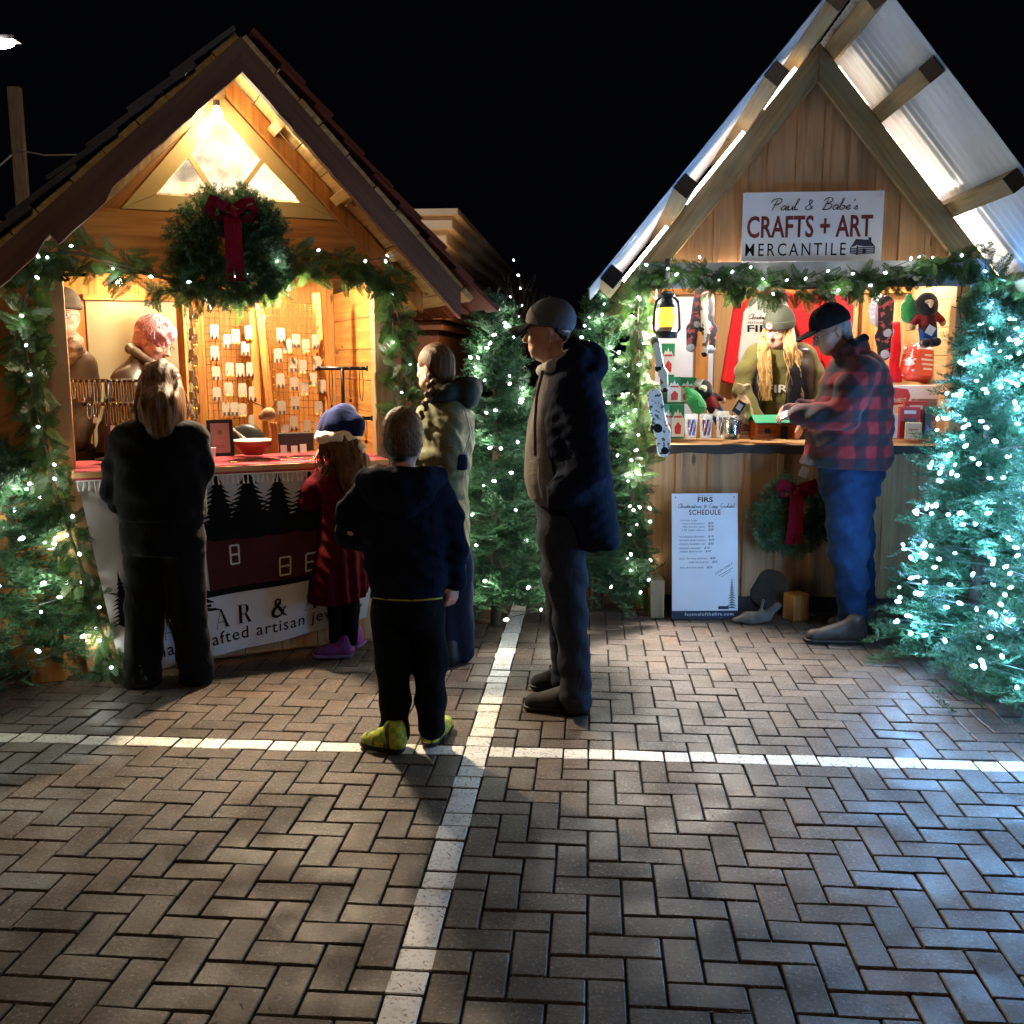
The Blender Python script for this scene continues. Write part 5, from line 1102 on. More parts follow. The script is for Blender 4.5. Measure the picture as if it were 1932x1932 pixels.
# ---------------------------------------------------------------- woman in black at the jewellery counter
def black_woman():
    Y = 4.75; t = person('woman seen from behind in a black coat and wide black trousers, light brown hair', gnd(318, 1290)); f = lambda x, y, d=0.: W(x, y, Y + d)
    J = dict(head=f(305, 735, .04), neck=f(306, 790), shL=f(240, 825), shR=f(368, 825), elL=f(215, 915, .02), elR=f(385, 885, .03), wrL=f(235, 960, .2), wrR=f(362, 880, .25), hipL=f(280, 985), hipR=f(340, 985), knL=f(276, 1130), knR=f(356, 1130), anL=f(270, 1278), anR=f(372, 1265), toeL=gnd(266, 1290, .03), toeR=gnd(366, 1275, .03))
    H = headframe((.15, 1, -.22)); P = make_body(t, J, H, .92, SK_F, .0075, [(J['wrR'], (-.2, 1, 0), (0, 0, -1), 1, dict(s=.85)), (J['wrL'], (.2, .9, -.3), (0, 0, -1), -1, dict(s=.85))], hs=.96)
    hm = hairmat('light brown hair', rgb('#2e1c0e'), rgb('#7a5228'), (60, 60, 5), .5); eyes(t, P, .9)
    F = FB(f, 220, 850, -.3, 390, 670, .35, .007); F.ell(P(-.012, 0, .035), np.array([.112, .096, .112]) * .98, H, 0); F.chain([P(-.03, 0, .0), f(303, 765, -.045), f(303, 800, -.07), f(303, 812, -.08)], [.092, .095, .078, .05], .03)
    for sx in (-1, 1): F.chain([f(303 + 26 * sx, 740, 0), f(303 + 30 * sx, 775, -.01), f(303 + 38 * sx, 802, -.02)], [.04, .042, .03], .03)
    F.cut(P(.05, 0, 0), H @ np.array([1, 0, 0])); F.shift(lambda x, y, z: .005 * np.sin(x * 80 + np.sin(z * 16) * 1.6) + .003 * np.sin(x * 170 + z * 20)); F.build('hair', hm, t)
    long_hair(t, P, None, .96, hm, .155, 240, 8, arc=(-2.3, 2.3), wave=.014, spread=.03, name='hair_locks', r=.0028)
    blk = fabric('black wool coat', (.0045, .0045, .005), .9, .3, .05)
    F = FB(f, 150, 1000, -.4, 450, 760, .5, .008); F.loft(rowsW(Y, [(788, 268, 342, .07), (800, 236, 376, .10), (820, 220, 390, .13), (860, 216, 392, .15), (910, 220, 390, .15), (960, 226, 386, .15), (976, 228, 384, .145)]), 0, .03, pw=2.3)
    F.chain([f(240, 824), f(218, 880), f(214, 930, .02), f(230, 962, .17)], [.070, .060, .054, .044], .03); F.chain([f(360, 824), f(378, 865), f(376, 890, .04), f(356, 884, .24)], [.070, .058, .052, .044], .03); F.wrinkle(.005, 40, 6); F.build('coat', blk, t)
    F = FB(f, 190, 1310, -.35, 430, 950, .4, .008); F.loft(rowsW(Y, [(960, 228, 382, .13), (1000, 230, 382, .15), (1040, 232, 384, .14)]), 0, .03); F.chain([f(278, 1030), f(275, 1140), f(270, 1285, -.02)], [.115, .098, .088], .02); F.chain([f(342, 1030), f(354, 1140), f(371, 1272, .02)], [.112, .092, .082], .02); F.wrinkle(.004, 40, 9); F.build('trousers', fabric('black trousers', (.0055, .0055, .006), .9, .3, .05), t)
    sm = plain('shiny black leather', (.008, .008, .009), .25); shoe(t, 'shoe', gnd(268, 1302), gnd(262, 1278), sm, sm, .95); shoe(t, 'shoe', gnd(374, 1288), gnd(366, 1264), sm, sm, .95)
black_woman()

# ---------------------------------------------------------------- man in the plaid jacket
def plaid_mat():
    t = NT('red and black plaid wool'); tc = t.coords(); sp = t.node('ShaderNodeSeparateXYZ'); t.lk(tc, sp.inputs[0]); a = t.node('ShaderNodeMath', operation='MULTIPLY_ADD'); t.lk(sp.outputs[1], a.inputs[0]); a.inputs[1].default_value = .75; t.lk(sp.outputs[0], a.inputs[2])
    def band(x, per, ph):
        m = t.node('ShaderNodeMath', operation='MULTIPLY_ADD'); t.lk(x, m.inputs[0]); m.inputs[1].default_value = 2 * math.pi / per; m.inputs[2].default_value = ph; s = t.node('ShaderNodeMath', operation='SINE'); t.lk(m.outputs[0], s.inputs[0]); return t.ramp(s.outputs[0], [(.44, (0, 0, 0)), (.56, (1, 1, 1))]) if False else s.outputs[0]
    def step(v):
        m = t.node('ShaderNodeMapRange'); m.inputs[1].default_value = -.25; m.inputs[2].default_value = .25; t.lk(v, m.inputs[0]); return m.outputs[0]
    u, v = step(band(a.outputs[0], .135, .4)), step(band(sp.outputs[2], .135, 1.1)); ad = t.node('ShaderNodeMath', operation='ADD'); t.lk(u, ad.inputs[0]); t.lk(v, ad.inputs[1]); h = t.node('ShaderNodeMath', operation='MULTIPLY'); t.lk(ad.outputs[0], h.inputs[0]); h.inputs[1].default_value = .5
    c = t.ramp(h.outputs[0], [(0, (.007, .007, .011)), (.5, (.060, .003, .005)), (1, (.25, .009, .011))]); n = t.noise(tc, 150, 3); c = t.mix(c, (.01, .008, .01), t.ramp(n, [(.35, (.45,) * 3), (.6, (0, 0, 0))])); t.lk(c, t.b.inputs['Base Color']); t.b.inputs['Roughness'].default_value = .95; t.b.inputs['Sheen Weight'].default_value = .04; t.bump(n, .4, .004); return t.m
def plaid_man():
    Y = 5.63; t = person('man in a black cap, red and black plaid jacket and blue jeans', gnd(1580, 1205)); f = lambda x, y, d=0.: W(x, y, Y + d)
    J = dict(head=f(1567, 627), neck=f(1603, 668), shL=f(1625, 705, -.18), shR=f(1612, 705, .18), elL=f(1592, 785, -.22), elR=f(1580, 785, .20), wrL=f(1512, 782, -.10), wrR=f(1508, 770, .10), hipL=f(1612, 890, -.09), hipR=f(1608, 890, .09), knL=f(1604, 1030, -.08), knR=f(1612, 1030, .10), anL=f(1606, 1178, -.08), anR=f(1628, 1172, .12), toeL=gnd(1548, 1206, .03), toeR=gnd(1590, 1188, .03))
    H = headframe((-.88, -.12, -.42)); P = make_body(t, J, H, .98, SK_T, .0065, [(J['wrL'], (-1, .15, -.05), (0, .5, -.8), 1, dict(s=.98, curl=.75)), (J['wrR'], (-1, -.2, .05), (0, -.6, -.8), -1, dict(s=.98, curl=.8))], hs=1.0)
    hm = hairmat('grey hair', (.10, .095, .09), (.30, .28, .26)); eyes(t, P, 1.0, brow=hm); glasses(t, P, MT['black'])
    F = Field(P(0, 0, 0) - .2, P(0, 0, 0) + .2, .006); F.ell(P(-.02, 0, .02), np.array([.104, .083, .100]), H, 0); F.ell(P(-.07, 0, -.05), np.array([.04, .06, .05]), H, .03); F.cut(P(-.022, 0, 0), H @ np.array([1, 0, -.3])); F.shift(lambda x, y, z: .003 * np.sin(x * 140 + z * 110)); F.build('hair', hm, t)
    F = Field(P(0, 0, .06) - .22, P(0, 0, .06) + .22, .006); F.ell(P(-.016, 0, .055), np.array([.120, .096, .108]), H, 0); F.cut(P(0, 0, .038), H @ np.array([.10, 0, -1])); F.wrinkle(.0015, 60, 3); cm = fabric('black cap', (.010, .010, .012), .85); cp = F.build('cap', cm, t)
    F = Field(P(.13, 0, .04) - .16, P(.13, 0, .04) + .16, .005); F.ell(P(.118, 0, .046), np.array([.090, .080, .012]), H @ rotm(0, .10), 0); F.shift(lambda x, y, z: .0035 * np.ones_like(x + y + z)); F.cut(P(.076, 0, .046), H @ np.array([-1, 0, 0])); F.build('brim', cm, cp)
    F = FB(f, 1450, 905, -.5, 1720, 590, .5, .009); F.loft(rowsW(Y, [(662, 1584, 1648, .09), (678, 1572, 1664, .15), (700, 1560, 1674, .20), (745, 1546, 1679, .215), (800, 1530, 1680, .22), (850, 1520, 1679, .22), (882, 1512, 1677, .22)]), 0, .04, pw=2.3)
    F.chain([f(1625, 702, -.15), f(1606, 745, -.21), f(1592, 784, -.24), f(1550, 786, -.19), f(1508, 781, -.11)], [.10, .092, .083, .072, .062], .03); F.chain([f(1612, 702, .15), f(1582, 784, .22), f(1512, 772, .11)], [.095, .078, .058], .03)
    F.chain([f(1580, 672, -.07), f(1605, 658, -.10), f(1626, 655, 0), f(1605, 658, .10), f(1580, 672, .07)], [.030, .034, .036, .034, .030], .03); F.shift(lambda x, y, z: .005 * np.sin(z * 36 + x * 22 + np.sin(x * 30)) + .003 * np.sin(z * 80 - x * 60)); F.cut(f(1595, 880), (-.05, 0, -1)); jk = F.build('jacket', plaid_mat(), t)
    F = FB(f, 1565, 690, -.25, 1670, 610, .25, .007); F.chain([f(1586, 666, -.09), f(1608, 648, -.105), f(1630, 638, 0), f(1608, 648, .105), f(1586, 666, .09)], [.020, .022, .022, .022, .020], .02); F.wrinkle(.003, 60, 5); F.build('collar', fabric('dark collar', (.010, .009, .012), .9), jk)
    for wr_, a in ((f(1503, 781, -.105), -.1), (f(1507, 771, .105), .1)):
        F = Field(wr_ - .1, wr_ + .1, .006); F.cap(wr_ - (.014, 0, 0), wr_ + (.014, 0, 0), .051); F.cut(wr_ - (.014, 0, 0), (-1, 0, 0)); F.cut(wr_ + (.014, 0, 0), (1, 0, 0)); F.build('cuff', fabric('blue black cuff', (.014, .018, .05)), jk)
    F = FB(f, 1500, 1200, -.4, 1700, 850, .4, .009); F.loft(rowsW(Y, [(860, 1548, 1668, .17), (890, 1546, 1666, .18), (930, 1548, 1658, .17)]), 0, .03); F.chain([f(1600, 925, -.075), f(1600, 1030, -.085), f(1606, 1100, -.085), f(1607, 1182, -.08)], [.135, .110, .088, .076], .03); F.chain([f(1606, 925, .08), f(1614, 1030, .10), f(1622, 1100, .12), f(1630, 1176, .13)], [.132, .105, .085, .072], .03)
    F.shift(lambda x, y, z: .006 * np.sin(z * 34 + x * 25 + np.sin(x * 33) * 1.4) + .003 * np.sin(z * 75 - x * 45 + y * 20)); jn = F.build('jeans', DENIM, t)
    b = MB(); b.tube([f(1640, 892, -.165), f(1664, 894, -.10)], .003, 5); b.tube([f(1636, 892, -.17), f(1632, 925, -.165), f(1644, 938, -.145), f(1658, 925, -.11), f(1664, 894, -.10)], .0025, 5); b.build('pocket_seam', fabric('denim seam', (.05, .12, .32)), jn, smooth=True, world=True)
    sm = plain('worn brown leather', (.034, .022, .015), .6, .35, 15, .3); so = plain('dark sole', (.03, .022, .018), .7); shoe(t, 'shoe', gnd(1632, 1214), gnd(1516, 1212), sm, so, 1.12); shoe(t, 'shoe', gnd(1650, 1196), gnd(1560, 1186), sm, so, 1.1)
plaid_man()

# ---------------------------------------------------------------- young woman behind the right counter
def vendor_right():
    Y = 6.62; base = RP(.72, .55, .11); t = person('young blond woman behind the counter in a green beanie, olive hoodie and black vest', base); f = lambda x, y, d=0.: W(x, y, Y + d)
    J = dict(head=f(1467, 626, -.04), neck=f(1474, 666), shL=f(1520, 672, .02), shR=f(1424, 670, -.02), elL=f(1534, 735, -.06), elR=f(1404, 728, -.08), wrL=f(1512, 800, -.16), wrR=f(1432, 800, -.20), hipL=f(1490, 850, .12), hipR=f(1452, 850, .12), knL=np.r_[base[:2], .55] + (.1, 0, 0), knR=np.r_[base[:2], .55] - (.1, 0, 0), anL=np.r_[base[:2], .17] + (.1, .03, 0), anR=np.r_[base[:2], .17] - (.1, -.03, 0), toeL=np.r_[base[:2], .14] + (.1, -.14, 0), toeR=np.r_[base[:2], .14] + (-.1, -.14, 0))
    H = headframe((-.60, -.76, -.22), (.16, 0, 1)); P = make_body(t, J, H, .92, SK_F, .0065, [(J['wrL'], (-.35, -.5, -.6), (-.5, .2, -.3), 1, dict(s=.9)), (J['wrR'], (.35, -.5, -.6), (.5, .2, -.3), -1, dict(s=.9))], hs=.92); hm = hairmat('blond hair', rgb('#a87638'), rgb('#e6c084'), (70, 70, 5), .5); eyes(t, P, .9, (.05, .05, .06), brow=plain('light brow', (.2, .12, .06)))
    lip = plain('pink lips', (.42, .10, .10), .4); b = MB(); b.tube([P(.083, .019, -.058), P(.094, .007, -.053), P(.094, -.007, -.053), P(.083, -.019, -.058)], [.002, .004, .004, .002], 6); b.tube([P(.083, .017, -.062), P(.092, 0, -.070), P(.083, -.017, -.062)], [.002, .0045, .002], 6); b.build('lips', lip, t, smooth=True, world=True)
    F = FB(f, 1390, 790, -.4, 1550, 580, .35, .007); F.ell(P(-.022, 0, .015), np.array([.102, .088, .105]) * .95, H, 0)
    for sg, xs in ((1, ((1492, 655), (1500, 690), (1498, 725), (1502, 758))), (-1, ((1440, 655), (1441, 690), (1444, 725), (1446, 752)))):
        F.chain([P(.015, sg * .078, -.02)] + [f(x, y, -.13) for x, y in xs], [.034, .040, .038, .034, .016], .02)
    F.cut(P(.055, 0, 0), H @ np.array([1, 0, .25])) if False else None
    F.ell(P(.085, 0, -.02), np.array([.065, .062, .085]) * .95, H, .01, 's'); F.shift(lambda x, y, z: .004 * np.sin(x * 100 + np.sin(z * 18) * 1.8) + .0025 * np.sin(x * 190 + z * 15)); F.build('hair', hm, t)
    rg_ = np.random.default_rng(4); paths = []
    for k in range(260):
        sg = (-1, 1)[k % 2]; o = rg_.normal(0, .5); ph = rg_.uniform(0, 6.28); x0 = 1496 if sg > 0 else 1443; p = [P(.03 + .02 * o, sg * .070, .03), P(.04 + .02 * o, sg * .080, -.03)]
        for q in np.linspace(.1, 1, 9): p.append(f(x0 + 9 * o + 5 * math.sin(q * 8 + ph) + (4 if sg > 0 else 2) * q, 655 + 102 * q * rg_.uniform(.96, 1.0), -.14 - .02 * math.cos(q * 6 + ph) - .02 * abs(o)))
        paths.append(p)
    strands('hair_locks', None, paths, hm, t, .0023)
    bm = NT('green knit beanie'); co = bm.coords(); wv = bm.node('ShaderNodeTexWave'); wv.inputs['Scale'].default_value = 42; wv.inputs['Distortion'].default_value = 1.0; bm.lk(co, wv.inputs[0]); bm.lk(bm.ramp(wv.outputs[1], [(.2, (.040, .047, .032)), (.8, (.085, .095, .066))]), bm.b.inputs['Base Color']); bm.b.inputs['Roughness'].default_value = .95; bm.bump(wv.outputs[1], .6, .004)
    F = Field(P(0, 0, .08) - .22, P(0, 0, .08) + .22, .006); F.ell(P(-.022, 0, .068), np.array([.112, .097, .112]), H, 0); F.cut(P(0, 0, .04), H @ np.array([0.0, 0, -1])); bn = F.build('beanie', bm.m, t)
    F = Field(P(0, 0, .06) - .22, P(0, 0, .06) + .22, .006); F.ell(P(-.016, 0, .062), np.array([.119, .103, .115]), H, 0); F.cut(P(0, 0, .034), H @ np.array([0, 0, -1])); F.cut(P(0, 0, .092), H @ np.array([0, 0, 1])); F.build('cuff', bm.m, bn)
    c = P(.108, -.018, .062); b = MB(); n_ = H @ nrm(np.array([1, -.12, .1])); fr = frame_from(n_, (0, 0, 1)); Rm = np.stack([fr[:, 1], fr[:, 2], fr[:, 0]], 1); b.lathe([(.026, -.004), (.026, .003), (.024, .005), (0, .005)], c, 20, 0, Rm); b.lathe([(.019, .004), (.019, .0065), (0, .0065)], c, 20, 1, Rm); b.lathe([(.0085, .006), (.0085, .0085), (0, .0085)], c, 12, 0, Rm); b.build('badge', [plain('orange red badge', (.50, .08, .035), .6), plain('cream badge', (.72, .66, .55), .6)], bn, world=True)
    ol = fabric('olive hoodie', rgb('#6a6338'), .9, .2, .2)
    F = FB(f, 1370, 870, -.45, 1570, 620, .45, .008); F.loft(rowsW(Y, [(650, 1452, 1500, .06), (660, 1426, 1520, .10), (690, 1414, 1530, .13), (740, 1420, 1524, .14), (800, 1424, 1520, .14), (860, 1430, 1514, .14)], .02), 0, .03)
    F.chain([f(1430, 668, -.02), f(1406, 700, -.05), f(1402, 735, -.08), f(1430, 795, -.20)], [.075, .068, .060, .046], .03); F.chain([f(1516, 668, .0), f(1536, 705, -.02), f(1536, 740, -.06), f(1514, 796, -.16)], [.075, .068, .060, .046], .03); F.wrinkle(.005, 45, 7); hd = F.build('hoodie', ol, t)
    bv = plain('black quilted vest', (.012, .012, .015), .38, .3, 14, .4, 30)
    F = FB(f, 1390, 850, -.4, 1560, 630, .3, .007); F.loft(rowsW(Y, [(650, 1436, 1512, .10), (660, 1420, 1526, .15), (700, 1412, 1532, .195), (760, 1414, 1530, .20), (830, 1416, 1526, .20)], .015), 0, .02, pw=3); F.box(f(1470, 740, -.25), (.078, .22, .6), None, .02, .01, 's')
    for sx in (1386, 1556): F.ell(f(sx, 700, -.02), (.075, .3, .15), None, .02, 's')
    F.wrinkle(.004, 60, 3); F.build('vest', bv, t)
    le = MB(); b_ = bpy.data.curves.new('line', 'FONT'); b_.body = 'FIRS'; b_.size = 1; b_.offset = .02; b_.resolution_u = 3; o = bpy.data.objects.new('line', b_); me = bpy.data.meshes.new_from_object(o); bpy.data.objects.remove(o); w_ = max(q.co.x for q in me.vertices)
    for q in me.vertices: p = f(1444 + q.co.x / w_ * 56, 740 - q.co.y * 20, -.128); q.co = p
    me.materials.append(MT['paper']); Mi = wmat(t).inverted(); me.transform(Mi); link(bpy.data.objects.new('lettering', me), hd)
    F = Field(np.r_[base[:2], .1] - (.3, .3, 0), np.r_[base[:2], 1.05] + (.3, .4, 0), .01)
    for a in 'LR': F.chain([J['hip' + a], J['kn' + a], J['an' + a]], [.1, .08, .065], .03)
    F.build('trousers', BLACKC, t); sm = plain('black shoe', (.01, .01, .01), .5)
vendor_right()

# ---------------------------------------------------------------- two people inside the jewellery stall
def vendor_left():
    Y = 5.72; base = LP(.42, .78, .06); t = person('stallholder with short pink hair and a brown leather jacket bending over the jewellery', base); f = lambda x, y, d=0.: W(x, y, Y + d)
    J = dict(head=f(291, 645), neck=f(268, 690), shL=f(232, 722, .14), shR=f(256, 735, -.12), elL=f(262, 800, .2), elR=f(262, 810, -.16), wrL=f(318, 830, .1), wrR=f(318, 835, -.1), hipL=f(215, 850, .1), hipR=f(215, 850, -.08))
    for a, dx in (('L', .10), ('R', -.08)):
        J['kn' + a] = np.r_[J['hip' + a][0], base[1] + dx, .52]; J['an' + a] = np.r_[J['hip' + a][0] - .02, base[1] + dx, .14]; J['toe' + a] = np.r_[J['hip' + a][0] + .16, base[1] + dx, .10]
    H = headframe((.84, -.18, -.50)); P = make_body(t, J, H, .92, SK_R, .0065, [(J['wrR'], (1, 0, -.2), (0, 0, -1), 1, dict(s=.88))], hs=.97); hm = hairmat('pink grey hair', rgb('#8a5c62'), rgb('#e6aebb'), (60, 60, 40), .5); eyes(t, P, .95); glasses(t, P, MT['black'])
    F = Field(P(0, 0, 0) - .2, P(0, 0, 0) + .2, .0055); F.ell(P(-.020, 0, .038), np.array([.112, .092, .110]) * .98, H, 0); F.ell(P(.045, 0, .085), np.array([.055, .07, .045]), H, .03); F.ell(P(-.07, 0, -.03), np.array([.045, .06, .05]), H, .03); F.cut(P(.085, 0, 0), H @ np.array([1, 0, -.4]))
    for sg in (-1, 1): F.ell(P(.035, sg * .09, -.05), np.array([.065, .035, .07]), H, .02, 's')
    F.shift(lambda x, y, z: .003 * np.sin(x * 70 + z * 90 + np.sin(y * 50) * 2)); F.build('hair', hm, t)
    rg_ = np.random.default_rng(6); paths = []
    for k in range(420):
        a = rg_.uniform(-3.0, 3.0); th0 = rg_.uniform(.05, 1.25); up_ = rg_.uniform(1.0, 1.07); th1 = th0 + rg_.uniform(.35, .7); tw = rg_.normal(0, .25)
        paths.append([P((-.02 - .108 * math.cos(a + tw * q) * math.sin(th)) * (up_ + .05 * q), .092 * math.sin(a + tw * q) * math.sin(th) * (up_ + .05 * q), .04 + .112 * math.cos(th) * (up_ + .03 * q)) for q, th in ((q, th0 + (th1 - th0) * q) for q in np.linspace(0, 1, 6))])
    strands('hair_locks', None, paths, hm, t, .0028)
    F = FB(f, 140, 880, -.45, 360, 640, .5, .008); F.loft(rowsW(Y, [(664, 252, 284, .06), (682, 240, 296, .11), (702, 220, 300, .15), (735, 205, 300, .19), (780, 198, 290, .19), (840, 190, 270, .18), (880, 188, 262, .18)]), 0, .04); F.chain([f(240, 725, -.14), f(258, 800, -.19), f(312, 832, -.11)], [.09, .075, .056], .03); F.chain([f(236, 720, .15), f(262, 800, .2), f(312, 828, .1)], [.09, .075, .056], .03); F.wrinkle(.006, 44, 5); jk = F.build('jacket', LEATH, t)
    F = FB(f, 225, 715, -.2, 325, 630, .2, .007); F.chain([f(306, 690, -.06), f(284, 684, -.11), f(255, 664, -.09), f(246, 658, 0), f(255, 664, .09), f(284, 684, .11)], [.016, .022, .025, .027, .025, .020], .02); F.build('collar', plain('taupe leather collar', (.065, .052, .042), .5, .25, 9, .2, 40), jk)
    F = Field(np.r_[base[:2], .06] - (.5, .4, 0), np.r_[base[:2], 1.1] + (.4, .45, 0), .01)
    for a in 'LR': F.chain([J['hip' + a], J['kn' + a], J['an' + a]], [.12, .085, .07], .03)
    F.build('trousers', BLACKC, t)
vendor_left()
def man_left():
    Y = 5.80; base = LP(.06, .86, .06); t = person('man in a beanie and sheepskin collared jacket half hidden by the jewellery stall post', base); f = lambda x, y, d=0.: W(x, y, Y + d)
    J = dict(head=f(121, 598), neck=f(116, 645), shL=f(154, 690), shR=f(70, 690), elL=f(163, 770), elR=f(62, 770), wrL=f(150, 830, -.1), wrR=f(75, 830, -.05), hipL=f(138, 850), hipR=f(92, 850)); gx = {'L': J['hipL'][0], 'R': J['hipR'][0]}
    for a in 'LR': J['kn' + a] = np.r_[gx[a], Y, .52]; J['an' + a] = np.r_[gx[a], Y, .14]; J['toe' + a] = np.r_[gx[a], Y - .14, .10]
    H = headframe((.25, -.96, -.02)); P = make_body(t, J, H, .98, SK_R, .0065, [], hs=.98); eyes(t, P, 1, brow=plain('grey brow', (.2, .17, .15))); glasses(t, P, MT['black'])
    F = Field(P(0, 0, .06) - .22, P(0, 0, .06) + .22, .006); F.ell(P(-.018, 0, .065), np.array([.118, .098, .110]), H, 0); F.cut(P(0, 0, .048), H @ np.array([.05, 0, -1])); F.ell(P(-.018, 0, .06), np.array([.122, .102, .03]), H, .01); F.build('beanie', fabric('grey brown beanie', (.10, .09, .075), .95), t)
    F = FB(f, 20, 890, -.35, 200, 620, .35, .009); F.loft(rowsW(Y, [(655, 86, 150, .09), (672, 60, 162, .13), (720, 52, 172, .16), (800, 56, 168, .17), (880, 60, 165, .17)]), 0, .03); F.chain([J['shL'], J['elL'], J['wrL']], [.085, .075, .06], .03); F.chain([J['shR'], J['elR'], J['wrR']], [.085, .075, .06], .03); F.wrinkle(.006, 40, 4); jk = F.build('jacket', plain('grey brown leather', (.10, .085, .07), .5, .3, 9, .25, 40), t)
    F = FB(f, 60, 720, -.3, 190, 625, .25, .007); F.chain([f(122, 690, -.13), f(146, 655, -.09), f(140, 640, .04), f(110, 636, .1), f(85, 645, .02), f(92, 668, -.09), f(112, 695, -.13)], [.028, .036, .04, .04, .04, .034, .026], .02); F.wrinkle(.006, 110, 6); F.build('collar', fabric('sheepskin collar', (.24, .20, .15), .95, .3, .5, 80, .8), jk)
    F = Field(np.r_[base[:2] - .45, .06], np.r_[base[:2] + .45, 1.12], .01)
    for a in 'LR': F.chain([J['hip' + a], J['kn' + a], J['an' + a]], [.115, .085, .07], .03)
    F.build('trousers', fabric('brown trousers', (.14, .075, .045)), t)
man_left()
# ================================================================ GOODS, SIGNS AND SMALL THINGS
def text_me(body, mat, fn, bold=.0, shear=0., space=1.0, res=3):
    """lettering mesh: text laid out with x from 0 to 1 and y in units of cap height, then placed by fn(x, y)"""
    cu = bpy.data.curves.new('line', 'FONT'); cu.body = body; cu.size = 1; cu.offset = bold; cu.shear = shear; cu.space_character = space; cu.resolution_u = res
    o = bpy.data.objects.new('line', cu); me = bpy.data.meshes.new_from_object(o); bpy.data.objects.remove(o)
    xs = [v.co.x for v in me.vertices]; x0, w_ = min(xs), max(xs) - min(xs)
    for v in me.vertices: v.co = Vector([float(c) for c in fn((v.co.x - x0) / w_, v.co.y / .72)])
    me.materials.append(mat); return me
def add_text(parent, body, mat, fn, **k): return link(bpy.data.objects.new('lettering', text_me(body, mat, fn, **k)), parent)
SCRIPT = {'P': [[(.25, 0), (.38, .55), (.46, 1.0)], [(.08, .72), (.2, .98), (.55, 1.1), (.78, .95), (.72, .66), (.45, .5), (.3, .52)]], 'a': [[(.42, .36), (.25, .42), (.08, .22), (.14, .02), (.3, .06), (.44, .34), (.4, .08), (.5, .0), (.62, .1)]],
          'u': [[(.0, .1), (.12, .38), (.1, .08), (.22, .0), (.36, .12), (.44, .38), (.42, .08), (.52, 0), (.64, .1)]], 'l': [[(0, .1), (.2, .6), (.3, .98), (.2, 1.0), (.12, .5), (.14, .06), (.24, 0), (.36, .1)]],
          '&': [[(.62, .1), (.45, .3), (.25, .72), (.34, .92), (.46, .8), (.3, .5), (.1, .25), (.2, .04), (.42, .06), (.58, .34)]], 'B': [[(.2, 0), (.3, .5), (.38, 1.0)], [(.1, .8), (.3, 1.08), (.62, 1.06), (.66, .8), (.34, .56), (.6, .54), (.74, .3), (.56, .04), (.24, .0), (.12, .12)]],
          'b': [[(0, .1), (.18, .6), (.26, .96), (.18, 1.0), (.1, .5), (.12, .06), (.26, 0), (.4, .14), (.36, .34), (.22, .36), (.4, .32), (.52, .3)]], 'e': [[(0, .1), (.2, .18), (.34, .32), (.24, .4), (.1, .26), (.12, .04), (.26, 0), (.42, .12)]], "'": [[(.1, .98), (.06, .78)]],
          's': [[(0, .06), (.16, .3), (.2, .38), (.2, .24), (.28, .1), (.18, .0), (.06, .03)]], 'C': [[(.6, .8), (.5, 1.0), (.24, .86), (.06, .4), (.16, .04), (.4, .04), (.6, .2)]], 'h': [[(0, .1), (.2, .6), (.26, .98), (.16, .96), (.1, .4), (.08, 0), (.2, .3), (.32, .36), (.32, .1), (.42, .0), (.52, .1)]], 'r': [[(0, .1), (.1, .4), (.16, .34), (.28, .36), (.26, .1), (.34, 0), (.44, .1)]],
          'i': [[(0, .1), (.1, .36), (.08, .08), (.16, 0), (.26, .1)], [(.13, .54), (.14, .58)]], 't': [[(0, .1), (.14, .5), (.18, .8), (.12, .3), (.14, .04), (.24, 0), (.34, .1)], [(.04, .56), (.3, .6)]], 'm': [[(0, .05), (.06, .36), (.08, .05), (.2, .36), (.24, .06), (.36, .36), (.38, .06), (.46, 0), (.56, .1)]],
          'o': [[(.26, .36), (.1, .3), (.06, .08), (.2, 0), (.34, .14), (.28, .36), (.46, .3)]], 'w': [[(0, .34), (.06, .06), (.16, .04), (.24, .3), (.26, .06), (.36, .04), (.46, .36), (.56, .3)]], 'n': [[(0, .05), (.06, .36), (.08, .06), (.22, .36), (.26, .06), (.34, 0), (.44, .1)]], '@': [[(.5, .3), (.3, .42), (.2, .2), (.34, .12), (.5, .34), (.52, .14), (.66, .3), (.56, .62), (.26, .68), (.06, .36), (.2, -.02), (.5, -.06)]], 'p': [[(0, .1), (.1, .36), (.02, -.4), (.08, .2), (.24, .36), (.32, .2), (.2, .02), (.1, .06)], [(.2, .02), (.44, .1)]],
          'G': [[(.56, .84), (.4, 1.0), (.16, .8), (.06, .3), (.22, .02), (.46, .2), (.5, .44), (.48, .1), (.44, -.3)]], 'd': [[(.3, .34), (.12, .36), (.06, .1), (.2, .0), (.32, .3), (.44, .98), (.34, .1), (.44, 0), (.54, .1)]], 'k': [[(0, .1), (.18, .6), (.24, .96), (.16, .9), (.08, 0), (.2, .3), (.32, .36), (.14, .2), (.34, .0), (.46, .08)]]}
def catmull(P, k=5):
    P = [np.array(p) for p in P]; P = [2 * P[0] - P[1]] + P + [2 * P[-1] - P[-2]]; out = []
    for i in range(1, len(P) - 2):
        for j in range(k):
            t = j / k; a, b, c, d = P[i - 1:i + 3]; out.append(.5 * (2 * b + (c - a) * t + (2 * a - 5 * b + 4 * c - d) * t * t + (3 * b - a - 3 * c + d) * t ** 3))
    return out + [P[-2]]
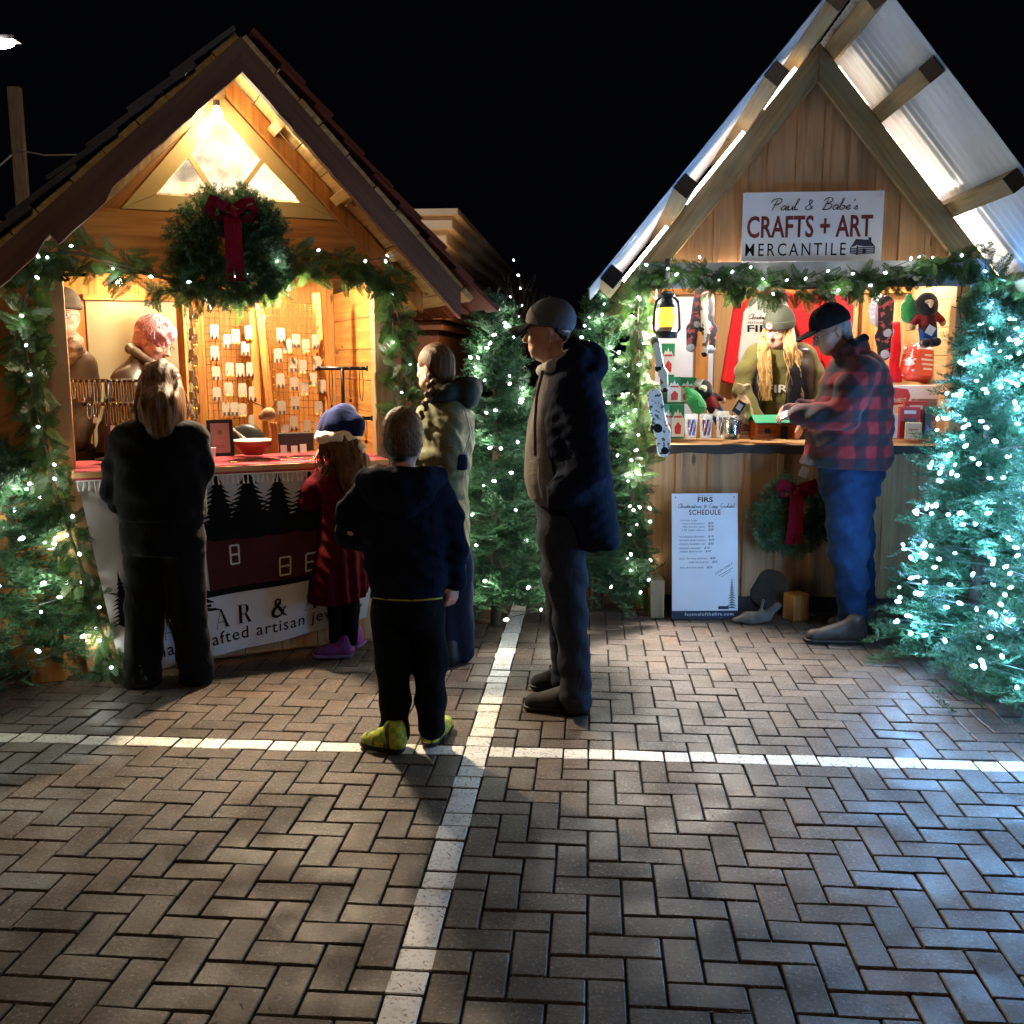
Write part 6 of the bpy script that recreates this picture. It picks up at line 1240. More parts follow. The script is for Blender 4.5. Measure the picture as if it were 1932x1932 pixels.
def script_text(parent, s, mat, fn, th, slant=.18):
    adv = {'P': .8, 'B': .78, 'C': .64, 'G': .66, '&': .75, ' ': .42, "'": .16, 'l': .36, 'i': .26, '@': .8, 'm': .56, 'w': .54, 't': .34, 's': .26, 'r': .42}; x = 0; L = []
    for c in s:
        for st in SCRIPT.get(c, []): L.append([(x + p[0], p[1]) for p in catmull(st)])
        x += adv.get(c, .46)
    b = MB()
    for st in L:
        Q = [np.asarray(fn((p[0] + p[1] * slant) / x, p[1])) for p in st]; b.tube(Q, [th * (.7 + .5 * abs(math.sin(i * .35))) for i in range(len(Q))], 5)
    return b.build('lettering', mat, parent)
INK, REDI = MT['blackmat'], MT['red']
def gable_sign():
    t = thing('sign', 'white shop sign with dark red and black lettering on the board and batten gable', 'sign', RP(.424, -.045, 2.18), YAW_R, tilt=(0, .0)); Wd, Ht = .825, .405
    b = MB(); b.box((Wd / 2, .004, Ht / 2), (Wd, .008, Ht)); pb = b.build('panel', MT['white'], t, bevel=.001)
    y = -.0015; pl = lambda x0, x1, z0, h: (lambda u, v: (x0 + (x1 - x0) * u, y, z0 + v * h))
    script_text(t, "Paul & Babe's", MT['navyink'], pl(.15, .67, .30, .062), .0026)
    add_text(t, 'CRAFTS + ART', REDI, pl(.028, .765, .145, .125), bold=.022, space=1.02)
    add_text(t, 'MERCANTILE', INK, pl(.022, .615, .035, .076), bold=.004, space=1.32)
    b = MB(); P = lambda pts: b.prism([(.64 + x * .145, .03 + z * .10) for x, z in pts], .0012, (0, y, 0))
    P([(0, .45), (.25, .62), (.55, .55), (1, .55), (.78, .92), (.22, .98)]); P([(.72, .85), (.72, 1.08), (.84, 1.06), (.84, .8)])
    for k in range(4): P([(.30, .08 + k * .115), (.97, .14 + k * .105), (.97, .20 + k * .105), (.30, .15 + k * .115)]); P([(.03, .16 + k * .08), (.28, .07 + k * .11), (.28, .14 + k * .11), (.03, .21 + k * .08)])
    P([(.5, .1), (.64, .11), (.64, .42), (.5, .42)]); P([(.0, .12), (.04, .12), (.04, .5), (0, .5)]); P([(.26, .04), (.32, .04), (.32, .56), (.26, .56)]); P([(.95, .12), (1, .12), (1, .56), (.95, .56)]); b.build('cabin_picture', MT['navyink'], t)
    b = MB()
    for x in (.025, .80): b.tube([(x, -.002, Ht - .035), (x + .004, -.004, Ht - .015), (x, .0, Ht + .004)], .0025, 5)
    b.build('tie', MT['metal'], t)
gable_sign()
def schedule():
    BL, BR, TL_, TRt = gnd(1268, 1169), gnd(1392, 1168), None, None
    yw = math.atan2(BR[1] - BL[1], BR[0] - BL[0]) ; wd = np.linalg.norm(BR - BL); ht = .78
    t = thing('sign', 'white price list board leaning against the counter front next to the wreath', 'sign', BL + (0, 0, .004), yw, tilt=(R(-7.5), 0))
    b = MB(); b.box((wd / 2, .004, ht / 2), (wd, .008, ht)); b.build('panel', MT['white'], t, bevel=.001); y = -.0012
    pl = lambda x0, x1, z0, h: (lambda u, v: (wd * (x0 + (x1 - x0) * u), y, ht * z0 + v * h))
    b = MB(); b.box((wd / 2, y, ht * .032), (wd, .0015, ht * .064)); b.build('footer', MT['navyink'], t)
    y = -.003; add_text(t, 'festivalofthefirs.com', MT['paper'], pl(.19, .93, .025, .020), space=1.15); y = -.0012
    add_text(t, 'FESTIVAL OF THE', INK, pl(.385, .62, .975, .008)); add_text(t, 'FIRS', INK, pl(.39, .62, .932, .030), bold=.02); script_text(t, 'Christmastown @ Camp Grishdel', MT['navyink'], pl(.09, .95, .885, .026), .0011)
    add_text(t, 'SCHEDULE', REDI, pl(.26, .74, .83, .032), bold=.015, space=1.15)
    for i, (tx, pr, z, x0, x1) in enumerate((('Lincoln Logs', '', .78, .13, .38), ('Custom Christmastown', '$20', .753, .16, .50), ('Mini Lincoln cabin', '$16', .728, .16, .50), ('LTR Cabin deluxe', '$20', .702, .15, .50), ('NUTCRACKER ORNAMENT', '$10', .648, .11, .50), ('SMOKEY BEAR PUZZLE', '$10', .62, .11, .51), ('MUSEUM ORNAMENT CAR', '$20', .59, .11, .50), ('EVERGREEN ORNAMENT', '$10', .556, .11, .44), ('SMOKEY BEAR SOCKS', '$10', .53, .11, .46), ('DOLL TOY PAUL BUNYAN', '$20', .474, .11, .53), ('- BABE THE BLUE OX', '$20', .445, .24, .56), ('PAUL BUNYAN GAME', '$10', .402, .12, .48))):
        add_text(t, tx, MT['navyink'], pl(x0, x1, z, .0105), shear=.2)
        if pr: add_text(t, pr, MT['navyink'], pl(x1 + .05, x1 + .13, z + .002, .013), bold=.01, shear=.2)
    add_text(t, 'CASH ONLY', MT['navyink'], lambda u, v: (wd * (.66 + .27 * u) - v * .004, y, ht * (.35 + .085 * u) + v * .013), shear=.2)
    b = MB(); b.tube([(wd * .70, y, ht * .34), (wd * .92, y, ht * .405)], .0012, 4); b.tube([(wd * .75, y, ht * .335), (wd * .89, y, ht * .38)], .0012, 4); b.build('underline', MT['navyink'], t)
    b = MB(); r = random.Random(2)
    for k in range(12):
        z = ht * (.085 + .24 * k / 12); w_ = wd * .085 * (1 - k / 13) * r.uniform(.8, 1.15); b.prism([(wd * .91 - w_, z - .006), (wd * .91, z + .012), (wd * .91 + min(w_, wd * .085), z - .006), (wd * .91, z)], .0012, (0, y, 0))
    b.build('tree_picture', plain('dark green print', (.02, .06, .035)), t)
    b = MB(); b.prism([(wd * .70, ht * .075), (wd * .86, ht * .075), (wd * .86, ht * .10), (wd * .70, ht * .10)], .001, (0, y, 0)); b.build('caption_bar', MT['navyink'], t)
    b = MB()
    for x in (.055, .94): b.lathe([(.004, -.001), (.004, .001)], (wd * x, y, ht * .97), 8, 0, rotm(R(90)))
    b.build('screw', MT['black'], t)
schedule()

# ---------------------------------------------------------------- jewellery counter
def tablecloth():
    t = thing('tablecloth', 'rose red cloth with a white fringe covering the jewellery counter', 'tablecloth', LP(0, 0, 1.062), YAW_L); fs = fabric('rose red cloth', rgb('#b04550'), .9, .2, .2, 180)
    b = MB()
    def P(u, v):
        x = .01 + 1.57 * u; s = v * .60
        return (x, .40 - s, .003 + .0015 * math.sin(x * 30 + v * 9)) if s < .54 else (x, -.146 - .002 * math.sin(x * 40), .003 - (s - .54) * .8 - .003 * math.sin(x * 14))
    b.grid(P, 50, 30); b.build('cloth', fs, t, smooth=True)
    b = MB(); r = random.Random(1)
    for k in range(62):
        x = .02 + 1.55 * k / 61; z = -.045; b.tube([(x, -.152, z), (x + r.uniform(-.003, .003), -.155, z - .02), (x + r.uniform(-.008, .008), -.156, z - .05)], [.0035, .003, .006], 5)
    b.tube([(.01 + 1.57 * k / 20, -.151, -.046) for k in range(21)], .004, 5); b.build('fringe', MT['paper'], t)
tablecloth()
Yc = lambda x, y: OL[1] + x * math.sin(YAW_L) + y * math.cos(YAW_L)
def tstand(label, bars, pole, Y, r=.011):
    foot = W(pole[0][0], pole[0][1], Y); t = thing('jewellery_stand', label, 'display stand', foot); b = MB()
    b.tube([W(x, y, Y) - foot for x, y in pole], r, 10); b.lathe([(.06, 0), (.06, .008), (.02, .016), (0, .016)], (0, 0, 0), 20); b.build('pole', MT['black'], t, smooth=True)
    for (x0, x1, y) in bars:
        p, q = W(x0, y, Y) - foot, W(x1, y, Y) - foot; b = MB(); b.tube([p, q], r * .95, 10)
        for e, s in ((p, -1), (q, 1)): b.tube([e - nrm(q - p) * .012 * -s * 0, e + nrm(q - p) * s * .012], r * 1.35, 10)
        b.build('bar', MT['black'], t, smooth=True)
    return t
tstand('black pipe stand hung with many bracelets in front of the beige door', [(122, 262, 718), (160, 262, 762)], [(202, 868), (202, 762), (202, 716)], Yc(.22, .14))
tstand('black double bar pipe stand with a few pendants above the blue hat', [(602, 690, 695), (608, 699, 789)], [(648, 851), (648, 789), (646, 694)], Yc(1.33, .12))
GOLD = plain('gold chain', (.55, .36, .12), .25, .2, metal=.9); SILV = plain('silver chain', (.6, .58, .54), .25, .2, metal=.9); LCORD = plain('leather cord', (.05, .025, .015), .6)
def loop_item(label, cat, group, x, y, L, wpx, Y, mat, pend=None, name='necklace'):
    p = W(x, y, Y - .013); t = thing(name, label, cat, p, group=group); h = L; wd = wpx / 330.
    b = MB(); n = 14; b.tube([(wd / 2 * math.cos(a), -.004 * abs(math.sin(a)), .006 - h / 2 + h / 2 * math.sin(a)) for a in np.linspace(math.pi / 2, 2.5 * math.pi, n)], .0022, 5); b.build('chain', mat, t, smooth=True)
    if pend: b = MB(); b.box((0, -.004, -h - .008), pend); b.build('pendant', LCORD if mat is LCORD else MT['paper'], t, bevel=.002)
r_ = random.Random(9)
for k in range(13): loop_item('thin bracelet hanging on the upper bar of the stand by the beige door', 'bracelet', 'bracelets on the upper bar', 128 + k * 10.2, 719, r_.uniform(.09, .14), r_.uniform(2, 6), Yc(.22, .14), r_.choice((GOLD, SILV, SILV)), name='bracelet')
for k in range(9): loop_item('tagged bracelet hanging on the lower bar of the stand by the beige door', 'bracelet', 'bracelets on the lower bar', 168 + k * 10.5, 763, r_.uniform(.07, .12), r_.uniform(4, 8), Yc(.22, .14), r_.choice((GOLD, SILV)), (.022, .002, .03) if k % 3 == 1 else None, name='bracelet')
loop_item('long dark cord necklace with a small brown tag over the blue hat', 'necklace', 'pendants on the double bar stand', 660, 695, .17, 3, Yc(1.33, .12), LCORD, (.013, .004, .02)); loop_item('dark beaded loop at the outer end of the upper bar over the blue hat', 'necklace', 'pendants on the double bar stand', 681, 695, .19, 7, Yc(1.33, .12), LCORD)
loop_item('cord with a pointed stone nearest the wire grid on the upper bar', 'necklace', 'pendants on the double bar stand', 624, 695, .20, 6, Yc(1.33, .12), LCORD, (.012, .004, .018)); loop_item('short pendant on the lower bar beside the blue hat', 'necklace', 'pendants on the double bar stand', 690, 790, .12, 4, Yc(1.33, .12), LCORD, (.014, .004, .022))
def framed_sign():
    Y = Yc(.73, .05); p = W(418, 861, Y); t = thing('framed_sign', 'small black framed pink notice standing on the red cloth beside the bowl', 'framed sign', p, YAW_L + .05, tilt=(R(-8), 0)); a, h = .135, .195
    b = MB()
    for c, d in (((-a / 2 + .009, 0, h / 2), (.018, .016, h)), ((a / 2 - .009, 0, h / 2), (.018, .016, h)), ((0, 0, .009), (a - .037, .015, .018)), ((0, 0, h - .009), (a - .037, .015, .018))): b.box(c, d)
    b.build('frame', MT['black'], t); b = MB(); b.box((0, .003, h / 2), (a - .03, .003, h - .03)); pn = b.build('notice', plain('pink paper', (.62, .36, .33), .6, .05), t)
    b = MB(); b.box((0, -.0, h * .66), (.02, .002, .024)); b.box((-.02, 0, h * .3), (.03, .0015, .003)); b.box((.008, 0, h * .3), (.022, .0015, .003)); b.box((0, 0, h * .25), (.05, .0015, .003)); b.build('print', MT['brown'], pn)
    return t
framed_sign()
def bowl():
    Y = Yc(.90, .10); p = W(478, 858, Y); t = thing('bowl', 'wide shallow bowl, red outside and pale inside, on the red cloth', 'bowl', p); b = MB(); b.lathe([(.05, 0), (.055, .006), (.095, .045), (.118, .078), (.116, .080), (.09, .05), (.04, .016), (0, .014)], n=32); b.build('shell', plain('terracotta red glaze', rgb('#8f3f2c'), .3), t, smooth=True)
    b = MB(); b.lathe([(.1165, .0785), (.114, .0825), (.088, .054), (.04, .020), (0, .018)], n=32); b.build('glaze', plain('cream glaze', (.66, .62, .55), .3), t, smooth=True)
    b = MB(); 
    for k in range(9): a = k * 2.4; q = .045 * math.sqrt(k / 2.); b.box((q * math.cos(a), q * math.sin(a), .06 + .006 * (k % 3)), (.04, .026, .002), rotm(.2 * math.sin(k), .25 * math.cos(k), a))
    tag(b.build('card_pile', MT['paper'], loc=None), 'loose pile of small white cards lying in the red bowl', 'cards'); bpy.data.objects['card_pile'].location = p
bowl()
def bust():
    Y = Yc(.92, .26); p = W(466, 845, Y); t = thing('jewellery_bust', 'black rounded display bust draped with white cords behind the bowl', 'display bust', p); F = Field(p - .2, p + .25, .007); F.ell(p + (0, 0, .0), (.12, .05, .135)); F.cut(p + (0, 0, .001), (0, 0, -1)); F.build('form', MT['black'], t)
    b = MB()
    for k in range(3): b.tube([(-.09 + .03 * k + .1 * q, -.052 + .02 * abs(q - .5), .125 - .13 * q * q - .025 * k) for q in np.linspace(0, 1, 8)], .0035, 5)
    b.build('cord', MT['paper'], t, smooth=True)
bust()
def reindeer():
    Y = Yc(1.0, .02); p = W(520, 852, Y); t = thing('ornament', 'rustic wooden reindeer stand with a twine ball head and twig antlers', 'ornament', p); b = MB(); b.bar((0, 0, 0), (-.004, .0, .155), .034, .028, (0, 1, 0)); b.build('body_stick', MT['cedar'], t, bevel=.004)
    F = Field(p - .15, p + (.15, .15, .3), .006); c = W(507, 781, Y - .02); F.ell(c, (.040, .032, .034)); F.cap(c, W(494, 787, Y - .03), .022, .018, .02); F.shift(lambda x, y, z: .002 * np.sin(x * 500 + z * 300)); F.build('head', plain('twine', rgb('#8a6a48'), .9, .3, 60, .5, 200), t)
    b = MB(); b.tube([W(505, 772, Y) - p, W(490, 764, Y) - p, W(476, 758, Y) - p], [.004, .004, .003], 6); b.tube([W(512, 772, Y) - p, W(519, 762, Y) - p, W(524, 752, Y) - p], [.004, .004, .003], 6); b.build('antler', MT['bark'], t, smooth=True)
reindeer()
b = MB(); b.box((0, 0, .05), (.20, .09, .10)); o = tag(b.build('display_box', plain('black brick box', (.016, .014, .014), .5, .5, 30), bevel=.003, loc=(0, 0, 0)), 'dark box behind the small cards at the foot of the wire grid', 'box'); o.location = Vector([float(c) for c in W(556, 850, Yc(1.12, .2))]); o.rotation_euler = (0, 0, YAW_L)
b = MB(); b.lathe([(.016, 0), (.02, .045), (.021, .046), (.018, .044), (.015, .004), (0, .004)], n=16); o = tag(b.build('cup', MT['paper'], smooth=True), 'tiny white paper cup in front of the framed notice', 'cup'); o.location = Vector([float(c) for c in W(401, 861, Yc(.66, -.02))])
for i, (x, y) in enumerate(((536, 852), (556, 853), (573, 850))):
    b = MB(); b.box((0, 0, .024), (.034, .002, .046)); o = tag(b.build('price_card', MT['paper']), ('small white card standing at the twig reindeer end of the cloth', 'small white card standing between two others before the dark box', 'small white card standing closest to the blue hat')[i], 'card', 'cards on the cloth'); o.location = Vector([float(c) for c in W(x, y + 4, Yc(1.05, -.0))]); o.rotation_euler = (R(-12), 0, YAW_L)
def flat_goods():
    cols = (GOLD, SILV, MT['brown'])
    for k in range(16):
        b = MB(); r_ = random.Random(k); b.tube([(.03 * math.cos(a) * r_.uniform(.8, 1.1), .014 * math.sin(a), .003) for a in np.linspace(0, 5.6, 10)], .0028, 5); o = tag(b.build('bracelet', cols[k % 3], smooth=True), 'fine bracelet laid flat on the red cloth between bowl and blue hat', 'bracelet', 'bracelets laid on the red cloth'); o.location = Vector([float(c) for c in LP(.78 + .035 * k, -.06 + .05 * ((k * 7) % 4), 1.067)]); o.rotation_euler = (0, 0, k * 1.3)
flat_goods()
def wire_panel(label, x0, x1, yt, yb, Y0, Y1, posts, nx, nz):
    a, c, d = W(x0, yb, Y0), W(x1, yb, Y1), W(x0, yt, Y0); base = (a + c) / 2; t = thing('wire_grid', label, 'display grid', base); e = c - a; zt = d[2] - a[2]; a0 = a - base
    b = MB()
    for k in range(nx + 1): p = a0 + e * k / nx; b.tube([p, p + (0, 0, zt)], .0018, 4)
    for k in range(nz + 1): b.tube([a0 + (0, -.003, zt * k / nz), a0 + e + (0, -.003, zt * k / nz)], .0018, 4)
    b.build('wire_mesh', GOLD, t)
    for (px, wd, sl) in posts:
        p = W(px, yb + 4, Y0 + (Y1 - Y0) * (px - x0) / (x1 - x0)) - base; b = MB(); b.bar(p, p + (sl, 0, zt + .08), wd, .03, (0, 1, 0)); b.build('side_post', MT['cedar'], t, bevel=.003)
    return lambda x, y: W(x, y, Y0 + (Y1 - Y0) * (x - x0) / (x1 - x0) - .012)
gA = wire_panel('narrow wire grid crowded with earring cards, seen almost edge on beside the pink hair', 358, 380, 572, 822, 5.62, 5.95, [(353, .04, 0)], 4, 14)
gB = wire_panel('wire grid in a cedar frame behind the framed notice and bowl', 396, 482, 570, 832, 5.88, 5.92, [(388, .042, 0), (489, .05, 0)], 9, 18)
gC = wire_panel('widest wire grid leaning beside the cedar wall behind the twig reindeer', 510, 612, 566, 838, 5.80, 5.98, [(518, .045, -.06), (616, .05, -.03)], 11, 19)
def cards():
    q = lambda x, y: ((500 + x * .4658) / 1.795, (850 + y * .4658) / 1.795); cardm = plain('kraft white card', (.30, .25, .19), .7, .15); E1 = plain('dark earring', (.07, .035, .02), .4, .3); E2 = plain('amber earring', (.42, .24, .05), .35, .3)
    def card(lab, grp):
        t = thing('earring_card', lab, 'earring card', (0, 0, 0), YAW_L, grp); b = MB(); b.prism([(-.024, -.04), (.024, -.04), (.024, .03), (.018, .04), (-.018, .04), (-.024, .03)], .0016, (0, 0, 0)); b.build('card', cardm, t); return t
    kinds = []
    for k in range(3):
        t = card('x', 'earring cards'); kinds.append(t)
        for s in (-1, 1):
            b = MB(); x = s * .012
            if k == 0: b.lathe([(0, -.030), (.006, -.022), (.007, -.010), (.002, .004), (0, .006)], (x, -.006, -.022), 8)
            elif k == 1: b.tube([(x, -.004, 0), (x, -.006, -.03)], .0012, 4); b.lathe([(0, -.026), (.009, -.014), (.008, -.004), (0, .004)], (x, -.006, -.030), 8)
            else: b.box((x, -.005, -.028), (.013, .005, .022))
            b.build('earring', (E1, E2, E1)[k], t, smooth=k < 2)
    B = [(485, 585), (583, 655), (640, 620), (738, 590), (488, 740), (710, 710), (497, 890), (597, 860), (672, 865), (748, 860), (503, 1040), (590, 1005), (690, 1010), (765, 1035), (572, 1150), (632, 1150), (690, 1155), (765, 1240)]
    Cc = [(968, 610), (1080, 655), (1018, 690), (1150, 690), (1222, 655), (950, 760), (1058, 830), (1128, 840), (1232, 815), (965, 940), (1067, 965), (1140, 1000), (1200, 935), (1268, 985), (975, 1140), (1075, 1105), (1245, 1140), (1062, 1250), (1155, 1280), (1240, 1290), (1000, 1310)]
    used = [False] * 3; n = 0
    for L, g, lab in ((B, gB, 'small white earring card hung on the framed grid behind the bowl'), (Cc, gC, 'small white earring card hung on the widest grid behind the twig reindeer')):
        for (x, y) in L:
            k = (n * 2 + n // 3) % 3; n += 1; p = g(*q(x, y))
            if not used[k]: used[k] = True; o = kinds[k]; o.location = Vector([float(c) for c in p]); o['label'] = lab; o['group'] = 'earring cards on the wire grids'
            else: dup(kinds[k], p, YAW_L + random.Random(n).uniform(-.12, .12), lab, 'earring cards on the wire grids')
    for i in range(18):
        p = gA(361 + (i % 3) * 8, 590 + (i // 3) * 40 + (i % 3) * 11); dup(kinds[i % 3], p, YAW_L - .9, 'small earring card on the narrow grid seen edge on by the pink hair', 'earring cards on the narrow grid', .8)
cards()
# ---------------------------------------------------------------- goods of the signed stall
Yr = lambda x, y: OR[1] + x * math.sin(YAW_R) + y * math.cos(YAW_R)
def lantern():
    Y = Yr(-.08, -.24); c = W(1258, 598, Y); t = thing('lantern', 'black hurricane lantern glowing amber, hung on the post of the signed stall', 'lantern', c); k = MT['black']
    b = MB(); b.lathe([(.0, -.125), (.062, -.125), (.066, -.11), (.066, -.085), (.045, -.068), (.040, -.06), (0, -.06)], n=24); b.build('base', k, t, smooth=False)
    b = MB(); b.lathe([(.042, .055), (.046, .065), (.034, .085), (.034, .11), (.048, .115), (.044, .135), (.02, .15), (0, .152)], n=24); b.build('hood', k, t)
    b = MB()
    for s in (-1, 1): b.tube([(s * .055, 0, -.10), (s * .078, 0, -.07), (s * .074, 0, .02), (s * .066, 0, .09), (s * .04, 0, .115)], .008, 8)
    b.tube([(-.06, .005, .08), (-.03, .005, .17), (0, .005, .20), (.03, .005, .17), (.06, .005, .08)], .003, 6); b.build('frame', k, t, smooth=True)
    b = MB(); b.lathe([(.036, -.06), (.046, -.03), (.050, 0), (.045, .03), (.036, .055)], n=24); b.build('globe', emit('amber lantern glass', (1, .40, .03), 2.0), t, smooth=True)
    b = MB(); b.lathe([(0, -.03), (.014, -.015), (.01, .01), (0, .025)], n=12); b.build('flame', emit('lantern flame', (1, .8, .35), 60), t)
    b = MB(); b.bar((0, .02, .22), (0, .02, .34), .028, .012, (0, 1, 0)); b.build('hook', k, t, bevel=.003)
lantern()
def flat_prism(t, name, pts, Y, mat, th=.02, bevel=.006, wrp=0):
    P = [W(x, y, Y) for x, y in pts]; c = np.array(wmat(t).translation); b = MB(); b.prism([(p[0] - c[0], p[2] - c[2]) for p in P], th, (0, Y - c[1], 0)); return b.build(name, mat, t, bevel=bevel, segs=3)
def knit(name, a, b_, sc=16, th=.5):
    t = NT(name); n = t.noise(t.coords(), sc, 2); t.lk(t.ramp(n, [(th - .02, a), (th + .02, b_)]), t.b.inputs['Base Color']); t.b.inputs['Roughness'].default_value = .9; return t.m
def sock(label, top, bot, Y, wd, mat, heel, dirx=1, hang=True, grp='socks for sale'):
    """a hanging sock: leg, heel and toe, from its cuff pixel to its toe pixel"""
    p = W(*top, Y); q = W(*bot, Y); t = thing('sock', label, 'sock', p, group=grp); L = np.linalg.norm(q - p); d = (q - p) / L; F = Field(np.minimum(p, q) - .12, np.maximum(p, q) + .12, .006)
    a = p + d * L * .58; F.chain([p, a, a + d * L * .08 + (dirx * .012, 0, 0), q], [wd * .5, wd * .48, wd * .5, wd * .42], .01); F.F = F.F.astype(np.float32)
    X = np.meshgrid(*F.ax, indexing='ij', sparse=True); F.F = np.maximum(F.F, (np.abs(X[1] - Y) - .012).astype(np.float32)); F.wrinkle(.0015, 60, 3); o = F.build('leg', mat, t)
    for nm, c, rr in (('heel', a + (dirx * -.012, 0, 0), wd * .5), ('toe', q, wd * .46)):
        G = Field(c - .1, c + .1, .006); G.ell(c, (rr, .0155, rr * .95)); G.build(nm, heel, t)
    return t
PAT1 = knit('black sock with red and blue figures', (.012, .012, .016), (.30, .06, .08), 22, .55); PAT2 = knit('white sock with dark trees', (.60, .60, .58), (.05, .06, .06), 52, .57); PAT3 = knit('cream brown striped sock', (.55, .50, .42), (.10, .06, .04), 18, .55); HG = fabric('pale blue heel', (.42, .47, .58)); HB = fabric('black heel', (.015, .015, .015))
sock('black patterned sock with a pale heel hanging between sheet metal and stud', (1322, 552), (1304, 655), Yr(.16, .14), .075, PAT1, HG, -1); sock('black patterned sock in front, its toe pointing to the burlap sack', (1334, 552), (1340, 658), Yr(.18, .10), .075, PAT1, HG, 1)
sock('cream and brown striped sock squeezed between the two black ones', (1328, 556), (1329, 668), Yr(.17, .06), .045, PAT3, HB, 1); sock('white sock with dark trees and a black toe dangling below the counter edge', (1235, 748), (1252, 850), Yr(-.10, -.20), .095, PAT2, HB, 1); sock('plain cream sock twisted on the post above the tree patterned one', (1236, 640), (1254, 735), Yr(-.08, -.17), .05, PAT3, HB, 1)
sock('black moose sock at the shirt rail above the plaid shoulder', (1672, 572), (1668, 668), Yr(1.28, .52), .10, PAT1, HG, -1); 
def bx(name, label, cat, x0, x1, y0, y1, Y, dp, mats, yaw=0, grp=None, decor=None, bevel=.002):
    a, c = W(x0, y1, Y), W(x1, y0, Y); wd, h = c[0] - a[0], c[2] - a[2]; t = thing(name, label, cat, ((a[0] + c[0]) / 2, Y + dp / 2, a[2]), yaw, grp); b = MB(); b.box((0, 0, h / 2), (wd, dp, h)); b.build('carton' if decor else 'body_panel', mats, t, bevel=bevel)
    if decor: decor(t, wd, h, -dp / 2)
    return t
GRN, WHT, RDD = plain('green print', (.015, .15, .065), .4, .05), MT['paper'], plain('red print', (.45, .035, .03), .4, .1)
def mugbox(t, w_, h, y):
    b = MB(); b.box((0, y - .001, h * .34), (w_ * .98, .0016, h * .55)); b.build('white_panel', WHT, t)
    b = MB(); b.prism([(-w_ * .40, h * .62), (w_ * .40, h * .62), (w_ * .22, h * .78), (w_ * .10, h * .72), (0, h * .88), (-w_ * .12, h * .74), (-w_ * .24, h * .80)], .0016, (0, y - .0005, 0)); b.build('mountain_print', WHT, t)
    b = MB(); b.box((0, y - .0026, h * .645), (w_ * .62, .0012, h * .055)); b.prism([(-w_ * .22, h * .14), (w_ * .24, h * .14), (w_ * .28, h * .38), (.0, h * .50), (-w_ * .26, h * .34)], .0016, (0, y - .002, 0)); b.build('picture', RDD, t)
bx('gift_box', 'tall green and white box on top of the stack under the lantern', 'gift box', 1247, 1273, 648, 711, Yr(.04, .12), .10, GRN, .05, 'green and white boxes', mugbox); bx('gift_box', 'green and white box in the middle row nearest the lantern post', 'gift box', 1253, 1283, 711, 762, Yr(.06, .12), .10, GRN, .3, 'green and white boxes', mugbox); bx('gift_box', 'green and white box in the middle row behind the plush tree', 'gift box', 1282, 1316, 712, 762, Yr(.14, .16), .10, GRN, -.12, 'green and white boxes', mugbox)
bx('gift_box', 'green and white box at the bottom of the stack nearest the lantern post', 'gift box', 1246, 1268, 763, 828, Yr(.03, .05), .10, GRN, .25, 'green and white boxes', mugbox); bx('gift_box', 'green and white box at the bottom of the stack beside the first glass', 'gift box', 1268, 1293, 763, 828, Yr(.09, .04), .10, GRN, -.1, 'green and white boxes', mugbox)
def pint(label, x, y0, y1, w_, Y, deco):
    p = W(x, y1, Y); h = W(x, y0, Y)[2] - p[2]; t = thing('glass', label, 'glass', p, group='printed glasses'); r1 = w_ / 2; b = MB(); b.lathe([(0, 0), (r1 * .78, 0), (r1, h), (r1 - .002, h), (r1 * .76, .008), (0, .008)], n=24); b.build('vessel', glass('clear glass', (.85, .9, .9), .28), t, smooth=True)
    b = MB(); n = 9; A = lambda k, z: ((r1 * (.78 + .22 * z) + .0012) * math.cos(-2.3 + k * .16), (r1 * (.78 + .22 * z) + .0012) * math.sin(-2.3 + k * .16), z * h)
    for k in range(n):
        for m in range(4):
            if (k * 3 + m * 5) % 4: b.quad(A(k, .15 + m * .16), A(k + 1, .15 + m * .16), A(k + 1, .31 + m * .16), A(k, .31 + m * .16), (k + m) % 2)
    b.build('picture', deco, t)
BL_ = plain('blue print', (.10, .22, .55), .4, .1)
pint('printed glass with red and blue picture beside the boxes', 1303, 781, 828, .085, Yr(.19, -.02), [RDD, BL_]); pint('printed glass with red and blue picture beside the clear jar', 1331, 781, 828, .085, Yr(.28, -.02), [BL_, RDD]); pint('clear jar with a grey picture behind the tin bucket', 1362, 776, 827, .085, Yr(.38, .06), [MT['metal'], MT['brown']])
def bucket():
    p = W(1381, 829, Yr(.44, -.06)); t = thing('bucket', 'small tin bucket with a hoop round it on the counter', 'bucket', p); b = MB(); b.lathe([(0, 0), (.046, 0), (.050, .035), (.0525, .038), (.0515, .042), (.058, .118), (.061, .121), (.058, .124), (.0545, .12), (.045, .01), (0, .01)], n=32); b.build('shell', MT['tin'], t, smooth=True)
    b = MB()
    for s in (-1, 1): b.lathe([(.010, -.003), (.010, .003)], (s * .058, 0, .10), 10, 0, rotm(0, R(90)))
    b.build('handle_lug', MT['tin'], t)
    b = MB(); b.box((0, 0, .125), (.05, .03, .03), rotm(.3, .4, .2)); b.box((.02, .01, .135), (.03, .03, .02), rotm(.1, .2, .9)); o = tag(b.build('sweets', MT['paper'], bevel=.004), 'wrapped white sweets piled in the tin bucket', 'sweets'); o.location = t.location
bucket()
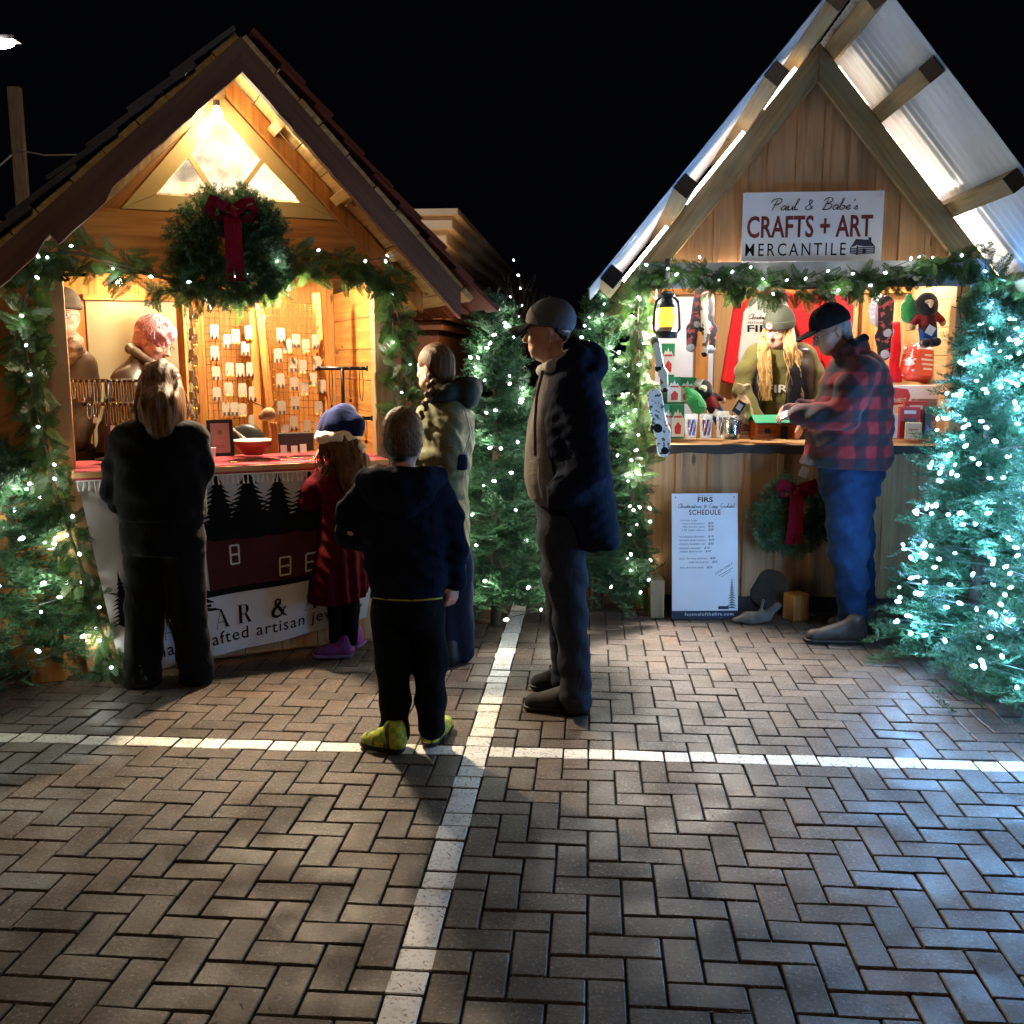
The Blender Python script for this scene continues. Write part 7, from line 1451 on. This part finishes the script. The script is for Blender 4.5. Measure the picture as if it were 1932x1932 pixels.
def sack():
    Y = Yr(.52, .06); f = lambda x, y, d=0.: W(x, y, Y + d); p = f(1402, 828); t = thing('sack', 'tied burlap gift sack with a black tag on its neck', 'sack', p); F = Field(p - (.14, .12, .02), p + (.14, .12, .42), .006)
    F.loft([(p[2] + z, p[0] + o, Y, a, b_) for z, a, b_, o in ((.0, .060, .045, 0), (.05, .066, .052, 0), (.14, .064, .050, 0), (.22, .052, .042, -.004), (.27, .030, .028, -.010), (.285, .018, .018, -.012), (.31, .034, .022, -.012), (.345, .045, .024, -.010))], 0, .01); F.shift(lambda x, y, z: .003 * np.sin(x * 120 + z * 50) + .003 * np.sin(z * 70 - x * 60)); F.build('bag_cloth', plain('burlap', rgb('#cfae84'), .95, .2, 40, .6, 260), t)
    b = MB(); b.lathe([(.020, -.006), (.023, 0), (.020, .006)], (-.012, 0, .285), 14); b.tube([(-.03, -.015, .285), (-.045, -.03, .29), (-.05, -.03, .26)], .003, 5); b.build('string', MT['brown'], t)
    b = MB(); b.box((-.045, -.055, .20), (.055, .004, .085), rotm(0, .55)); tg = b.build('tag', MT['black'], t); b = MB(); b.box((-.043, -.0585, .205), (.034, .002, .040), rotm(0, .55)); b.build('tag_label', MT['paper'], tg)
    b = MB(); b.prism([(-.03, .05), (.035, .05), (.03, .085), (.0, .10), (-.03, .085)], .002, (0, -.053, 0)); b.box((0, -.0545, .035), (.09, .002, .006)); b.build('stamp', plain('brown stamp', (.14, .07, .04)), t)
sack()
def cabin():
    Y = Yr(.70, -.02); p = W(1456, 827, Y); t = thing('toy_cabin', 'small orange log toy cabin with a bright green roof on the counter', 'toy', p, .08); og = wood('orange toy logs', rgb('#c85a1e'), rgb('#e67a30'), stain=.1, knots=False); b = MB()
    for k in range(6):
        z = .010 + k * .017
        for s in (-1, 1): b.box((0, s * .055, z), (.255 if k % 2 else .245, .013, .0165)); b.box((s * .112, 0, z + .004), (.013, .135, .0165))
    for s in (-1, 1): b.prism([(-.06, .10), (.06, .10), (0, .135)], .012, (s * .105 + .006, 0, 0), (0, 1, 0))
    b.build('wall', og, t, bevel=.002); b = MB()
    for s in (-1, 1): b.box((0, s * .042, .122), (.27, .10, .007), rotm(-s * .46))
    b.build('roof', plain('bright green roof', (.03, .36, .17), .5, .05), t, bevel=.002); b = MB(); b.box((.055, -.063, .04), (.045, .004, .078)); b.build('door', MT['dark'], t); b = MB(); b.box((-.05, -.0635, .05), (.035, .004, .03)); b.build('window', MT['dark'], t)
cabin()
def plush_tree(label, a, c, Y, s):
    A, B_ = W(*a, Y), W(*c, Y); t = thing('plush_tree', label, 'soft toy', B_); d = (A - B_); F = Field(np.minimum(A, B_) - .15, np.maximum(A, B_) + .15, .006); F.chain([B_ + d * .25, B_ + d * .6, A], [.052 * s, .045 * s, .020 * s], .02); F.shift(lambda x, y, z: .004 * np.sin(x * 260 + y * 90) * np.sin(z * 240 + y * 100)); F.build('foliage', fabric('green plush', (.03, .26, .07), .95, .3, .5, 90, .8), t); F = Field(B_ - .15, B_ + .15, .006); F.cap(B_, B_ + d * .25, .017 * s, .02 * s); F.build('trunk', plain('mustard felt', (.32, .20, .05), .9), t)
plush_tree('fuzzy green plush tree with a mustard trunk leaning on the boxes', (1297, 734), (1324, 778), Yr(.18, .08), 1.0); plush_tree('green felt tree toy hanging in front of the cedar side wall', (1715, 560), (1716, 606), Yr(1.42, .22), 1.0)
def doll(label, hd, ft, Y, s, seed):
    """soft toy: round head with dark hair and beard, pale face, knit hat, plaid shirt, blue trousers, black boots"""
    A, B_ = W(*hd, Y), W(*ft, Y); up = nrm(A - B_); L = np.linalg.norm(A - B_); rt = nrm(np.cross((0, -1, 0), up)) * -1; fw = np.array([0, -1., 0]); t = thing('plush_doll', label, 'soft toy', B_); P = lambda r0, u, f_=0: B_ + rt * r0 * s + up * u * L + fw * f_ * s; lo, hi = np.minimum(A, B_) - .2, np.maximum(A, B_) + .2
    blk = fabric('black plush', (.012, .012, .014), .95, .3, .4, 90, .6)
    F = Field(lo, hi, .006); F.ell(P(0, 1.0, 0), np.array([.072, .058, .078]) * s); F.ell(P(0, .90, .02), np.array([.055, .045, .06]) * s, None, .02); F.build('head', blk, t)
    F = Field(lo, hi, .005); F.ell(P(0, 1.03, .030), np.array([.046, .034, .034]) * s); F.ell(P(0, .985, .06), np.array([.013, .015, .022]) * s, None, .01); F.build('face', plain('cream felt', (.62, .50, .38), .9), t)
    b = MB()
    for sg in (-1, 1): b.tube([P(sg * .030, 1.055, .062), P(sg * .02, 1.065, .066), P(sg * .010, 1.055, .066)], .0022 * s, 5)
    b.build('eye', MT['black'], t, world=True)
    F = Field(lo, hi, .006); F.ell(P(0, 1.10, -.006), np.array([.062, .055, .05]) * s); F.wrinkle(.002, 110, 2); F.build('hat', fabric('grey white knit', (.42, .42, .42), .95), t)
    F = Field(lo, hi, .006); F.chain([P(0, .76), P(0, .42)], [.050 * s, .055 * s], .02)
    for sg in (-1, 1): F.chain([P(sg * .045, .74), P(sg * .088, .56)], [.026 * s, .022 * s], .015)
    F.build('shirt', plaid_mat(), t)
    for sg in (-1, 1):
        F = Field(lo, hi, .006); F.ell(P(sg * .094, .50), np.array([.022, .02, .026]) * s); F.build('hand', plain('tan felt', (.42, .27, .16), .9), t)
        F = Field(lo, hi, .006); F.cap(P(sg * .026, .02, .0), P(sg * .032, .02, .045), .032 * s, .028 * s); F.build('boot', blk, t)
    F = Field(lo, hi, .006); F.ell(P(0, .40), np.array([.056, .045, .05]) * s)
    for sg in (-1, 1): F.cap(P(sg * .026, .36), P(sg * .028, .10), .03 * s, .027 * s, .01)
    F.build('trousers', fabric('blue plush trousers', (.03, .10, .34)), t)
    b = MB(); b.box(P(-.01, .34, .062), (.05 * s, .003, .055 * s), rotm(0, .5)); b.build('swing_tag', MT['paper'], t, world=True)
doll('bearded plush doll in a plaid shirt slumped beside the plush tree', (1327, 734), (1364, 800), Yr(.24, .16), .80, 1); doll('bearded plush doll in a plaid shirt hanging by the cedar side wall', (1748, 575), (1752, 648), Yr(1.52, .18), 1.0, 2)
def shirt():
    Y = Yr(.62, 1.02); t = thing('shirt', 'red and grey raglan sweatshirt with black lettering hung behind the young woman', 'shirt', W(1450, 560, Y)); rd = fabric('red sleeve', (.52, .018, .022), .85, .15); gy = fabric('light grey marl', (.50, .49, .46), .9, .1)
    flat_prism(t, 'torso', [(1416, 556), (1440, 565), (1465, 556), (1490, 570), (1505, 650), (1500, 740), (1390, 740), (1394, 650), (1400, 590)], Y, gy, .03, .012); flat_prism(t, 'sleeve', [(1430, 546), (1412, 552), (1388, 562), (1374, 640), (1361, 720), (1384, 726), (1398, 640), (1404, 590)], Y - .006, rd, .035, .014); flat_prism(t, 'sleeve', [(1470, 546), (1500, 556), (1530, 575), (1548, 660), (1556, 720), (1530, 726), (1512, 640), (1494, 590)], Y - .006, rd, .035, .014); flat_prism(t, 'collar', [(1424, 542), (1472, 542), (1464, 556), (1448, 562), (1432, 556)], Y - .008, rd, .03, .008)
    c = np.array(wmat(t).translation); pl = lambda x0, x1, y0, h: (lambda u, v: W(x0 + (x1 - x0) * u, y0 - v * h, Y - .004) - c)
    script_text(t, 'Christmas', INK, pl(1412, 1450, 602, 10), .0016); add_text(t, 'FESTIVAL OF THE', INK, pl(1411, 1470, 611, 4.5)); add_text(t, 'FIRS', INK, pl(1410, 1466, 626, 13), bold=.02)
    flat_prism(thing('shirt', 'plain red shirt hung beside the grey raglan one', 'shirt', W(1560, 560, Y)), 'torso', [(1520, 550), (1600, 546), (1612, 580), (1604, 700), (1560, 706), (1536, 640)], Y + .03, rd, .03, .012)
shirt()
def right_goods():
    Y = Yr(1.42, .62); t = thing('garment', 'long red sleeve hanging beside the black moose sock', 'garment', W(1692, 610, Y)); flat_prism(t, 'cloth', [(1684, 608), (1700, 606), (1702, 660), (1698, 690), (1704, 722), (1676, 722), (1682, 670)], Y, fabric('scarlet knit', (.60, .02, .03), .9), .04, .015)
    Y = Yr(1.22, .60); t = thing('plastic_bag', 'crumpled clear plastic bag at the shirt rail above the plaid shoulder', 'bag', W(1655, 585, Y)); p = W(1655, 585, Y); F = Field(p - .2, p + .2, .006); F.ell(p, (.055, .03, .11)); F.shift(lambda x, y, z: .006 * np.sin(x * 130 + z * 90) * np.sin(z * 110 + y * 200)); F.build('film', plain('milky plastic', (.55, .60, .72), .2, .1), t)
    Y = Yr(1.50, .64); p0 = W(1745, 724, Y); t = thing('wrapped_blanket', 'red and white folded blanket in a clear wrapper on the shelf', 'blanket', p0); F = Field(p0 - (.3, .2, .05), p0 + (.3, .2, .4), .007); F.box(p0 + (-.0, 0, .13), (.15, .09, .125), rotm(0, .18), .05); F.wrinkle(.007, 34, 4); bm = NT('red white folded fleece'); n = bm.noise(bm.coords((1, 1, 3)), 7, 2); bm.lk(bm.ramp(n, [(.42, (.62, .07, .05)), (.56, (.55, .04, .03)), (.60, (.66, .66, .68)), (.68, (.15, .25, .42))]), bm.b.inputs['Base Color']); bm.b.inputs['Roughness'].default_value = .25; F.build('fleece', bm.m, t)
    b = MB(); b.box((-.03, -.10, .14), (.16, .004, .17), rotm(0, .12)); lb = b.build('label_panel', plain('orange red label', (.62, .10, .05), .4), t); b = MB()
    for k, w_ in enumerate((.05, .09, .08, .06)): b.box((-.03, -.1035, .19 - .03 * k), (w_, .002, .013), rotm(0, .1))
    b.build('label_print', MT['paper'], lb)
    def orn(t, w_, h, y):
        b = MB(); b.prism([(-w_ * .48, h * .62), (-w_ * .14, h * .66), (-w_ * .08, h * .80), (-w_ * .14, h * .93), (-w_ * .48, h * .97)], .002, (0, y - .0005, 0)); lb = b.build('label_panel', RDD, t); add_text(lb, 'ORNAMENTS', MT['paper'], lambda u, v: (-w_ * .46 + w_ * .30 * u, y - .003, h * .68 + v * h * .09), bold=.01)
        b = MB(); b.box((w_ * .2, y - .001, h * .45), (w_ * .52, .002, h * .6)); b.build('window_print', plain('photo print', (.28, .22, .20), .3, .6, 40), t)
    bx('ornament_box', 'big white ornament carton with a red label on the shelf under the red blanket', 'box', 1674, 1778, 727, 828, Yr(1.42, .42), .12, WHT, YAW_R, None, orn)
    def win(t, w_, h, y):
        b = MB(); b.box((0, y - .001, h * .45), (w_ * .6, .002, h * .4)); b.build('window_print', plain('dark window print', (.10, .05, .04), .3, .5, 60), t); b = MB(); b.box((0, y - .001, h * .84), (w_ * .6, .002, h * .11)); b.build('name_print', MT['paper'], t); b = MB(); b.box((-w_ * .1, y - .003, h * .42), (w_ * .12, .002, h * .26)); b.box((w_ * .16, y - .003, h * .42), (w_ * .10, .002, h * .22)); b.build('picture', plain('tan print', (.52, .38, .20)), t)
    bx('gift_box', 'red boxed ornament with a window, in front on the shelf wall end of the counter', 'gift box', 1697, 1737, 768, 828, Yr(1.42, .14), .05, RDD, -.1, 'red boxes on the counter', win); bx('gift_box', 'second red boxed ornament mostly hidden behind the first', 'gift box', 1706, 1750, 757, 828, Yr(1.46, .24), .05, RDD, -.1, 'red boxes on the counter', win)
    bx('candle_box', 'cream candle box in front of the red boxes', 'box', 1712, 1742, 798, 829, Yr(1.46, .02), .07, plain('cream carton', (.50, .44, .30), .6), -.3, None, lambda t, w_, h, y: (lambda b: (b.box((0, y - .001, h * .6), (w_ * .6, .002, h * .1)), b.box((0, y - .001, h * .35), (w_ * .5, .002, h * .06)), b.build('print', MT['brown'], t)))(MB()))
    bx('pamphlet_pack', 'grey white printed pack leaning next to the plaid jacket hem', 'pack', 1679, 1695, 782, 827, Yr(1.34, .10), .03, MT['paper'], .1, None, lambda t, w_, h, y: (lambda b: (b.box((0, y - .001, h * .3), (w_ * .7, .002, h * .2)), b.box((0, y - .001, h * .7), (w_ * .5, .002, h * .2)), b.build('print', MT['metal'], t)))(MB()))
    bx('tube_pack', 'dark green narrow pack between the red box and the lit fir', 'pack', 1744, 1758, 768, 828, Yr(1.54, .14), .04, plain('dark teal print', (.03, .10, .11), .4, .4, 50), 0, None, lambda t, w_, h, y: (lambda b: (b.box((0, y - .001, h * .25), (w_ * .5, .002, h * .35)), b.build('print', BL_, t)))(MB()))
    b = MB(); P = [RP(1.74, -.02, 2.06) , RP(1.735, .0, 1.9), RP(1.76, .0, 1.78), RP(1.75, 0, 1.66), RP(1.77, 0, 1.5)]; b.tube(P, .004, 5)
    for p in P[1:4]: b.tube([p, p + (-.05, -.01, .01)], .003, 5)
    tag(b.build('bare_wire', MT['black'], smooth=True, loc=P[0]), 'dark twisted wire with short spurs against the cedar side wall', 'wire')
right_goods()
# ---------------------------------------------------------------- on the ground by the stalls
def ground_bits():
    p = gnd(1455, 1160); t = thing('iron_disc', 'dark round iron disc on two rods leaning under the counter wreath', 'iron disc', p); b = MB(); b.lathe([(0, -.010), (.125, -.010), (.132, 0), (.125, .010), (.03, .012), (.025, .02), (0, .02)], (0, .05, .15), 32, 0, rotm(R(78), 0, R(-28))); b.build('disc', plain('rusty iron', (.045, .036, .030), .7, .4, 14, .4, 60), t, bevel=.002)
    b = MB(); b.tube([(.03, .08, .25), (.06, .10, .42)], .011, 8); b.tube([(.08, .09, .24), (.12, .11, .41)], .011, 8); b.build('rod', MT['dark'], t, smooth=True)
    p = gnd(1430, 1176); t = thing('driftwood', 'gnarled piece of driftwood in front of the iron disc', 'driftwood', p); F = Field(p - (.25, .2, .05), p + (.3, .2, .25), .008); F.chain([p + (-.14, 0, .02), p + (-.05, .0, .035), p + (.06, .02, .04), p + (.13, .04, .10)], [.018, .035, .032, .02], .03); F.cap(p + (.0, 0, .03), p + (.04, .04, .13), .022, .012, .02); F.wrinkle(.006, 60, 3); F.build('branch_wood', plain('grey driftwood', (.12, .09, .07), .85, .4, 20, .6, 80), t)
    for lab, x, y, s, yw in (('cut timber block standing by the plaid man\'s boots', 1511, 1172, (.115, .11, .165), .35), ('weathered timber block at the foot of the lantern post garland', 1240, 1166, (.085, .12, .24), .0), ('pale timber block under the squat fir', 92, 1288, (.16, .12, .18), .3)):
        g = gnd(x, y); b = MB(); b.box((0, s[1] / 2, s[2] / 2), s); o = tag(b.build('timber_block', MT['weather'] if 'weathered' in lab else MT['cedar'], bevel=.005), lab, 'wood block', 'timber blocks'); o.location = Vector([float(c) for c in g]); o.rotation_euler = (0, 0, yw)
    b = MB(); b.box((0, 0, .06), (.30, .09, .12)); o = tag(b.build('timber_block', MT['weather'], bevel=.004), 'flat timber block under the fir left of the grey capped man', 'wood block', 'timber blocks'); o.location = Vector([float(c) for c in gnd(985, 1128)])
    b = MB(); b.box((0, 0, .03), (.05, .003, .06), rotm(.1, .35)); o = tag(b.build('paper_tag', MT['paper']), 'small white tag on top of the counter wreath', 'tag'); o.location = Vector([float(c) for c in RP(.80, -.28, .90)])
ground_bits()
